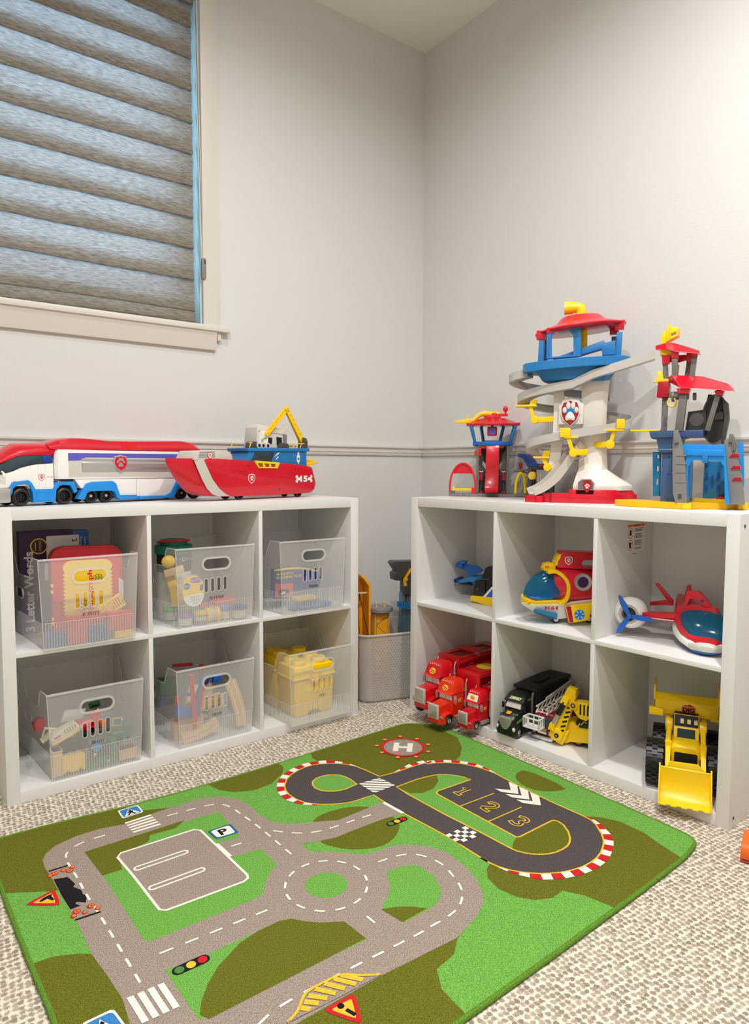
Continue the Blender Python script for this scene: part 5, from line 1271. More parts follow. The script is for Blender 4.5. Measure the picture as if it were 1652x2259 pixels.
l.mat('tealblue').face(circ(-21, 84, 10, 18), -38.3); l.mat('paper').text('30+', (-21, -38.6, 84), 7); l.mat('grey').text('NEW', (4, -38.6, 49), 6, w=30).text('CREATE', (5, -38.6, 40), 6, w=32).text('PLAY', (6, -38.6, 31), 6, w=18)
l.mat('blue').face(circ(26, 76, 6, 12, 10), -38.4)
l.build('printed_label', t)
def tin(lid, body, label, x, y, z, r=22, h=34, rx=0, ry=0, ang=0):
    t = thing('dough_can', label, 'dough can', *in_bin(b2, x, y, z), ang, 'small cans of modelling dough in the PLAYDOH bin')
    t.rotation_euler[0] = R(rx); t.rotation_euler[1] = R(ry)
    a = MB(body); a.lathe([(1e-3, 0), (r - 2, 0), (r - 1.5, 1), (r - 1.5, h - 8)], (0, 0, 0), 'z', 24); a.mat('warmgrey').lathe([(r - 1.2, 4), (r - 1.2, h - 12)], (0, 0, 0), 'z', 24); a.build('can', t)
    MB(lid).lathe([(r, h - 9), (r + .5, h - 8), (r + .5, h), (r - 2, h + 1), (r - 4, h - 1), (1e-3, h - 1)], (0, 0, 0), 'z', 24).build('lid', t)
tin('lilac', 'cleartub', 'small can with purple lid in the left front corner of the PLAYDOH bin', 30, 34, 0, 22, 36)
tin('gold', 'cleartub', 'small can with pale yellow lid beside the purple lidded one', 76, 30, 8, 22, 30)
tin('lilac', 'lilac', 'low purple can under the pale yellow lidded one in the PLAYDOH bin', 76, 32, -0.5, 21, 8)
tin('tealgreen', 'green', 'can with dark green lid behind the purple lidded one', 55, 84, 0, 26, 42)
tin('yellow', 'gold', 'can with bright yellow lid lying on its side, facing left', 122, 36, 23, 22, 26, ry=-90)
tin('yellow', 'yellow', 'can with bright yellow lid lying on its side, facing right', 124, 36, 23, 22, 14, ry=90)
tin('skyblue', 'cleartub', 'see-through can with yellow rim standing right of the yellow discs', 163, 46, 0, 20, 40)
tin('navy', 'cleartub', 'can with dark blue lid at the right front of the PLAYDOH bin', 208, 32, 0, 25, 40)
tin('pink', 'pink', 'can with pink lid behind the yellow discs', 108, 92, 0, 24, 44)
tin('lime', 'green', 'can with light green lid at the left wall of the PLAYDOH bin', 24, 132, 0, 24, 40)
m = MB('pink'); m.prism(rrect(0, 78, 0, 60, 8), 0, 12, 'z'); m.prism(rrect(6, 72, 6, 54, 6), 12, 20, 'z')
solo(m, 'dough_mould', 'flat pink mould tray at the right of the PLAYDOH bin', 'toy mould', *in_bin(b2, 146, 76, 38), 0, bevel=1.5)
m = MB('gold'); m.loft([[(-10, -8, 0), (10, -8, 0), (10, 8, 0), (-10, 8, 0)], [(-16, -9, 50), (12, -9, 58), (12, 9, 58), (-16, 9, 50)], [(-30, -7, 96), (-4, -7, 110), (-4, 7, 110), (-30, 7, 96)]])
solo(m, 'dough_tool', 'yellow dough tool leaning along the left side of the PLAYDOH bin', 'toy tool', *in_bin(b2, 26, 108, 47), 0, bevel=2)
m = MB('wood'); m.box(0, 62, 0, 5, 0, 22)
solo(m, 'wooden_stick', 'brown flat stick lying high in the left of the PLAYDOH bin', 'stick', *in_bin(b2, -10, 84, 143), 0, ry=-12, bevel=1)
m = MB('yellow'); m.ball((0, 0, 0), 22, 16, 20)
solo(m, 'dough_ball', 'yellow ball beside the teal lidded jar in the PLAYDOH bin', 'ball', *in_bin(b2, 8, 104, 188), 0)
m = MB('pink'); m.ball((0, 0, 0), 16, 14, 18)
solo(m, 'dough_lump', 'pink lump behind the labelled pouch in the PLAYDOH bin', 'dough', *in_bin(b2, 46, 112, 62), 0)

# --- BUILDING bin
t = thing('tile_packet', 'navy packet of magnetic building tiles with pink picture in the BUILDING bin', 'toy packet', *in_bin(b3, 12, 84, 36), 0)
p = MB('navy'); p.prism([(0, 0), (168, -20), (190, 50), (172, 92), (60, 102), (2, 100)], 0, 22); u = -.4
p.mat('gold').face(smooth([(2, 100), (60, 102), (120, 98), (176, 82), (178, 76), (120, 90), (60, 95), (2, 93)], 1), u)
p.text('MAGNETIC', (46, u, 82), 8, w=68, offset=.2).text('BUILDING TILES', (60, u, 70), 8.5, w=98, offset=.2)
p.mat('pink').face([(6, 4), (78, 0), (76, 46), (6, 50)], u); p.mat('ink').face(smooth([(14, 10), (38, 4), (62, 14), (56, 30), (40, 26), (28, 36)], 1), u - .2); p.mat('paper').face(smooth([(22, 14), (40, 12), (50, 22), (36, 20)], 1), u - .4)
p.mat('lilac')
for x, h in ((112, 18), (124, 26), (138, 16)): p.face([(x, 46), (x + 10, 46), (x + 10, 46 + h * .6), (x + 5, 46 + h), (x, 46 + h * .6)], u)
p.build('packet', t)
bg = MB('bag'); bg.loft([[(20 + 4 * math.sin(i * 2.1 + k), 44 + 30 * math.sin(a_) * f + 6, z_) if 0 else (110 + 92 * f * math.cos(a_) + 5 * math.sin(3 * a_ + k), 40 + 26 * f * math.sin(a_), z_) for i, a_ in enumerate([R(q * 22.5) for q in range(16)])] for k, (f, z_) in enumerate(((.5, 0), (.95, 6), (1, 26), (.96, 48), (.8, 62), (.4, 66)))])
solo(bg, 'plastic_bag', 'crumpled clear plastic bag of blue tiles in front of the navy packet', 'plastic bag', *in_bin(b3, 18, 0, 0))
for i, (x, y, z_, c_, lb) in enumerate(((70, 26, 3, 'blue', 'blue square tile lying lowest in the clear plastic bag'), (104, 30, 16, 'navy', 'dark blue square tile in the middle of the clear plastic bag'), (146, 24, 3, 'midblue', 'light blue square tile at the right of the clear plastic bag'), (90, 32, 29, 'gold', 'yellow square tile on top in the clear plastic bag'))):
    q = MB(c_); q.prism(rrect(-38, 38, -20, 20, 3), 0, 12, 'z')
    solo(q, 'magnetic_tile', lb, 'building tile', *in_bin(b3, x + 18, y + 14, z_), i * 3 - 4, 'magnetic tiles in the plastic bag', bevel=1)

# --- TRAINS bin
def wagon(col, x, y, z, w, h, dep, label, rows=0, cols=0, ang=0, ry=0, line='deepyellow', nm='wooden_wagon', cat='toy wagon', wheels=True):
    t = thing(nm, label, cat, *in_bin(b4, x, y, z), ang, 'toy trains in the TRAINS bin'); t.rotation_euler[1] = R(ry)
    b = MB(col); b.box(0, w, 0, dep, 5, h); b.mat(line)
    for i in range(1, cols): b.box(w * i / cols - .5, w * i / cols + .5, -.5, .2, 6, h - 1)
    if rows: b.mat(col).box(-1.5, w + 1.5, -1.5, dep + 1.5, h - 5, h)
    b.build('body', t, bevel=.8)
    if wheels:
        for xx in (w * .22, w * .78): MB('black').cyl((xx, -1.5, 5), (xx, 3, 5), 5, 14).build('wheel', t)
    return t
wagon('wood', 3, 8, 0, 24, 76, 34, 'pale wooden crate standing in the left front corner of the TRAINS bin', 1, 0, wheels=False, nm='wooden_crate', cat='toy crate')
wagon('gold', 28, 8, 4, 58, 46, 30, 'yellow boarded wagon at the front of the TRAINS bin', 0, 8)
wagon('wood', 180, 10, 0, 48, 36, 34, 'pale wooden crate at the right front of the TRAINS bin', 1, 0, wheels=False, nm='wooden_crate', cat='toy crate')
def loco(x, y, z, col, label, ang=0, trim='pink', k=1.0, ry=0):
    t = thing('toy_engine', label, 'toy engine', *in_bin(b4, x, y, z), ang, 'toy engines in the TRAINS bin'); t.rotation_euler[1] = R(ry)
    b = MB(col); b.box(0, 78 * k, 2, 34 * k, 6, 16 * k); b.cyl((2, 18 * k, 28 * k), (52 * k, 18 * k, 28 * k), 13 * k, 18); b.box(50 * k, 76 * k, 4, 32 * k, 14 * k, 46 * k); b.box(46 * k, 80 * k, 2, 34 * k, 45 * k, 49 * k); b.cyl((14 * k, 18 * k, 38 * k), (14 * k, 18 * k, 52 * k), 5 * k, 12)
    b.mat(trim).box(4, 74 * k, 1.2, 3, 9, 12); b.build('body', t, bevel=1)
    for xx in (12, 36, 62):
        MB('black').cyl((xx * k, 0, 8 * k), (xx * k, 4, 8 * k), 8 * k, 16).build('wheel', t)
    MB('chrome').ball((0, 18 * k, 16 * k), 4.5 * k).build('coupling_magnet', t)
loco(32, 52, 40, 'matteblack', 'black toy engine with pink stripe under the cream coach in the TRAINS bin', 4)
loco(110, 46, 6, 'ink', 'black toy engine with silver magnet in the middle of the TRAINS bin', 0, 'green', 1.05)
loco(172, 54, 46, 'tealgreen', 'dark green toy engine above the right wooden crate in the TRAINS bin', -6, 'lime', .72)
loco(104, 112, 54, 'brightred', 'bright red toy engine behind the slots of the TRAINS bin', 8, 'red', 1.0, -18)
t = thing('toy_coach', 'cream toy coach with red service sticker tilted in the TRAINS bin', 'toy coach', *in_bin(b4, 12, 40, 80), 0, 'toy trains in the TRAINS bin'); t.rotation_euler[1] = R(-22)
c = MB('cream'); c.prism([(0, 4), (78, 4), (80, 14), (74, 30), (14, 30), (2, 20)], 0, 28); c.mat('gold').box(-1, 80, -1, 29, 0, 5); c.mat('grey')
for i in range(5): c.box(40 + i * 7, 43 + i * 7, -.5, 0, 14, 27)
c.mat('paper').face([(8, 8), (30, 8), (30, 22), (8, 22)], -.5); c.mat('red').face([(10, 15.5), (28, 15.5), (28, 20), (10, 20)], -.7).text('SERVICE', (19, -.7, 11.5), 4, w=17)
c.build('body', t, bevel=1.2)
ld = MB('cream')
ld.bar((0, 0, 0), (52, 0, 0), 5, 5).bar((0, 0, 22), (52, 0, 22), 5, 5)
for i in range(4): ld.bar((2 + i * 16, 0, 0), (2 + i * 16, 0, 22), 4, 4)
solo(ld, 'toy_ladder', 'pale yellow toy ladder at the left of the TRAINS bin', 'toy ladder', *in_bin(b4, -6, 96, 96), 0, ry=18, bevel=.5)
b = MB('red'); b.prism([(0, 0), (22, 4), (26, 34), (8, 40), (-6, 26)], 0, 30); solo(b, 'toy_block', 'red toy block against the left side of the TRAINS bin', 'toy block', *in_bin(b4, -12, 140, 90), 0, bevel=1.5)
b = MB('cream'); b.box(0, 34, 0, 26, 0, 8); solo(b, 'toy_plank', 'pale yellow plank under the toy ladder in the TRAINS bin', 'toy plank', *in_bin(b4, -8, 70, 82), 0, ry=-30, bevel=.8)
b = MB('skyblue'); b.prism([(0, -15), (16, 0), (0, 16), (-14, 2)], 0, 10); solo(b, 'toy_block', 'light blue square block on its corner in the TRAINS bin', 'toy block', *in_bin(b4, 120, 18, 56), 0, bevel=1)
b = MB('green'); b.box(0, 82, 0, 28, 0, 22); b.box(66, 82, 0, 28, 22, 72); b.box(10, 24, -3, 0, 6, 16); solo(b, 'toy_platform', 'green toy station block with tall post along the front floor of the TRAINS bin', 'toy block', *in_bin(b4, 90, 12, 0), 0, bevel=1)
b = MB('wood'); b.prism([(0, 0), (28, -4), (31, 20), (4, 24)], 0, 6); b.mat('tealgreen').face([(4, 3), (25, 0), (27, 17), (7, 20)], -.4); solo(b, 'toy_sign', 'small wooden framed green board at the right of the TRAINS bin', 'toy sign', *in_bin(b4, 174, 62, 92), 0)
b = MB('orange'); b.box(0, 20, 0, 20, 0, 18); b.mat('midblue').box(5, 15, 5, 15, 18, 38); solo(b, 'toy_figure_block', 'orange block with blue top behind the right slot of the TRAINS bin', 'toy block', *in_bin(b4, 150, 92, 84), 0, bevel=1.5)
b = MB('green'); b.box(0, 30, 0, 18, 0, 14); b.mat('black').box(4, 26, -.5, 0, 4, 10); solo(b, 'toy_block', 'dark green block seen through the handle of the TRAINS bin', 'toy block', *in_bin(b4, 144, 170, 118), 0, ry=-6, bevel=1)
b = MB('warmgrey'); b.prism([(0, 0), (60, 0), (70, 26), (12, 34)], 0, 8); solo(b, 'toy_roof', 'grey toy roof piece behind the cream coach in the TRAINS bin', 'toy roof', *in_bin(b4, 52, 130, 110), 0, bevel=1)
for x, y, q, lb in ((112, 9, 42, 'silver ball on the lower left of the blue block'), (146, 7, 16, 'silver ball on the lower right of the blue block'), (200, 52, 110, 'silver ball above the green engine in the TRAINS bin'), (84, 40, 116, 'silver ball beside the end of the cream coach'), (144, 90, 140, 'silver ball above the slots of the TRAINS bin')):
    solo(MB('chrome').ball((0, 0, 0), 5.5), 'magnet_ball', lb, 'magnet', *in_bin(b4, x, y, q), 0, 'silver magnet balls in the TRAINS bin')

# --- TRAIN bin
def track(pts, wd, th, label, base, x, y, z, ang=0, rx=0, ry=0):
    m = MB('wood'); m.frame(pts, wd, 0, th, 'y', False); m.mat('cream')
    for s in (-1, 1):
        q = []
        for i, p in enumerate(pts):
            a = pts[max(0, i - 1)]; c = pts[min(len(pts) - 1, i + 1)]; l = math.dist(a, c); nx, nz = -(c[1] - a[1]) / l, (c[0] - a[0]) / l; q.append((p[0] + nx * s * wd * .24, p[1] + nz * s * wd * .24))
        m.frame(q, 4, -.4, .2, 'y', False)
    return solo(m, 'wooden_track', label, 'toy track', *in_bin(base, x, y, z), ang, 'wooden tracks in the TRAIN bin', rx, ry, bevel=.8)
track([(0, 0), (-8, 50), (-22, 100), (-40, 150)], 38, 12, 'curved wooden track standing upright at the right of the TRAIN bin', b5, 218, 28, 14)
track([(0, 0), (0, 130)], 34, 12, 'straight wooden track leaning behind the blue gate in the TRAIN bin', b5, 62, 108, 22, ry=14)
track([(0, 0), (60, 8), (116, 30)], 36, 12, 'curved wooden track lying flat on the floor of the TRAIN bin', b5, 16, 22, 14, rx=0)
track([(0, 0), (120, 0)], 40, 12, 'wooden track across the middle of the TRAIN bin behind the red post', b5, 50, 80, 84, ry=-6)
track([(0, 0), (70, 70)], 34, 12, 'wooden track slanting at the back of the TRAIN bin', b5, 92, 128, 60)
m = MB('wood'); m.box(0, 96, 0, 30, 0, 64); solo(m, 'wooden_block', 'pale wooden block on the floor at the left of the TRAIN bin', 'toy block', *in_bin(b5, 6, 66, 0), 0, bevel=1.5)
m = MB('warmgrey'); m.box(0, 64, 0, 10, 0, 96); solo(m, 'stone_grey_block', 'grey speckled pier block at the back right of the TRAIN bin', 'toy block', *in_bin(b5, 146, 124, 0), 0, bevel=1)
for (x0, z0, x1, z1, y, lb) in ((62, 0, 48, 212, 30, 'tall red rail post at the front of the TRAIN bin'), (82, 66, 100, 190, 60, 'red rail post leaning beside the bin handle'), (12, 60, 20, 140, 70, 'short red rail post at the left of the TRAIN bin'), (128, 70, 134, 200, 150, 'red rail post behind the handle of the TRAIN bin')):
    m = MB('brightred'); m.bar((x0, 0, z0), (x1, 0, z1), 12, 9); m.mat('darkred').bar((x0, -5, z0 + 4), (x1, -5, z1 - 4), 3, 3)
    solo(m, 'rail_post', lb, 'toy rail', *in_bin(b5, 0, y, 0), 0, 'red rails in the TRAIN bin', bevel=.6)
m = MB('blue'); m.prism([(0, 84), (4, 92), (50, 112), (78, 90), (80, 66), (4, 88)], 0, 14) if 0 else m.prism([(0, 94), (14, 116), (52, 96), (78, 116), (82, 78), (70, 62), (4, 78)], 0, 14)
m.bar((64, 6, 100), (100, 6, 196), 12, 10).bar((26, 6, 146), (80, 6, 134), 9, 9); m.mat('skyblue').cyl((70, -1, 74), (70, 2, 74), 2.4, 10)
solo(m, 'crossing_gate', 'blue toy crossing gate with raised arm in the TRAIN bin', 'toy gate', *in_bin(b5, 2, 50, 0), 0, bevel=1.2)
for i, (x, c_, lb) in enumerate(((112, 'navy', 'dark blue clip seen through the handle, left'), (152, 'blue', 'bright blue clip seen through the handle, right'))):
    m = MB(c_); m.prism([(0, 0), (22, 0), (28, 22), (16, 30), (4, 22)], 0, 16).cyl((10, -2, 10), (10, 2, 10), 5, 10); solo(m, 'track_clip', lb + ' of the TRAIN bin', 'toy part', *in_bin(b5, x, 100, 146), 0, 'blue clips in the TRAIN bin', bevel=1)
m = MB('green'); m.box(0, 62, 0, 40, 0, 66); solo(m, 'toy_block', 'large green block against the left side of the TRAIN bin', 'toy block', *in_bin(b5, 2, 172, 96), 4, bevel=3)
m = MB('darkgrey'); m.box(0, 74, 0, 44, 0, 60); solo(m, 'toy_block', 'dark grey block in the back left corner of the TRAIN bin', 'toy block', *in_bin(b5, -2, 222, 60), 0, bevel=2)
m = MB('red'); m.box(0, 66, 0, 12, 0, 9); solo(m, 'rail_bar', 'red bar resting across the top of the TRAIN bin', 'toy rail', *in_bin(b5, 56, 196, 192), 0, ry=5, bevel=.6)
m = MB('navy'); m.prism([(0, 0), (18, 0), (22, 30), (4, 34)], 0, 20); solo(m, 'toy_block', 'navy wedge behind the side slot of the TRAIN bin', 'toy block', *in_bin(b5, -6, 150, 86), 0, bevel=1)

# --- TOYS bin
def brickbox(label, x, y, z, w, dep, h, studs):
    t = thing('brick_box', label, 'toy box', *in_bin(b6, x, y, z), 0, 'yellow brick-shaped boxes')
    b = MB('yellow'); k = h - 44
    b.loft([[(a, c, q) for a, c in [(0 + i_, 0 + i_), (w - i_, 0 + i_), (w - i_, dep - i_), (i_, dep - i_)]] for i_, q in ((4, 0), (2, k * .4), (0, k))])
    b.mat('grey').face(smooth([(w * .32, .2), (w * .38, 12), (w * .5, 16), (w * .62, 12), (w * .68, .2)], 1), 2.6)
    b.build('body', t, bevel=4)
    l = MB('yellow'); l.loft([[(a, c, q) for a, c in [(i_, i_), (w - i_, i_), (w - i_, dep - i_), (i_, dep - i_)]] for i_, q in ((-6, k), (-6, k + 4), (-3, k + 6), (0, k + 40), (6, k + 44))]); l.build('lid', t, bevel=3)
    for sx, sy in studs:
        s = MB('yellow'); s.lathe([(26, k + 43), (26, k + 58), (24, k + 61), (1e-3, k + 61)], (sx, sy, 0), 'z', 28); s.mat('gold').text('LEGO', (sx, sy, k + 61.3), 9, 'z', w=34); s.build('stud', t)
    a = MB('yellow'); a.loft([[(w * .34 + u * w * .32, -6 - 14 * (1 - (2 * u - 1) ** 2), k - 2 + q - 10 * (1 - (2 * u - 1) ** 2)) for u in [i / 8 for i in range(9)]] + [(w * .34 + u * w * .32, -3, k - 2 + q) for u in [1 - i / 8 for i in range(9)]] if 0 else [(w * .34 + u * w * .32, -3 - 12 * math.sin(math.pi * u), k + q - 14 * math.sin(math.pi * u)) for u in [i / 8 for i in range(9)]] for q in (0, 5, 18)], cap=False); a.build('lid_latch', t)
    return t
brickbox('yellow brick-shaped lidded box in front in the TOYS bin', 42, 56, 0, 158, 108, 172, ((34, 30), (114, 30), (34, 82), (114, 82)))
brickbox('yellow brick-shaped lidded box behind the other in the TOYS bin', 40, 186, 0, 150, 96, 176, ((34, 28), (114, 28), (34, 74)))
# ---------------------------------------------------------------- vehicles inside the right shelf
# blue-and-black pair, top left cube
t = thing('toy_rescue_car', 'black, yellow and blue toy car half hidden behind the first divider, top left cube', 'toy car', 'R', .158, .14, ZMID, 10)
b = MB('yellow'); b.prism([(4, 8), (8, 26), (86, 30), (180, 30), (180, 6), (88, 0), (62, 0)], -4, 96); b.build('lower_body', t, bevel=3)
b = MB('black'); b.loft([[(x, y, z) for x, z in ((10, 26), (22, 84), (47, 90), (60, 128), (72, 136), (120, 138), (172, 60), (176, 28))] for y in (2, 90)]); b.build('upper_body', t, bevel=4)
b = MB('matteblack'); b.prism([(26, 40), (32, 78), (50, 84), (64, 84), (64, 40)], -2, 3); b.mat('darkgrey').frame([(30, 82), (50, 90), (82, 92)], 5, -3, 2, closed=False).ball((34, 0, 52), 5, 3, 5); b.build('cab_detail', t, bevel=1)
b = MB('white'); b.prism([(52, 22), (92, 68), (98, 64), (62, 22)], -3, 2); b.mat('blue').prism([(62, 22), (98, 64), (160, 60), (166, 24)], -2, 2); b.build('side_stripe', t)
for x, y in ((60, 2), (60, 70), (150, 2), (150, 70)): add_wheel(t, x, y, 13, 13, 18, hub='black')
t = thing('toy_jet', 'small blue toy jet with raised wing beside the black and yellow toy car', 'toy plane', 'R', .10, .20, ZMID, 20)
b = MB('blue'); b.loft([[(x, 30 + w_ * math.cos(a) , h + w_ * .7 * math.sin(a)) for a in [R(i * 30) for i in range(12)]] for x, w_, h in ((-10, 12, 62), (10, 20, 60), (40, 26, 58), (66, 22, 56), (72, 10, 56))]); b.build('fuselage', t, bevel=1)
b = MB('midblue'); b.prism([(-56, 66), (-40, 62), (8, 80), (50, 86), (54, 70), (20, 62), (-30, 52), (-54, 54)], 4, 56); b.build('tail_plane', t, bevel=3)
b = MB('navy'); b.cyl((-50, 0, 60), (-50, 60, 60), 9, 18); b.mat('black').cyl((-50, -1, 60), (-50, 2, 60), 5, 14).prism([(-40, 46), (4, 44), (4, 52), (-40, 54)], 10, 50); b.build('exhaust', t)
b = MB('blue'); b.prism([(-46, 112), (-20, 124), (14, 120), (24, 122), (51, 104), (14, 80), (2, 76), (-12, 95), (-30, 104)], 10, 20); b.prism([(14, 120), (24, 123), (50, 106), (40, 96), (20, 108)], 8, 22).cyl((-36, -2, 120), (-36, 40, 120), 13, 16); b.mat('midblue').prism([(-58, 112), (-34, 136), (-10, 134), (-18, 126), (-36, 126), (-48, 110)], -2, 30); b.build('wing', t, bevel=1.5)
b = MB('darkgrey'); b.cyl((20, 8, 12), (20, 52, 12), 12, 16).box(12, 28, 20, 40, 10, 44); b.build('landing_gear', t)

# submarine
t = thing('toy_submarine', 'red, yellow and white toy submarine with blue dome, middle cube of the top row', 'toy submarine', 'R', .50, .062, ZMID, 50)
def sec(x, zb, zt, w_, n=16, p=2.4):
    out = []
    for i in range(n):
        a = 2 * math.pi * i / n; c, s = math.cos(a), math.sin(a)
        out.append((x, w_ * math.copysign(abs(c) ** (2 / p), c), (zb + zt) / 2 + (zt - zb) / 2 * math.copysign(abs(s) ** (2 / p), s)))
    return out
b = MB('red')
b.loft([sec(46, 70, 172, 34), sec(62, 70, 176, 42), sec(90, 68, 176, 45), (sec(150, 72, 170, 45)), sec(210, 78, 168, 42), sec(250, 92, 170, 26)])
b.build('hull', t, bevel=0)
cn = MB('red'); cn.prism([(58, 176), (64, 210), (72, 226), (200, 222), (214, 180), (200, 168)], -26, 26, holes=[capsule(133, 204, 177, 199)])
cn.mat('white').decal([SHIELD], (92, 198), .26, -26.4); cn.mat('red').decal([SHIELD], (92, 198), .21, -26.7); cn.mat('white').decal(PAW, (92, 198), .16, -27); cn.build('conning_tower', t, bevel=3)
f = MB('yellow'); f.prism([(52, 182), (60, 206), (68, 218), (66, 206), (60, 196), (58, 182)], -27, 27); f.build('tower_trim', t, bevel=1)
y = MB('yellow')
ringp = smooth([(24, 164), (50, 168), (74, 150), (88, 128), (88, 96), (80, 74), (60, 66)], 2, False)
y.frame(ringp, 11, -47, 47, closed=False)
y.build('dome_frame', t, bevel=2)
y = MB('yellow'); y.loft([[(x, s * w_ * f_, z) for s, f_, z in ((-1, .8, zb), (-1, 1, zt), (1, 1, zt), (1, .8, zb))] for x, w_, zb, zt in ((-46, 10, 66, 84), (-40, 24, 60, 80), (-10, 42, 58, 74), (40, 46, 60, 76), (84, 46, 62, 78))])
y.box(-47, -42, -6, -2, 76, 90).box(-44, -40, 2, 8, 76, 88); y.mat('orange').cyl((-32, -32, 68), (-30, -36, 68), 6, 14); y.build('nose_rim', t, bevel=2)
h = MB('yellow'); h.prism([(16, 172), (22, 186), (40, 190), (56, 182), (54, 168), (20, 164)], -16, 16); h.mat('orange').prism([(20, 172), (36, 172), (36, 181), (20, 181)], -17, -15).mat('black').cyl((44, -17, 168), (44, -14, 168), 4, 12); h.build('headlamp', t, bevel=2)
d = MB('teal_clear'); rings = []
for i in range(9):
    a = R(90 * i / 8); rings.append([(64 - 106 * math.sin(a) * (0.98), 42 * math.cos(a) * math.cos(R(q * 20)), 78 + (88 * math.cos(a) + 0) * max(0, math.sin(R(q * 20))) + 6) for q in range(10)])
d.add([v for r in rings for v in r], [(j * 10 + i, j * 10 + i + 1, (j + 1) * 10 + i + 1, (j + 1) * 10 + i) for j in range(8) for i in range(9)])
d.build('dome', t)
s = MB('purple'); s.box(40, 62, -26, 26, 84, 140).mat('tealblue').box(-24, 44, -34, 34, 76, 86).box(4, 12, -8, 8, 84, 104); s.build('cockpit', t, bevel=2)
w_ = MB('white'); w_.loft([[(x, s * ww, z) for s, ww, z in ((-1, a, zb), (-1, b2, zt), (1, b2, zt), (1, a, zb))] for x, a, b2, zb, zt in ((-45, 6, 20, 56, 64), (-16, 16, 38, 40, 62), (44, 22, 44, 20, 64), (70, 22, 44, 14, 66), (120, 22, 44, 22, 72), (220, 16, 36, 50, 84))])
w_.mat('darkred').text('16', (36, -46.4, 54), 11, w=20, offset=.4).decal([circ(-18, 3, 3, 8), circ(-18, -3, 3, 8), [(-18, -2), (-12, -2), (-12, 2), (-18, 2)], circ(18, 3, 3, 8), circ(18, -3, 3, 8), [(12, -2), (18, -2), (18, 2), (12, 2)]], (36, 54), 1, -46.4)
w_.build('lower_hull', t, bevel=2)
w_ = MB('teal_clear'); w_.loft([[(x, s * ww - 0, z) for s, ww, z in ((-1, a, zb), (-1, b2, zt), (1, b2, zt), (1, a, zb))] for x, a, b2, zb, zt in ((-12, 30, 38, 36, 45), (20, 36, 45, 22, 42), (56, 38, 46, 16, 36))]); w_.build('lower_window', t, bevel=1.5)
for s in (-1, 1):
    y0 = -62 if s < 0 else 46
    fn = MB('yellow'); fn.prism([(90, 64), (157, 75), (148, 20), (100, 12)], y0, y0 + 14, inset=None); fn.mat('darkred').prism([(74, 64), (92, 64), (102, 12), (86, 12)], y0, y0 + 14)
    fn.mat('skyblue'); yy = y0 - .6; fn.face(circ(118, 37, 16, 24), yy); fn.mat('white')
    for i in range(6): a = R(60 * i + 10); fn.face([(118 + 6 * math.cos(a) - 1 * math.sin(a), 37 + 6 * math.sin(a) + math.cos(a)), (118 + 15 * math.cos(a) - 1 * math.sin(a), 37 + 15 * math.sin(a) + math.cos(a)), (118 + 15 * math.cos(a) + math.sin(a), 37 + 15 * math.sin(a) - math.cos(a)), (118 + 6 * math.cos(a) + math.sin(a), 37 + 6 * math.sin(a) - math.cos(a))], yy - .3)
    fn.mat('midblue').face(circ(118, 37, 5, 14), yy - .6); fn.mat('deepyellow').face([(104, 60), (136, 64), (136, 65.4), (104, 61.4)], yy); fn.build('side_pod', t, bevel=1.5)
pt = MB('silver'); pt.lathe([(17, -5), (26, -7), (27, 2), (17, 2), (17, -5)], (131, -44, 134), 'y', 30); pt.mat('violet').lathe([(1e-3, -5), (18, -4), (18, 1)], (131, -44, 134), 'y', 26); pt.build('porthole', t)
tf = MB('offwhite'); tf.prism([(150, 30), (160, 46), (200, 56), (210, 36), (180, 22)], -12, 12); tf.build('tail_fin', t, bevel=2)
for x, y in ((59, -20), (59, 8), (164, -14)): add_wheel(t, x, y, 13, 13, 10, hub='white')
st = MB('white'); st.prism([(46, 10), (50, 26), (72, 26), (68, 8)], -10, 8).prism([(154, 10), (150, 30), (172, 30), (172, 10)], -4, 2); st.build('wheel_strut', t, bevel=1)

# aeroplane
t = thing('toy_airplane', 'red and white toy airplane with blue propeller and dark canopy, top right cube', 'toy plane', 'R', .86, .09, ZMID, 15)
def fsec(y, cx, w_, zb, zt, p=2.6, n=18, flat=0.0):
    out = []
    for i in range(n):
        a = 2 * math.pi * i / n; c, s = math.cos(a), math.sin(a)
        out.append((cx + w_ * math.copysign(abs(c) ** (2 / p), c), y, (zb + zt) / 2 + (zt - zb) / 2 * math.copysign(abs(s) ** (2 / p), s)))
    return out
FY = [(-66, 150, 22, 12, 40), (-52, 146, 44, 8, 52), (-20, 136, 60, 10, 66), (20, 122, 68, 16, 78), (60, 108, 64, 24, 80), (110, 84, 44, 34, 86), (160, 56, 24, 54, 92), (200, 36, 8, 72, 90)]
w_ = MB('white'); w_.loft([fsec(y, cx, w2, zb, zb + (zt - zb) * .72) for y, cx, w2, zb, zt in FY]); w_.build('lower_hull', t)
b = MB('blue'); b.loft([fsec(y, cx, w2 * .72, zb - 5, zb + 12) for y, cx, w2, zb, zt in FY[:6]]); b.cyl((150, -30, 6), (150, -10, 6), 6, 14).cyl((84, 70, 9), (84, 90, 9), 9, 14).cyl((150, 60, 9), (150, 80, 9), 9, 14); b.build('keel', t)
r = MB('red'); r.loft([fsec(y, cx, w2 * .97, zb + (zt - zb) * .55, zt + 16) for y, cx, w2, zb, zt in ((-60, 148, 26, 10, 30), (-46, 145, 44, 10, 36), (-20, 136, 60, 12, 50), (20, 122, 68, 18, 74), (60, 108, 64, 26, 82), (110, 84, 44, 36, 90), (160, 56, 24, 56, 96), (204, 36, 8, 72, 96))]); r.build('upper_hull', t)
g = MB('warmgrey'); g.loft([fsec(-70, 152, 18, 14, 28), fsec(-64, 150, 28, 11, 34), fsec(-54, 147, 43, 9, 36)]); g.build('nose_plate', t, bevel=1)
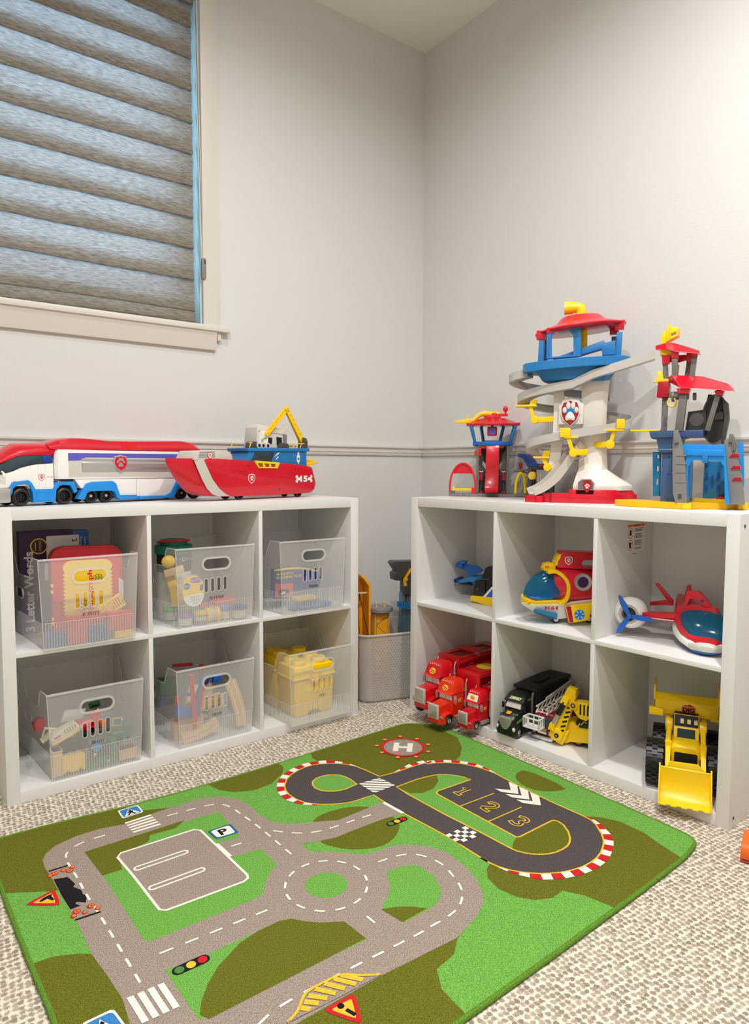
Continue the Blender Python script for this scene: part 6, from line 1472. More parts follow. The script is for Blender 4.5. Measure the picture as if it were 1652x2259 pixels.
c = MB('darkteal_clear'); c.loft([fsec(-54, 152, 26, 34, 48), fsec(-40, 148, 46, 30, 70), fsec(-14, 140, 58, 36, 94), fsec(16, 130, 60, 50, 104), fsec(34, 126, 50, 60, 104)]); c.build('canopy', t)
r = MB('red'); r.loft([[(78, 26, 92), (166, 10, 92), (166, 60, 92), (78, 80, 92)], [(88, 30, 112), (158, 16, 112), (158, 56, 112), (88, 76, 112)]])
r.prism([(76, 108), (84, 148), (112, 152), (136, 128), (146, 112), (128, 110), (120, 116), (108, 130), (92, 130), (86, 112)], 30, 56); r.mat('navy').prism([(118, 124), (128, 122), (128, 132), (120, 134)], 28, 30); r.build('cockpit_roof', t, bevel=2)
for p in ([(18, 92), (-22, 144), (-12, 146), (30, 100), (30, 90)], [(30, 84), (-34, 78), (-34, 88), (6, 98), (30, 98)]):
    r = MB('red'); r.prism(p, 142, 154); r.build('tail_fin', t, bevel=2)
r = MB('red'); r.prism([(56, 100), (66, 148), (75, 150), (78, 126), (84, 96)], 142, 156); r.build('tail_fin', t, bevel=2)
r = MB('red'); r.loft([[(x, y0, z0), (x, y1, z0 - 4), (x, y1, z0 + 8), (x, y0, z0 + 12)] for x, y0, y1, z0 in ((-30, 30, 74, 66), (64, 24, 90, 72))]); r.mat('white').box(-20, 56, 26, 60, 62, 68); r.build('wing', t, bevel=2)
e = MB('white'); e.lathe([(20, -6), (30, -8), (41, 2), (46, 22), (40, 52), (24, 70), (1e-3, 72)], (-66, 34, 68), 'y', 30)
e.mat('silver').lathe([(29, -7.5), (21, -8), (20, 6), (1e-3, 8)], (-66, 34, 68), 'y', 28).mat('darkgrey').lathe([(18, 4), (10, 2), (1e-3, 2)], (-66, 34, 68), 'y', 24); e.build('engine', t)
pr_ = MB('blue'); pr_.ball((-62, 22, 64), 8, 8, 8).cyl((-62, 18, 64), (-62, 40, 64), 4, 10)
for a in (118, -3, 238):
    ca, sa = math.cos(R(a)), math.sin(R(a)); bl2 = [(0, -4), (14, -6), (34, -8), (58, -5), (66, 0), (58, 5), (34, 8), (14, 6), (0, 4)]
    pr_.prism([(-62 + x * ca - z * sa, 64 + x * sa + z * ca) for x, z in bl2], 20, 24)
pr_.build('propeller', t, bevel=.8)

# three red tractor-trailer toys, bottom left cube
def tractor(name, label, s_, d_, k, paint, patch, tw, tx, ty, tz, ang=0, number=True):
    t = thing('toy_semi_truck', label, 'toy truck', 'R', s_, d_, TO, ang, 'red toy tractor-trailers')
    q = lambda *a: tuple(v * k for v in a)
    b = MB(paint)
    b.loft([[q(x, y, z) for x, y in ((-38, 12), (-24, 0), (24, 0), (38, 12), (38, 22), (-38, 22))] for z in (8, 26)])
    b.build('bumper', t, bevel=1.5 * k)
    for s in (-1, 1):
        b = MB(paint)
        b.prism([q(y, z) for y, z in ((6, 24), (12, 38), (24, 42), (48, 42), (58, 34), (64, 22), (60, 20), (54, 30), (44, 36), (28, 36), (18, 28), (14, 20))], s * 38 * k, s * 20 * k, 'x')
        b.build('fender', t, bevel=1.5 * k)
    b = MB(paint); b.loft([[q(x, y, z) for x, z in ((-22, 22), (22, 22), (22, zt - 6), (17, zt), (-17, zt), (-22, zt - 6))] for y, zt in ((2, 69), (62, 76))]); b.build('hood', t, bevel=1.2 * k)
    g = MB('warmgrey'); g.box(*q(-22, 22, -3, 3, 24, 71)); g.mat('silver').box(*q(-19, 19, -3.6, -2, 27, 68)); g.build('grille', t, bevel=.8 * k)
    c = MB(paint); c.loft([[q(x, y, z) for x, y in ((-30, 58), (30, 58), (33, 70), (33, 112), (-33, 112), (-33, 70))] for z in (22, 98)])
    if number: c.mat('gold').text('95', (33.4 * k, 92 * k, 72 * k), 14 * k, 'x', w=18 * k, offset=.2, shear=.2)
    c.build('cab', t, bevel=1.5 * k)
    for a0, a1 in ((-27, -1), (1, 27)): MB('white').box(*q(a0, a1, 56.5, 59, 76, 95)).build('windshield', t, bevel=.8 * k)
    r = MB(paint)
    r.loft([[q(x * f, y, z) for x, y in ((-31, y0), (31, y0), (34, y0 + 16), (34, 114), (-34, 114), (-34, y0 + 16))] for z, f, y0 in ((96, 1, 50), (99, 1.02, 40), (102, 1.0, 52), (120, .97, 60), (132, .9, 66), (139, .74, 72), (141, .5, 80))])
    r.build('roof', t, bevel=1 * k)
    a = MB('gold')
    th = 22
    def ry_(z): return (52 + (z - 102) * .45) * k - .9 * k
    def onroof(poly, lift): 
        n0 = len(poly); a.add([(x * k, ry_(z) - lift, z * k) for x, z in poly], [tuple(range(n0))])
    if patch: a.mat('white'); onroof([(-27, 103), (27, 103), (24, 126), (-24, 126)], .1 * k)
    a.mat('gold'); onroof(circ(0, 114, 13, 20, 9), .5 * k)
    a.mat('orangered'); onroof([(-11, 116), (10, 112), (10, 115), (-11, 119)], .9 * k); onroof([(-9, 110), (9, 108), (9, 110), (-9, 113)], .9 * k)
    a.build('roof_badge', t)
    l = MB('cream')
    for i in range(5): l.box(*q(-20 + i * 9, -17 + i * 9, 64, 66, 133 - abs(i - 2) * .8, 137 - abs(i - 2) * .8))
    l.build('marker_light', t)
    for s in (-1, 1):
        m = MB('silver')
        m.box(*q(min(s * 36, s * 47), max(s * 36, s * 47), 58, 62, 68, 92)).tube([q(s * 34, 60, 94), q(s * 46, 60, 94)], 1.4 * k, 6)
        m.build('mirror', t, bevel=.6 * k)
        MB('silver').box(*q(min(s * 24, s * 36), max(s * 24, s * 36), 3, 8, 29, 35)).build('headlight', t, bevel=.6 * k)
    for s in (-1, 1):
        e = MB('silver'); e.tube([q(s * 38, 116, 34), q(s * 38, 116, 112), q(s * 38, 116, 128), q(s * 38, 122, 140)], [3.6 * k, 3.6 * k, 2.4 * k, 2.4 * k], 10).cyl(q(s * 38, 116, 60), q(s * 38, 116, 64), 5 * k, 12).cyl(q(s * 38, 116, 100), q(s * 38, 116, 104), 5 * k, 12)
        e.build('exhaust_stack', t)
        MB('silver').cyl(q(s * 29, 66, 18), q(s * 29, 114, 18), 9 * k, 16).build('fuel_tank', t)
    MB('darkgrey').box(*q(-20, 20, 20, 150, 10, 24)).build('chassis', t)
    return t
def xwheel(parent, x, y, z, r, w_, out):
    """wheel on an axle along x; out = +1 when its outer face points to +x"""
    a = MB('tyre'); x0 = x; d = -out
    a.lathe([(r * .6, 0), (r * .85, 0), (r, d * w_ * .2), (r, d * w_ * .8), (r * .85, d * w_), (r * .6, d * w_)], (x, y, z), 'x', 26)
    o = a.build('wheel', parent)
    h = MB('silver'); h.lathe([(r * .62, d * 1), (r * .5, d * 2.5), (r * .3, d * .5), (r * .14, -d * .4), (1e-3, -d * .4)], (x, y, z), 'x', 22); h.build('hub', o)
    return o
def semi(label, s_, d_, k, paint, patch, ang, trailer, lift=0, number=True):
    t = tractor('toy_semi_truck', label, s_, d_, k, paint, patch, 0, 0, 0, 0, ang, number)
    for s in (-1, 1):
        for yy in (38, 134): xwheel(t, s * 37 * k, yy * k, 15 * k - lift / 2, 15 * k + lift / 2, 14 * k, s)
    x0, x1, y0, y1, z0, z1 = trailer
    return t, x0, x1, y0, y1, z0, z1
t, x0, x1, y0, y1, z0, z1 = semi('largest red toy tractor-trailer with roof hatches, at the back left of the bottom left cube', .140, -.088, 1.1, 'truckred', False, 0, (-52, 48, 142, 402, 6, 164), 20)
t.location.z += .02
b = MB('truckred'); b.box(x0, x1, y0, y1, z0, z1 - 4)
b.prism([(x0, y0), (x1, y0), (x1, y1), (x0, y1)], z1 - 4, z1, 'z', holes=[[(x0 + 22, y0 + 24), (x1 - 16, y0 + 24), (x1 - 16, y0 + 104), (x0 + 22, y0 + 104)], [(x0 + 22, y0 + 142), (x1 - 16, y0 + 142), (x1 - 16, y0 + 220), (x0 + 22, y0 + 220)]])
b.mat('maroon').face([(x0 + 22, y0 + 24), (x1 - 16, y0 + 24), (x1 - 16, y0 + 104), (x0 + 22, y0 + 104)], z1 - 3.6, 'z').face([(x0 + 22, y0 + 142), (x1 - 16, y0 + 142), (x1 - 16, y0 + 220), (x0 + 22, y0 + 220)], z1 - 3.6, 'z')
b.mat('darkred').face([(y0 + 3, z1 - 60), (y0 + 150, z1 - 60), (y0 + 238, z1 - 8), (y0 + 3, z1 - 20)], x1 + .4, 'x'); b.mat('silver').frame([(y0 + 50, z1 - 34), (y0 + 70, z1 - 26), (y0 + 80, z1 - 40), (y0 + 110, z1 - 30)], 2, x1 + .6, x1 + .6, 'x', False)
b.build('trailer', t, bevel=2)
b = MB('truckred'); b.lathe([(x1 - x0 - 8, 0), (x1 - x0 - 8, 30)], (0, 0, 0), 'z', 8) if 0 else b.loft([[(x, y0 + 104, z1 + h) for x, h in ((x0, 0), (x0 + 20, 8), (x1 - 20, 8), (x1, 0))], [(x, y0 + 142, z1 + h) for x, h in ((x0, 0), (x0 + 20, 8), (x1 - 20, 8), (x1, 0))]]); b.mat('silver').box(x1 - 10, x1 + 1, y0 + 96, y0 + 112, z1 - 12, z1 + 3); b.build('trailer_arch', t, bevel=1)
t, x0, x1, y0, y1, z0, z1 = semi('orange-red toy tractor-trailer jutting forward in the middle of the three red trucks', .228, -.112, 1.0, 'orangered', False, 0, (-28, 70, 146, 424, 20, 154))
b = MB('truckred'); b.box(x0, x1, y0, y1, z0, z1); b.mat('orangered').prism([(x0 + 8, y0 + 30), (x1 - 8, y0 + 30), (x1 - 8, y0 + 200), (x0 + 8, y0 + 200)], z1, z1 + 2, 'z'); b.mat('gold').face(smooth([(x0 + 20, y0 + 60), (x1 - 20, y0 + 60), (x1 - 16, y0 + 130), (x0 + 16, y0 + 130)], 2), z1 + 2.3, 'z')
b.mat('maroon').face([(y0 + 6, z0 + 10), (y0 + 200, z0 + 10), (y0 + 200, z1 - 12), (y0 + 6, z1 - 12)], x1 + .3, 'x'); b.mat('gold').frame(smooth([(y0 + 10, z0 + 60), (y0 + 40, z0 + 100), (y0 + 90, z0 + 104), (y0 + 90, z0 + 50)], 1, False), 3, x1 + .6, x1 + .6, 'x', False)
b.build('trailer', t, bevel=1.5)
t, x0, x1, y0, y1, z0, z1 = semi('smallest red toy tractor-trailer, white patch on its roof, right of the orange-red one', .318, -.068, .84, 'truckred', True, 0, (-14, 36, 110, 330, 12, 112))
b = MB('truckred'); b.prism([(x0, y0), (x1, y0), (x1, y1), (x0, y1)], z0, z1, 'z'); b.frame(rrect(x0 + 1, x1 - 1, y0 + 1, y1 - 1, 2), 4, z1 - 2, z1 + 8, 'z'); b.mat('grey').face([(x0 + 3, y0 + 3), (x1 - 3, y0 + 3), (x1 - 3, y1 - 3), (x0 + 3, y1 - 3)], z1 + .4, 'z'); b.build('trailer', t, bevel=1)

# black car carrier with dinosaur lettering
t = thing('toy_car_carrier', 'black toy hauler truck with green DINO lettering and silver grille, bottom middle cube', 'toy truck', 'R', .450, -.018, TO, 6)
b = MB('black')
b.loft([[(x, y, z) for x, z in ((-w_, 12), (-w_, 30), (-w_ * .8, zt - 8), (-w_ * .5, zt), (w_ * .5, zt), (w_ * .8, zt - 8), (w_, 30), (w_, 12))] for y, w_, zt in ((0, 26, 46), (6, 33, 66), (20, 36, 76), (50, 37, 84))])
b.build('hood', t, bevel=2)
b = MB('black'); b.loft([[(x, y, z) for x, y in ((-33, y0), (33, y0), (34, y0 + 12), (34, 108), (-34, 108), (-34, y0 + 12))] for z, y0 in ((12, 46), (84, 48), (104, 58))])
b.loft([[(x * f, y, z) for x, y in ((-34, y0), (34, y0), (35, y0 + 14), (35, 112), (-35, 112), (-35, y0 + 14))] for z, f, y0 in ((102, 1, 50), (106, 1.02, 46), (116, .98, 60), (126, .86, 74), (130, .6, 84))])
b.build('cab', t, bevel=2)
g = MB('silver'); g.prism(smooth([(-22, 66), (-12, 70), (0, 68), (12, 70), (22, 66), (20, 48), (10, 32), (0, 28), (-10, 32), (-20, 48)], 1), -3, 6); g.mat('darkgrey')
for i in range(7): g.face([(-18 + i * .8, 62 - i * 4.6), (18 - i * .8, 62 - i * 4.6), (18 - i * .8, 61 - i * 4.6), (-18 + i * .8, 61 - i * 4.6)], -3.3)
g.build('grille', t, bevel=.8)
w_ = MB('warmgrey'); w_.loft([[(x, y, z) for x, y, z in ((-27, 45.6 - 2, 86), (27, 43.6, 86), (25, 52, 103), (-25, 52, 103))], [(x, y + 3, z) for x, y, z in ((-27, 45.6, 86), (27, 45.6, 86), (25, 54, 103), (-25, 54, 103))]]); w_.build('windshield', t, bevel=.6)
tx = MB('lime')
def slant(mb, pts, z0, y0, k_, lift):
    mb.add([(x, y0 + (z - z0) * k_ - lift, z) for x, z in pts], [tuple(range(len(pts)))])
for i in range(3): slant(tx, [(-22 + i * 5, 111 + i * 2.5), (16 + i * 4, 111 + i * 2.5), (18 + i * 4, 112.4 + i * 2.5), (-16 + i * 5, 112.4 + i * 2.5)], 106, 46, 1.4, .8)
vs, fs = text_geo('DINO', 10, .2, .2); tx.mat('cream'); tx.add([(x * 1.5 + 2, 46 + (8.5 + y * .9) * 1.4 - 1.6, 114.5 + y * .9) for x, y in vs], fs)
tx.mat('lime')
for s in (-1, 1):
    for i in range(4): tx.add([(s * (14 + i * 4), 20 + i * 2, 77.4 + i * .2), (s * (20 + i * 4), 14 + i * 2, 75), (s * (22 + i * 4), 14 + i * 2, 74.6), (s * (16 + i * 4), 20 + i * 2, 77)], [(0, 1, 2, 3)])
tx.mat('crane_orange').add([(-7, 14, 74.6), (7, 14, 74.6), (9, 28, 79), (-9, 28, 79)], [(0, 1, 2, 3)])
tx.mat('lime')
for i in range(6): tx.face([(8 + i * 6, 52 + i * .8), (11 + i * 6, 52 + i * .8), (12 + i * 6, 60 + i * .8), (9 + i * 6, 60 + i * .8)], 37.6, 'x')
for i in range(4): tx.face([(76 + i * 8, 106), (80 + i * 8, 106), (80 + i * 8, 114), (76 + i * 8, 114)], 35.6, 'x')
tx.build('lettering', t)
for s in (-1, 1):
    MB('offwhite').ball((s * 28, 4, 32), 6, 4, 7).build('headlight', t)
    MB('midgrey').tube([(s * 37, 100, 30), (s * 37, 100, 116), (s * 37, 106, 128)], 4, 10).build('exhaust_stack', t)
    MB('black').box(min(s * 35, s * 42), max(s * 35, s * 42), 46, 52, 78, 96).build('mirror', t, bevel=1)
tr = MB('matteblack'); tr.box(-32, 48, 112, 326, 14, 138); tr.box(-36, 52, 104, 332, 132, 142); tr.box(0, 20, 170, 250, 142, 146)
tr.mat('darkgrey').bar((49, 120, 122), (49, 310, 122), 3, 4).box(48, 51, 118, 124, 20, 132).box(48, 51, 210, 214, 20, 132); tr.build('trailer', t, bevel=2)
for s in (-1, 1):
    for y in (26, 112): xwheel(t, s * 37, y, 21, 21, 16, s)

# fire engine
t = thing('toy_fire_engine', 'red toy fire engine with white ladder and basket beside the black hauler', 'toy truck', 'R', .536, .058, TO, 6)
b = MB('maroon'); b.loft([[(x, y, z) for x, y in ((-35, y0 + 4), (-30, y0), (30, y0), (35, y0 + 4), (35, 60), (-35, 60))] for z, y0 in ((14, 2), (50, 0), (80, 6), (86, 12))]); b.box(-34, 34, 60, 236, 14, 70); b.build('body', t, bevel=2)
s = MB('chrome'); s.loft([[(x, y, z) for x, y in ((-37, -2), (-28, -8), (28, -8), (37, -2), (37, 10), (-37, 10))] for z in (4, 17)]); s.box(-14, 16, -4, 4, 22, 40).mat('silver').box(22, 32, -2, 4, 20, 32).box(-34, -24, -2, 4, 20, 32); s.build('bumper', t, bevel=1.5)
w_ = MB('screen'); w_.prism([(-28, 48), (30, 48), (28, 72), (-26, 72)], -1.5, 8); w_.prism([(10, 48), (34, 48), (34, 70), (14, 70)], 35.6, 34, 'x'); w_.build('cab_window', t, bevel=1)
for i in range(3): MB('cream').ball((-14 + i * 14, 24, 87), 3.5, 3.5, 3).build('roof_light', t)
ld = MB('offwhite')
for x in (-22, 14):
    for z0 in (0, 20): ld.bar((x, 0, 84 + z0 * .9), (x, 230, 100 + z0 * 1.1), 4, 4)
    for i in range(9): ld.bar((x, i * 26, 84 + i * 1.8), (x, i * 26 + 22, 104 + i * 1.8), 3, 3)
for i in range(9): ld.bar((-22, 8 + i * 26, 85 + i * 1.8), (14, 8 + i * 26, 85 + i * 1.8), 3, 3)
ld.bar((-22, 60, 112), (-22, 232, 132), 4, 6).bar((14, 60, 112), (14, 232, 132), 4, 6); ld.build('ladder', t)
bk = MB('white')
bx0, bx1, by0, by1, bz0, bz1 = -48, 6, -34, 0, 42, 72
for a, c in (((bx0, by0), (bx1, by0)), ((bx1, by0), (bx1, by1)), ((bx1, by1), (bx0, by1)), ((bx0, by1), (bx0, by0))):
    for z in (bz0, bz1): bk.bar((a[0], a[1], z), (c[0], c[1], z), 4, 4)
    for i in range(4):
        u = i / 3; bk.bar((a[0] + (c[0] - a[0]) * u, a[1] + (c[1] - a[1]) * u, bz0), (a[0] + (c[0] - a[0]) * u, a[1] + (c[1] - a[1]) * u, bz1), 3.4, 3.4)
bk.box(bx0, bx1, by0, by1, bz0 - 2, bz0 + 1).bar((-20, 4, 62), (-8, 14, 88), 6, 6); bk.build('basket', t, bevel=.5)
for s in (-1, 1):
    for y in (40, 180): xwheel(t, s * 34, y, 15, 15, 13, s)

# yellow excavator
t = thing('toy_excavator', 'yellow toy excavator with striped boom in front of the red fire engine', 'toy excavator', 'R', .60, .045, TO, 16)
b = MB('yellow')
b.prism([(-30, 44), (-26, 24), (-8, 8), (18, 6), (30, 14), (96, 22), (96, 74), (60, 76), (50, 70), (36, 78), (22, 76), (0, 60)], 30, 90)
b.box(40, 110, 34, 110, 20, 66); b.prism([(-10, 10), (10, 4), (18, 20), (30, 50), (-4, 52)], 14, 34); b.build('chassis', t, bevel=2)
bm = MB('yellow')
def boompoly(a, c, w0, w1):
    d = Vector((c[0] - a[0], c[1] - a[1])); l = d.length; d /= l; n0 = Vector((-d.y, d.x)); return [tuple(Vector(a) + n0 * w0 / 2), tuple(Vector(c) + n0 * w1 / 2), tuple(Vector(c) - n0 * w1 / 2), tuple(Vector(a) - n0 * w0 / 2)]
bm.prism(boompoly((-2, 36), (36, 164), 34, 26), 8, 30); bm.prism([(8, 146), (26, 190), (50, 185), (50, 160), (38, 134)], 6, 32); bm.cyl((-6, 2, 38), (-6, 34, 38), 20, 20)
bm.mat('matteblack')
for i in range(7):
    f_ = .12 + i * .12; x, z = -2 + 38 * f_ + 9, 36 + 128 * f_; bm.face([(x - 9, z - 6), (x + 6, z), (x + 5, z + 6), (x - 10, z)], 5.6 if i > 5 else 7.6)
bm.build('boom', t, bevel=1.5)
p = MB('silver'); p.cyl((-18, 2, 62), (2, 2, 108), 7, 16).mat('matteblack').cyl((0, 2, 104), (18, 2, 146), 8.5, 16).mat('yellow').prism(boompoly((-20, 52), (-16, 72), 18, 14), -6, 10).prism(boompoly((16, 140), (24, 160), 20, 18), -6, 12); p.build('hydraulic_cylinder', t)
a = MB('yellow'); a.prism([(36, 132), (46, 148), (66, 150), (86, 150), (94, 108), (82, 96), (62, 100), (50, 112)], 10, 40); a.mat('matteblack')
for i in range(3): a.face([(62 + i * 11, 112), (67 + i * 11, 112), (67 + i * 11, 144), (62 + i * 11, 144)], 9.6)
a.mat('deepyellow').cyl((44, 4, 138), (44, 12, 138), 14, 20).mat('matteblack').cyl((44, 2.5, 138), (44, 5, 138), 8, 16).mat('silver').cyl((44, 1.5, 138), (44, 3, 138), 4, 12); a.build('dipper_arm', t, bevel=1.2)
pv = MB('matteblack'); pv.cyl((-4, 0, 36), (-4, 3, 36), 7, 14).mat('silver').cyl((-4, -1, 36), (-4, 1, 36), 3, 10); pv.build('pivot_pin', t)
w_ = MB('matteblack'); w_.prism([(46, 78), (54, 92), (100, 100), (104, 70), (60, 66)], 26, 80); w_.mat('gold').frame([(52, 66), (60, 80), (64, 76), (72, 88), (80, 84)], 3, 25, 26, closed=False); w_.build('deck', t, bevel=1)
for x, y in ((50, 40), (92, 40), (50, 92), (92, 92)): add_wheel(t, x, y, 17, 17, 18, hub='deepyellow')
b = MB('orange'); b.lathe([(1e-3, 0), (30, 0), (40, 30), (40, 70), (30, 84), (1e-3, 88)], (0, 0, 0), 'z', 8); b.box(-44, 44, -44, 44, -112, 0)
solo(b, 'toy_bin_lorry', 'orange toy tank partly hidden behind the excavator boom', 'toy truck', 'R', .682, .245, TO + .1125, 10, bevel=2)

# big loader / dump truck
t = thing('toy_loader', 'big yellow toy loader with bucket, black tyres and DIG sticker, bottom right cube', 'toy loader', 'R', 1.022, -.028, TO, 25)
bk = MB('yellow')
W2 = 62
prof = [(0, 2), (10, 4), (26, 10), (38, 26), (44, 50), (42, 84), (40, 86), (38, 84), (40, 50), (34, 30), (24, 14), (10, 8), (0, 5)]
bk.loft([[(x, y - 8, z) for y, z in prof] for x in (-W2, W2)])
for s in (-1, 1):
    bk.prism([(-10, 2), (10, 4), (28, 10), (38, 26), (44, 50), (42, 88), (36, 92), (20, 66), (2, 30)], s * W2, s * (W2 - 4), 'x')
    bk.prism([(16, 8), (26, 14), (34, 34), (34, 46), (24, 30)], s * (W2 - 4), s * (W2 - 16), 'x')
bk.prism([(-44, 82), (-36, 100), (30, 102), (46, 84)], 32, 37)
for i in range(5): bk.prism([(-58 + i * 25, -10), (-56 + i * 25, -14), (-44 + i * 25, -14), (-42 + i * 25, -10), (-42 + i * 25, -4), (-58 + i * 25, -4)], 2.2, 5.2, 'z')
bk.build('bucket', t, bevel=1.2)
for s in (-1, 1):
    x = s * 42; ar = MB('yellow')
    ar.prism([(38, 50), (40, 84), (100, 118), (168, 160), (176, 150), (108, 104), (60, 60)], x - 6, x + 6, 'x'); ar.cyl((x - 9, 168, 150), (x + 9, 168, 150), 18, 18).box(x - 8, x + 8, 96, 108, 90, 128)
    ar.build('lift_arm', t, bevel=1.5)
h = MB('yellow'); h.loft([[(x, y, z) for x, z in ((-w_, 30), (w_, 30), (w_, zt - 8), (w_ - 8, zt), (-w_ + 8, zt), (-w_, zt - 8))] for y, w_, zt in ((96, 34, 118), (112, 36, 127), (150, 34, 130), (230, 34, 130))]); h.build('hood', t, bevel=2.5)
g = MB('matteblack'); g.prism(rrect(-27, 29, 70, 103, 4), 94, 100); g.build('grille', t, bevel=.6)
c = MB('yellow'); c.loft([[(x, y, z) for x, y in ((-30, y0), (32, y0), (34, 240), (-34, 240))] for z, y0 in ((126, 136), (142, 160), (150, 164))])
c.mat('matteblack').loft([[(x, y, z) for x, y in ((-30, y0), (32, y0), (34, 236), (-34, 236))] for z, y0 in ((149, 162), (158, 166), (180, 174))]); c.build('cab', t, bevel=1.5)
c = MB('screen'); c.add([(-21, 134, 128), (23, 134, 128), (23, 158, 146), (-21, 158, 146), (-21, 140, 124), (23, 140, 124), (23, 164, 142), (-21, 164, 142)], [(0, 1, 2, 3), (7, 6, 5, 4), (0, 4, 5, 1), (1, 5, 6, 2), (2, 6, 7, 3), (3, 7, 4, 0)]); c.build('windshield', t, bevel=.6)
for i in range(3): MB('cream').box(-14 + i * 17, -5 + i * 17, 160, 172, 159, 170).build('roof_light', t, bevel=1.5)
bd = MB('yellow')
bd.prism([(-84, 168), (84, 168), (84, 206), (-84, 206)], 196, 202)
bd.loft([[(-84, 196, 206), (84, 196, 206), (84, 202, 206), (-84, 202, 206)], [(-84, 214, 222), (84, 214, 222), (84, 220, 222), (-84, 220, 222)]])
for s in (-1, 1): bd.prism([(196, 168), (196, 206), (212, 244), (290, 244), (290, 168)], s * 84, s * 79, 'x')
bd.box(-84, 84, 202, 290, 166, 172); bd.box(-94, -58, 188, 204, 164, 184).box(60, 86, 190, 204, 164, 172)
bd.mat('orange').prism([(-12, 178), (24, 178), (24, 196), (-12, 196)], 195.2, 196); bd.mat('ink').text('DIG', (6, 195, 187), 13, w=30, offset=.55); bd.mat('darkred').face([(-10, 196), (-2, 200), (2, 199), (8, 203), (14, 200), (22, 196)], 195)
bd.build('dump_bed', t, bevel=1.2)
for s in (-1, 1):
    fd = MB('deepyellow'); fd.prism([(170, 60), (168, 140), (200, 166), (226, 160), (226, 60)], s * 50, s * 38, 'x').prism([(100, 66), (110, 104), (150, 124), (150, 66)], s * 50, s * 38, 'x')
    fd.build('fender', t, bevel=2)
def lug_wheel(x, y, r, w_, s):
    a = MB('tyre'); a.lathe([(r * .5, 0), (r * .86, 0), (r * .94, s * -3), (r * .94, s * -(w_ - 3)), (r * .86, s * -w_), (r * .5, s * -w_)], (x, y, r), 'x', 36)
    for i in range(22):
        t0 = 2 * math.pi * i / 22; sh_ = math.pi / 22
        for j, (u0, u1) in enumerate(((.02, .36), (.34, .66), (.64, .98))):
            q = t0 + (sh_ if j == 1 else 0); pts = []
            for uu in (u0, u1):
                for rr, dt in ((r * .9, -.11), (r, -.08), (r, .08), (r * .9, .11)):
                    pts.append((x - s * w_ * uu, y + rr * math.cos(q + dt), r + rr * math.sin(q + dt)))
            a.add(pts, [(0, 1, 2, 3), (7, 6, 5, 4), (0, 4, 5, 1), (1, 5, 6, 2), (2, 6, 7, 3), (3, 7, 4, 0)])
    o = a.build('wheel', t); MB('yellow').lathe([(r * .55, -s * 2), (r * .3, -s * 6), (1e-3, -s * 6)], (x, y, r), 'x', 24).build('hub', o)
for s in (-1, 1):
    lug_wheel(s * 96, 122, 60, 44, s); lug_wheel(s * 84, 244, 60, 34, s)
k = MB('darkred'); k.ball((0, 0, 34), 22, 16, 24).ball((14, 0, 62), 18, 14, 18).box(-16, 24, -12, 12, 0, 20)
solo(k, 'toy_robot', 'dark red toy part showing between the loader and the shelf end', 'toy', 'R', 1.066, .262, TO, 0, bevel=1)
# ---------------------------------------------------------------- perforated basket in the corner and what stands in it
t = thing('storage_basket', 'pale perforated plastic basket standing in the corner between the shelves', 'basket', 'W', -.352, -.236, 0, -15)
def rr3(w_, d_, r, z): return [(x, y, z) for x, y in rrect(-w_ / 2, w_ / 2, -d_ / 2, d_ / 2, r, 6)]
b = MB('basket')
b.loft([rr3(316, 216, 44, 0), rr3(330, 230, 48, 8), rr3(356, 254, 52, 250), rr3(366, 264, 54, 256), rr3(366, 264, 54, 262), rr3(352, 250, 50, 262), rr3(350, 248, 50, 250), rr3(322, 222, 46, 12)])
b.build('body', t, bevel=0)
hl = MB('midgrey')
random.seed(3)
def wallpt(u, z):
    f = (z - 8) / 242; w_, d_ = 330 + 26 * f, 230 + 24 * f
    return (u * (w_ / 2 - 46), -d_ / 2 - .35)
for r_ in range(24):
    z = 20 + r_ * 9.4
    for c in range(22):
        u = -1 + 2 * (c + .5 * (r_ % 2)) / 22
        if random.random() < .12: continue
        x, y = wallpt(u, z); hl.add([(x + 1.5 * math.cos(a), y, z + 1.5 * math.sin(a)) for a in [R(60 * i) for i in range(6)]], [tuple(range(6))])
hl.build('perforation', t)
MB('binrim').tube([(x, y, 259) for x, y, z in rr3(362, 260, 54, 0)], 4, 8, True).build('rim', t)
t = thing('toy_crane', 'tall orange wooden crane frame with black cord at the left of the basket', 'toy crane', 'W', -.50, -.245, .014, -15)
c = MB('crane_orange'); c.prism([(-30, 0), (26, 0), (30, 430), (8, 462), (-30, 462)], 0, 6, 'y') if 0 else c.prism([(22, 0), (30, 0), (30, 424), (2, 460), (-6, 460), (-6, 452), (0, 450), (22, 420)], -12, 60)
c.prism([(-14, 0), (22, 0), (22, 420), (-6, 452), (-14, 452)], 52, 60); c.build('frame', t, bevel=1)
c = MB('wood'); c.cyl((-18, 10, 390), (24, 10, 390), 4, 12); c.build('axle', t)
c = MB('ink'); c.tube([(-10, 4, 390), (0, -4, 330), (26, -10, 210)], 1.2, 6).tube([(-10, 4, 390), (-16, -4, 300), (-12, -10, 210)], 1.2, 6).ball((33, 10, 292), 7, 6, 10); c.build('cord', t)
t = thing('crane_tower', 'orange lattice tower with round grey top and two pegs in the middle of the basket', 'toy tower', 'W', -.385, -.205, .014, -15)
c = MB('crane_orange'); c.prism([(-36, 0), (36, 0), (30, 298), (-30, 298)], -24, 24); c.mat('green')
c.frame([(-24, 294), (24, 294), (26, 60), (-26, 60)], 1.6, -24.4, -24.4)
z = 290
for i in range(6): c.frame([(-24 if i % 2 else 24, z - i * 40), (24 if i % 2 else -24, z - 40 - i * 40)], 1.6, -24.6, -24.6, closed=False)
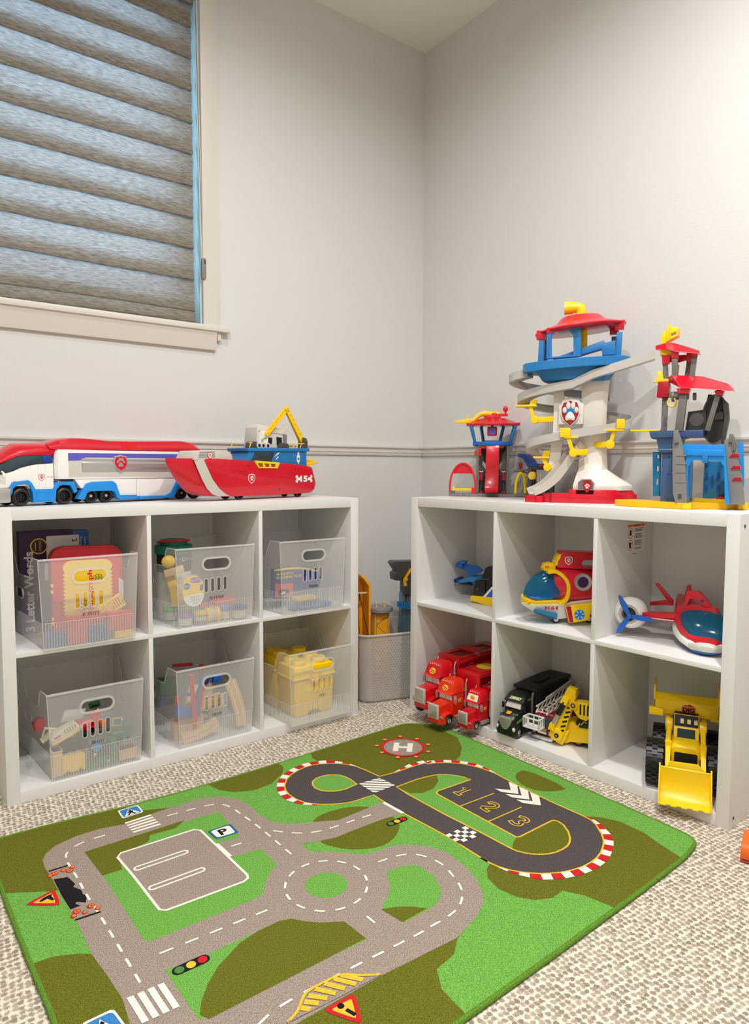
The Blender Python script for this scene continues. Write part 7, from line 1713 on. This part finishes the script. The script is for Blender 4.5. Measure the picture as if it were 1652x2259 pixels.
c.mat('silver').cyl((18, -26, 282), (18, -24, 282), 5, 12).cyl((-20, -26, 262), (-20, -24, 262), 4, 12); c.build('lattice_column', t, bevel=1.5)
MB('grey').lathe([(1e-3, 298), (40, 298), (50, 304), (51, 316), (49, 320), (1e-3, 320)], (0, 0, 0), 'z', 36).build('round_top', t)
for x in (-18, 16):
    MB('wood').lathe([(4, 320), (4, 332), (6, 334), (6, 340), (1e-3, 341)], (x, -6, 0), 'z', 12).build('peg', t)
t = thing('toy_dock_crane', 'dark grey toy tower with yellow hook and blue lattice bar in the basket', 'toy tower', 'W', -.262, -.215, .014, -15)
c = MB('darkgrey'); c.prism([(-62, 440), (-56, 420), (-66, 446)], 0, 20) if 0 else c.prism([(-70, 488), (-60, 496), (60, 492), (60, 360), (-14, 360), (-14, 416), (-58, 420), (-60, 446), (-48, 456), (-58, 470)], -26, 30)
c.prism([(-14, 0), (-6, 420), (14, 420), (24, 0)], -10, 26); c.prism([(14, 300), (50, 300), (50, 420), (20, 420)], -4, 26); c.mat('black').prism([(-34, 424), (-10, 424), (-10, 436), (-34, 436)], -28, -24); c.build('track_tower', t, bevel=2)
c = MB('deepyellow'); c.loft([[(x, y, z) for y, z in ((-34, q - 6), (-34, q + 8), (-24, q + 8), (-24, q - 6))] for x, q in ((30, 474), (4, 456), (-16, 428), (-20, 412))]); c.cyl((-16, -36, 424), (-16, -22, 424), 9, 14).bar((-20, -30, 424), (-16, -30, 396), 11, 10); c.build('hook', t, bevel=1.5)
c = MB('midblue'); c.prism([(-52, 316), (30, 296), (30, 318), (-52, 340)], -40, -30, holes=[[(-46 + i * 13, 318 - i * 3), (-38 + i * 13, 316 - i * 3), (-44 + i * 13, 332 - i * 3)] for i in range(5)]); c.mat('skyblue').prism([(-50, 318), (28, 299), (28, 315), (-50, 336)], -35, -32); c.build('lattice_bar', t)
b = MB('bluebag'); b.loft([[(18 + w_ * math.cos(R(a)) + 3 * math.sin(R(3 * a) + z), -2 + 34 * f * math.sin(R(a)), z) for a in range(0, 360, 24)] for w_, f, z in ((50, .7, 10), (64, 1, 60), (62, 1, 200), (58, .9, 300), (52, .8, 360), (30, .5, 392), (16, .3, 398))])
solo(b, 'plastic_bag', 'bluish see-through plastic bag over the dark grey tower in the basket', 'plastic bag', 'W', -.246, -.205, .016, -15)

# orange toy on the carpet at the right edge
o = MB('orange'); o.prism(smooth([(-40, 0), (40, 0), (48, 30), (40, 44), (-34, 44), (-46, 26)], 2), 0, 60); o.mat('darkred').prism([(-42, 2), (40, 2), (40, 14), (-44, 14)], -1, 61)
solo(o, 'toy_car', 'orange toy on the beige carpet at the right edge near the shelf end', 'toy car', 'W', -.388, -1.672, 0.001, 20, bevel=3)
# ---------------------------------------------------------------- light
def downlight(x, y, power, r=.05, col=(1.0, 0.985, 0.965)):
    l = bpy.data.lights.new('ceiling_downlight', 'AREA'); l.shape = 'DISK'; l.size = r * 2; l.energy = power; l.color = col; l.spread = R(165)
    o = bpy.data.objects.new('ceiling_downlight', l); COL.objects.link(o); o.location = (x, y, ZC * .001 - .012)
    return o
def can(x, y, lab):
    t = thing('ceiling_downlight', lab, 'ceiling light', 'W', x, y, ZC * .001, 0, 'recessed ceiling lights')
    MB('white').lathe([(80, -1), (96, -4), (98, 0), (80, 0)], (0, 0, 0), 'z', 32).build('trim_ring', t)
LIGHTS = [(-1.80, -1.90, 50), (-.84, -1.90, 52), (-1.05, -.9, 13), (-2.6, -3.0, 34)]  # the last one, unseen behind the camera, serves as ambient fill
for x, y, p in LIGHTS: downlight(x, y, p)
w = bpy.data.worlds.new('daylight'); sc.world = w; w.use_nodes = True
nt = w.node_tree; bgn = nt.nodes['Background']
bgn.inputs['Color'].default_value = (0.50, 0.76, 1.0, 1); bgn.inputs['Strength'].default_value = 14.0
# ---------------------------------------------------------------- camera
cam = bpy.data.cameras.new('camera'); co = bpy.data.objects.new('camera', cam); COL.objects.link(co)
yaw, pitch, roll = 0.9308, -0.0664, 0.0040
fw = Vector((math.cos(yaw) * math.cos(pitch), math.sin(yaw) * math.cos(pitch), math.sin(pitch)))
rt = Vector((math.sin(yaw), -math.cos(yaw), 0)); up = rt.cross(fw)
r2 = rt * math.cos(roll) + up * math.sin(roll); u2 = -rt * math.sin(roll) + up * math.cos(roll)
co.matrix_world = Matrix(((r2.x, u2.x, -fw.x, -1.9919), (r2.y, u2.y, -fw.y, -2.3245), (r2.z, u2.z, -fw.z, 0.8837), (0, 0, 0, 1)))
cam.sensor_fit = 'VERTICAL'; cam.sensor_height = 36.0; cam.lens = 1508.08 / 2259 * 36.0; cam.clip_start = 0.02
sc.camera = co
sc.view_settings.view_transform = 'Standard'; sc.view_settings.look = 'None'; sc.view_settings.gamma = 1.0; sc.view_settings.exposure = -0.98
sc.view_settings.use_curve_mapping = False
sc.cycles.transparent_max_bounces = 24; sc.cycles.max_bounces = 10; sc.cycles.diffuse_bounces = 6; sc.cycles.transmission_bounces = 8
sc.cycles.use_denoising = True; sc.cycles.sample_clamp_indirect = 6.0
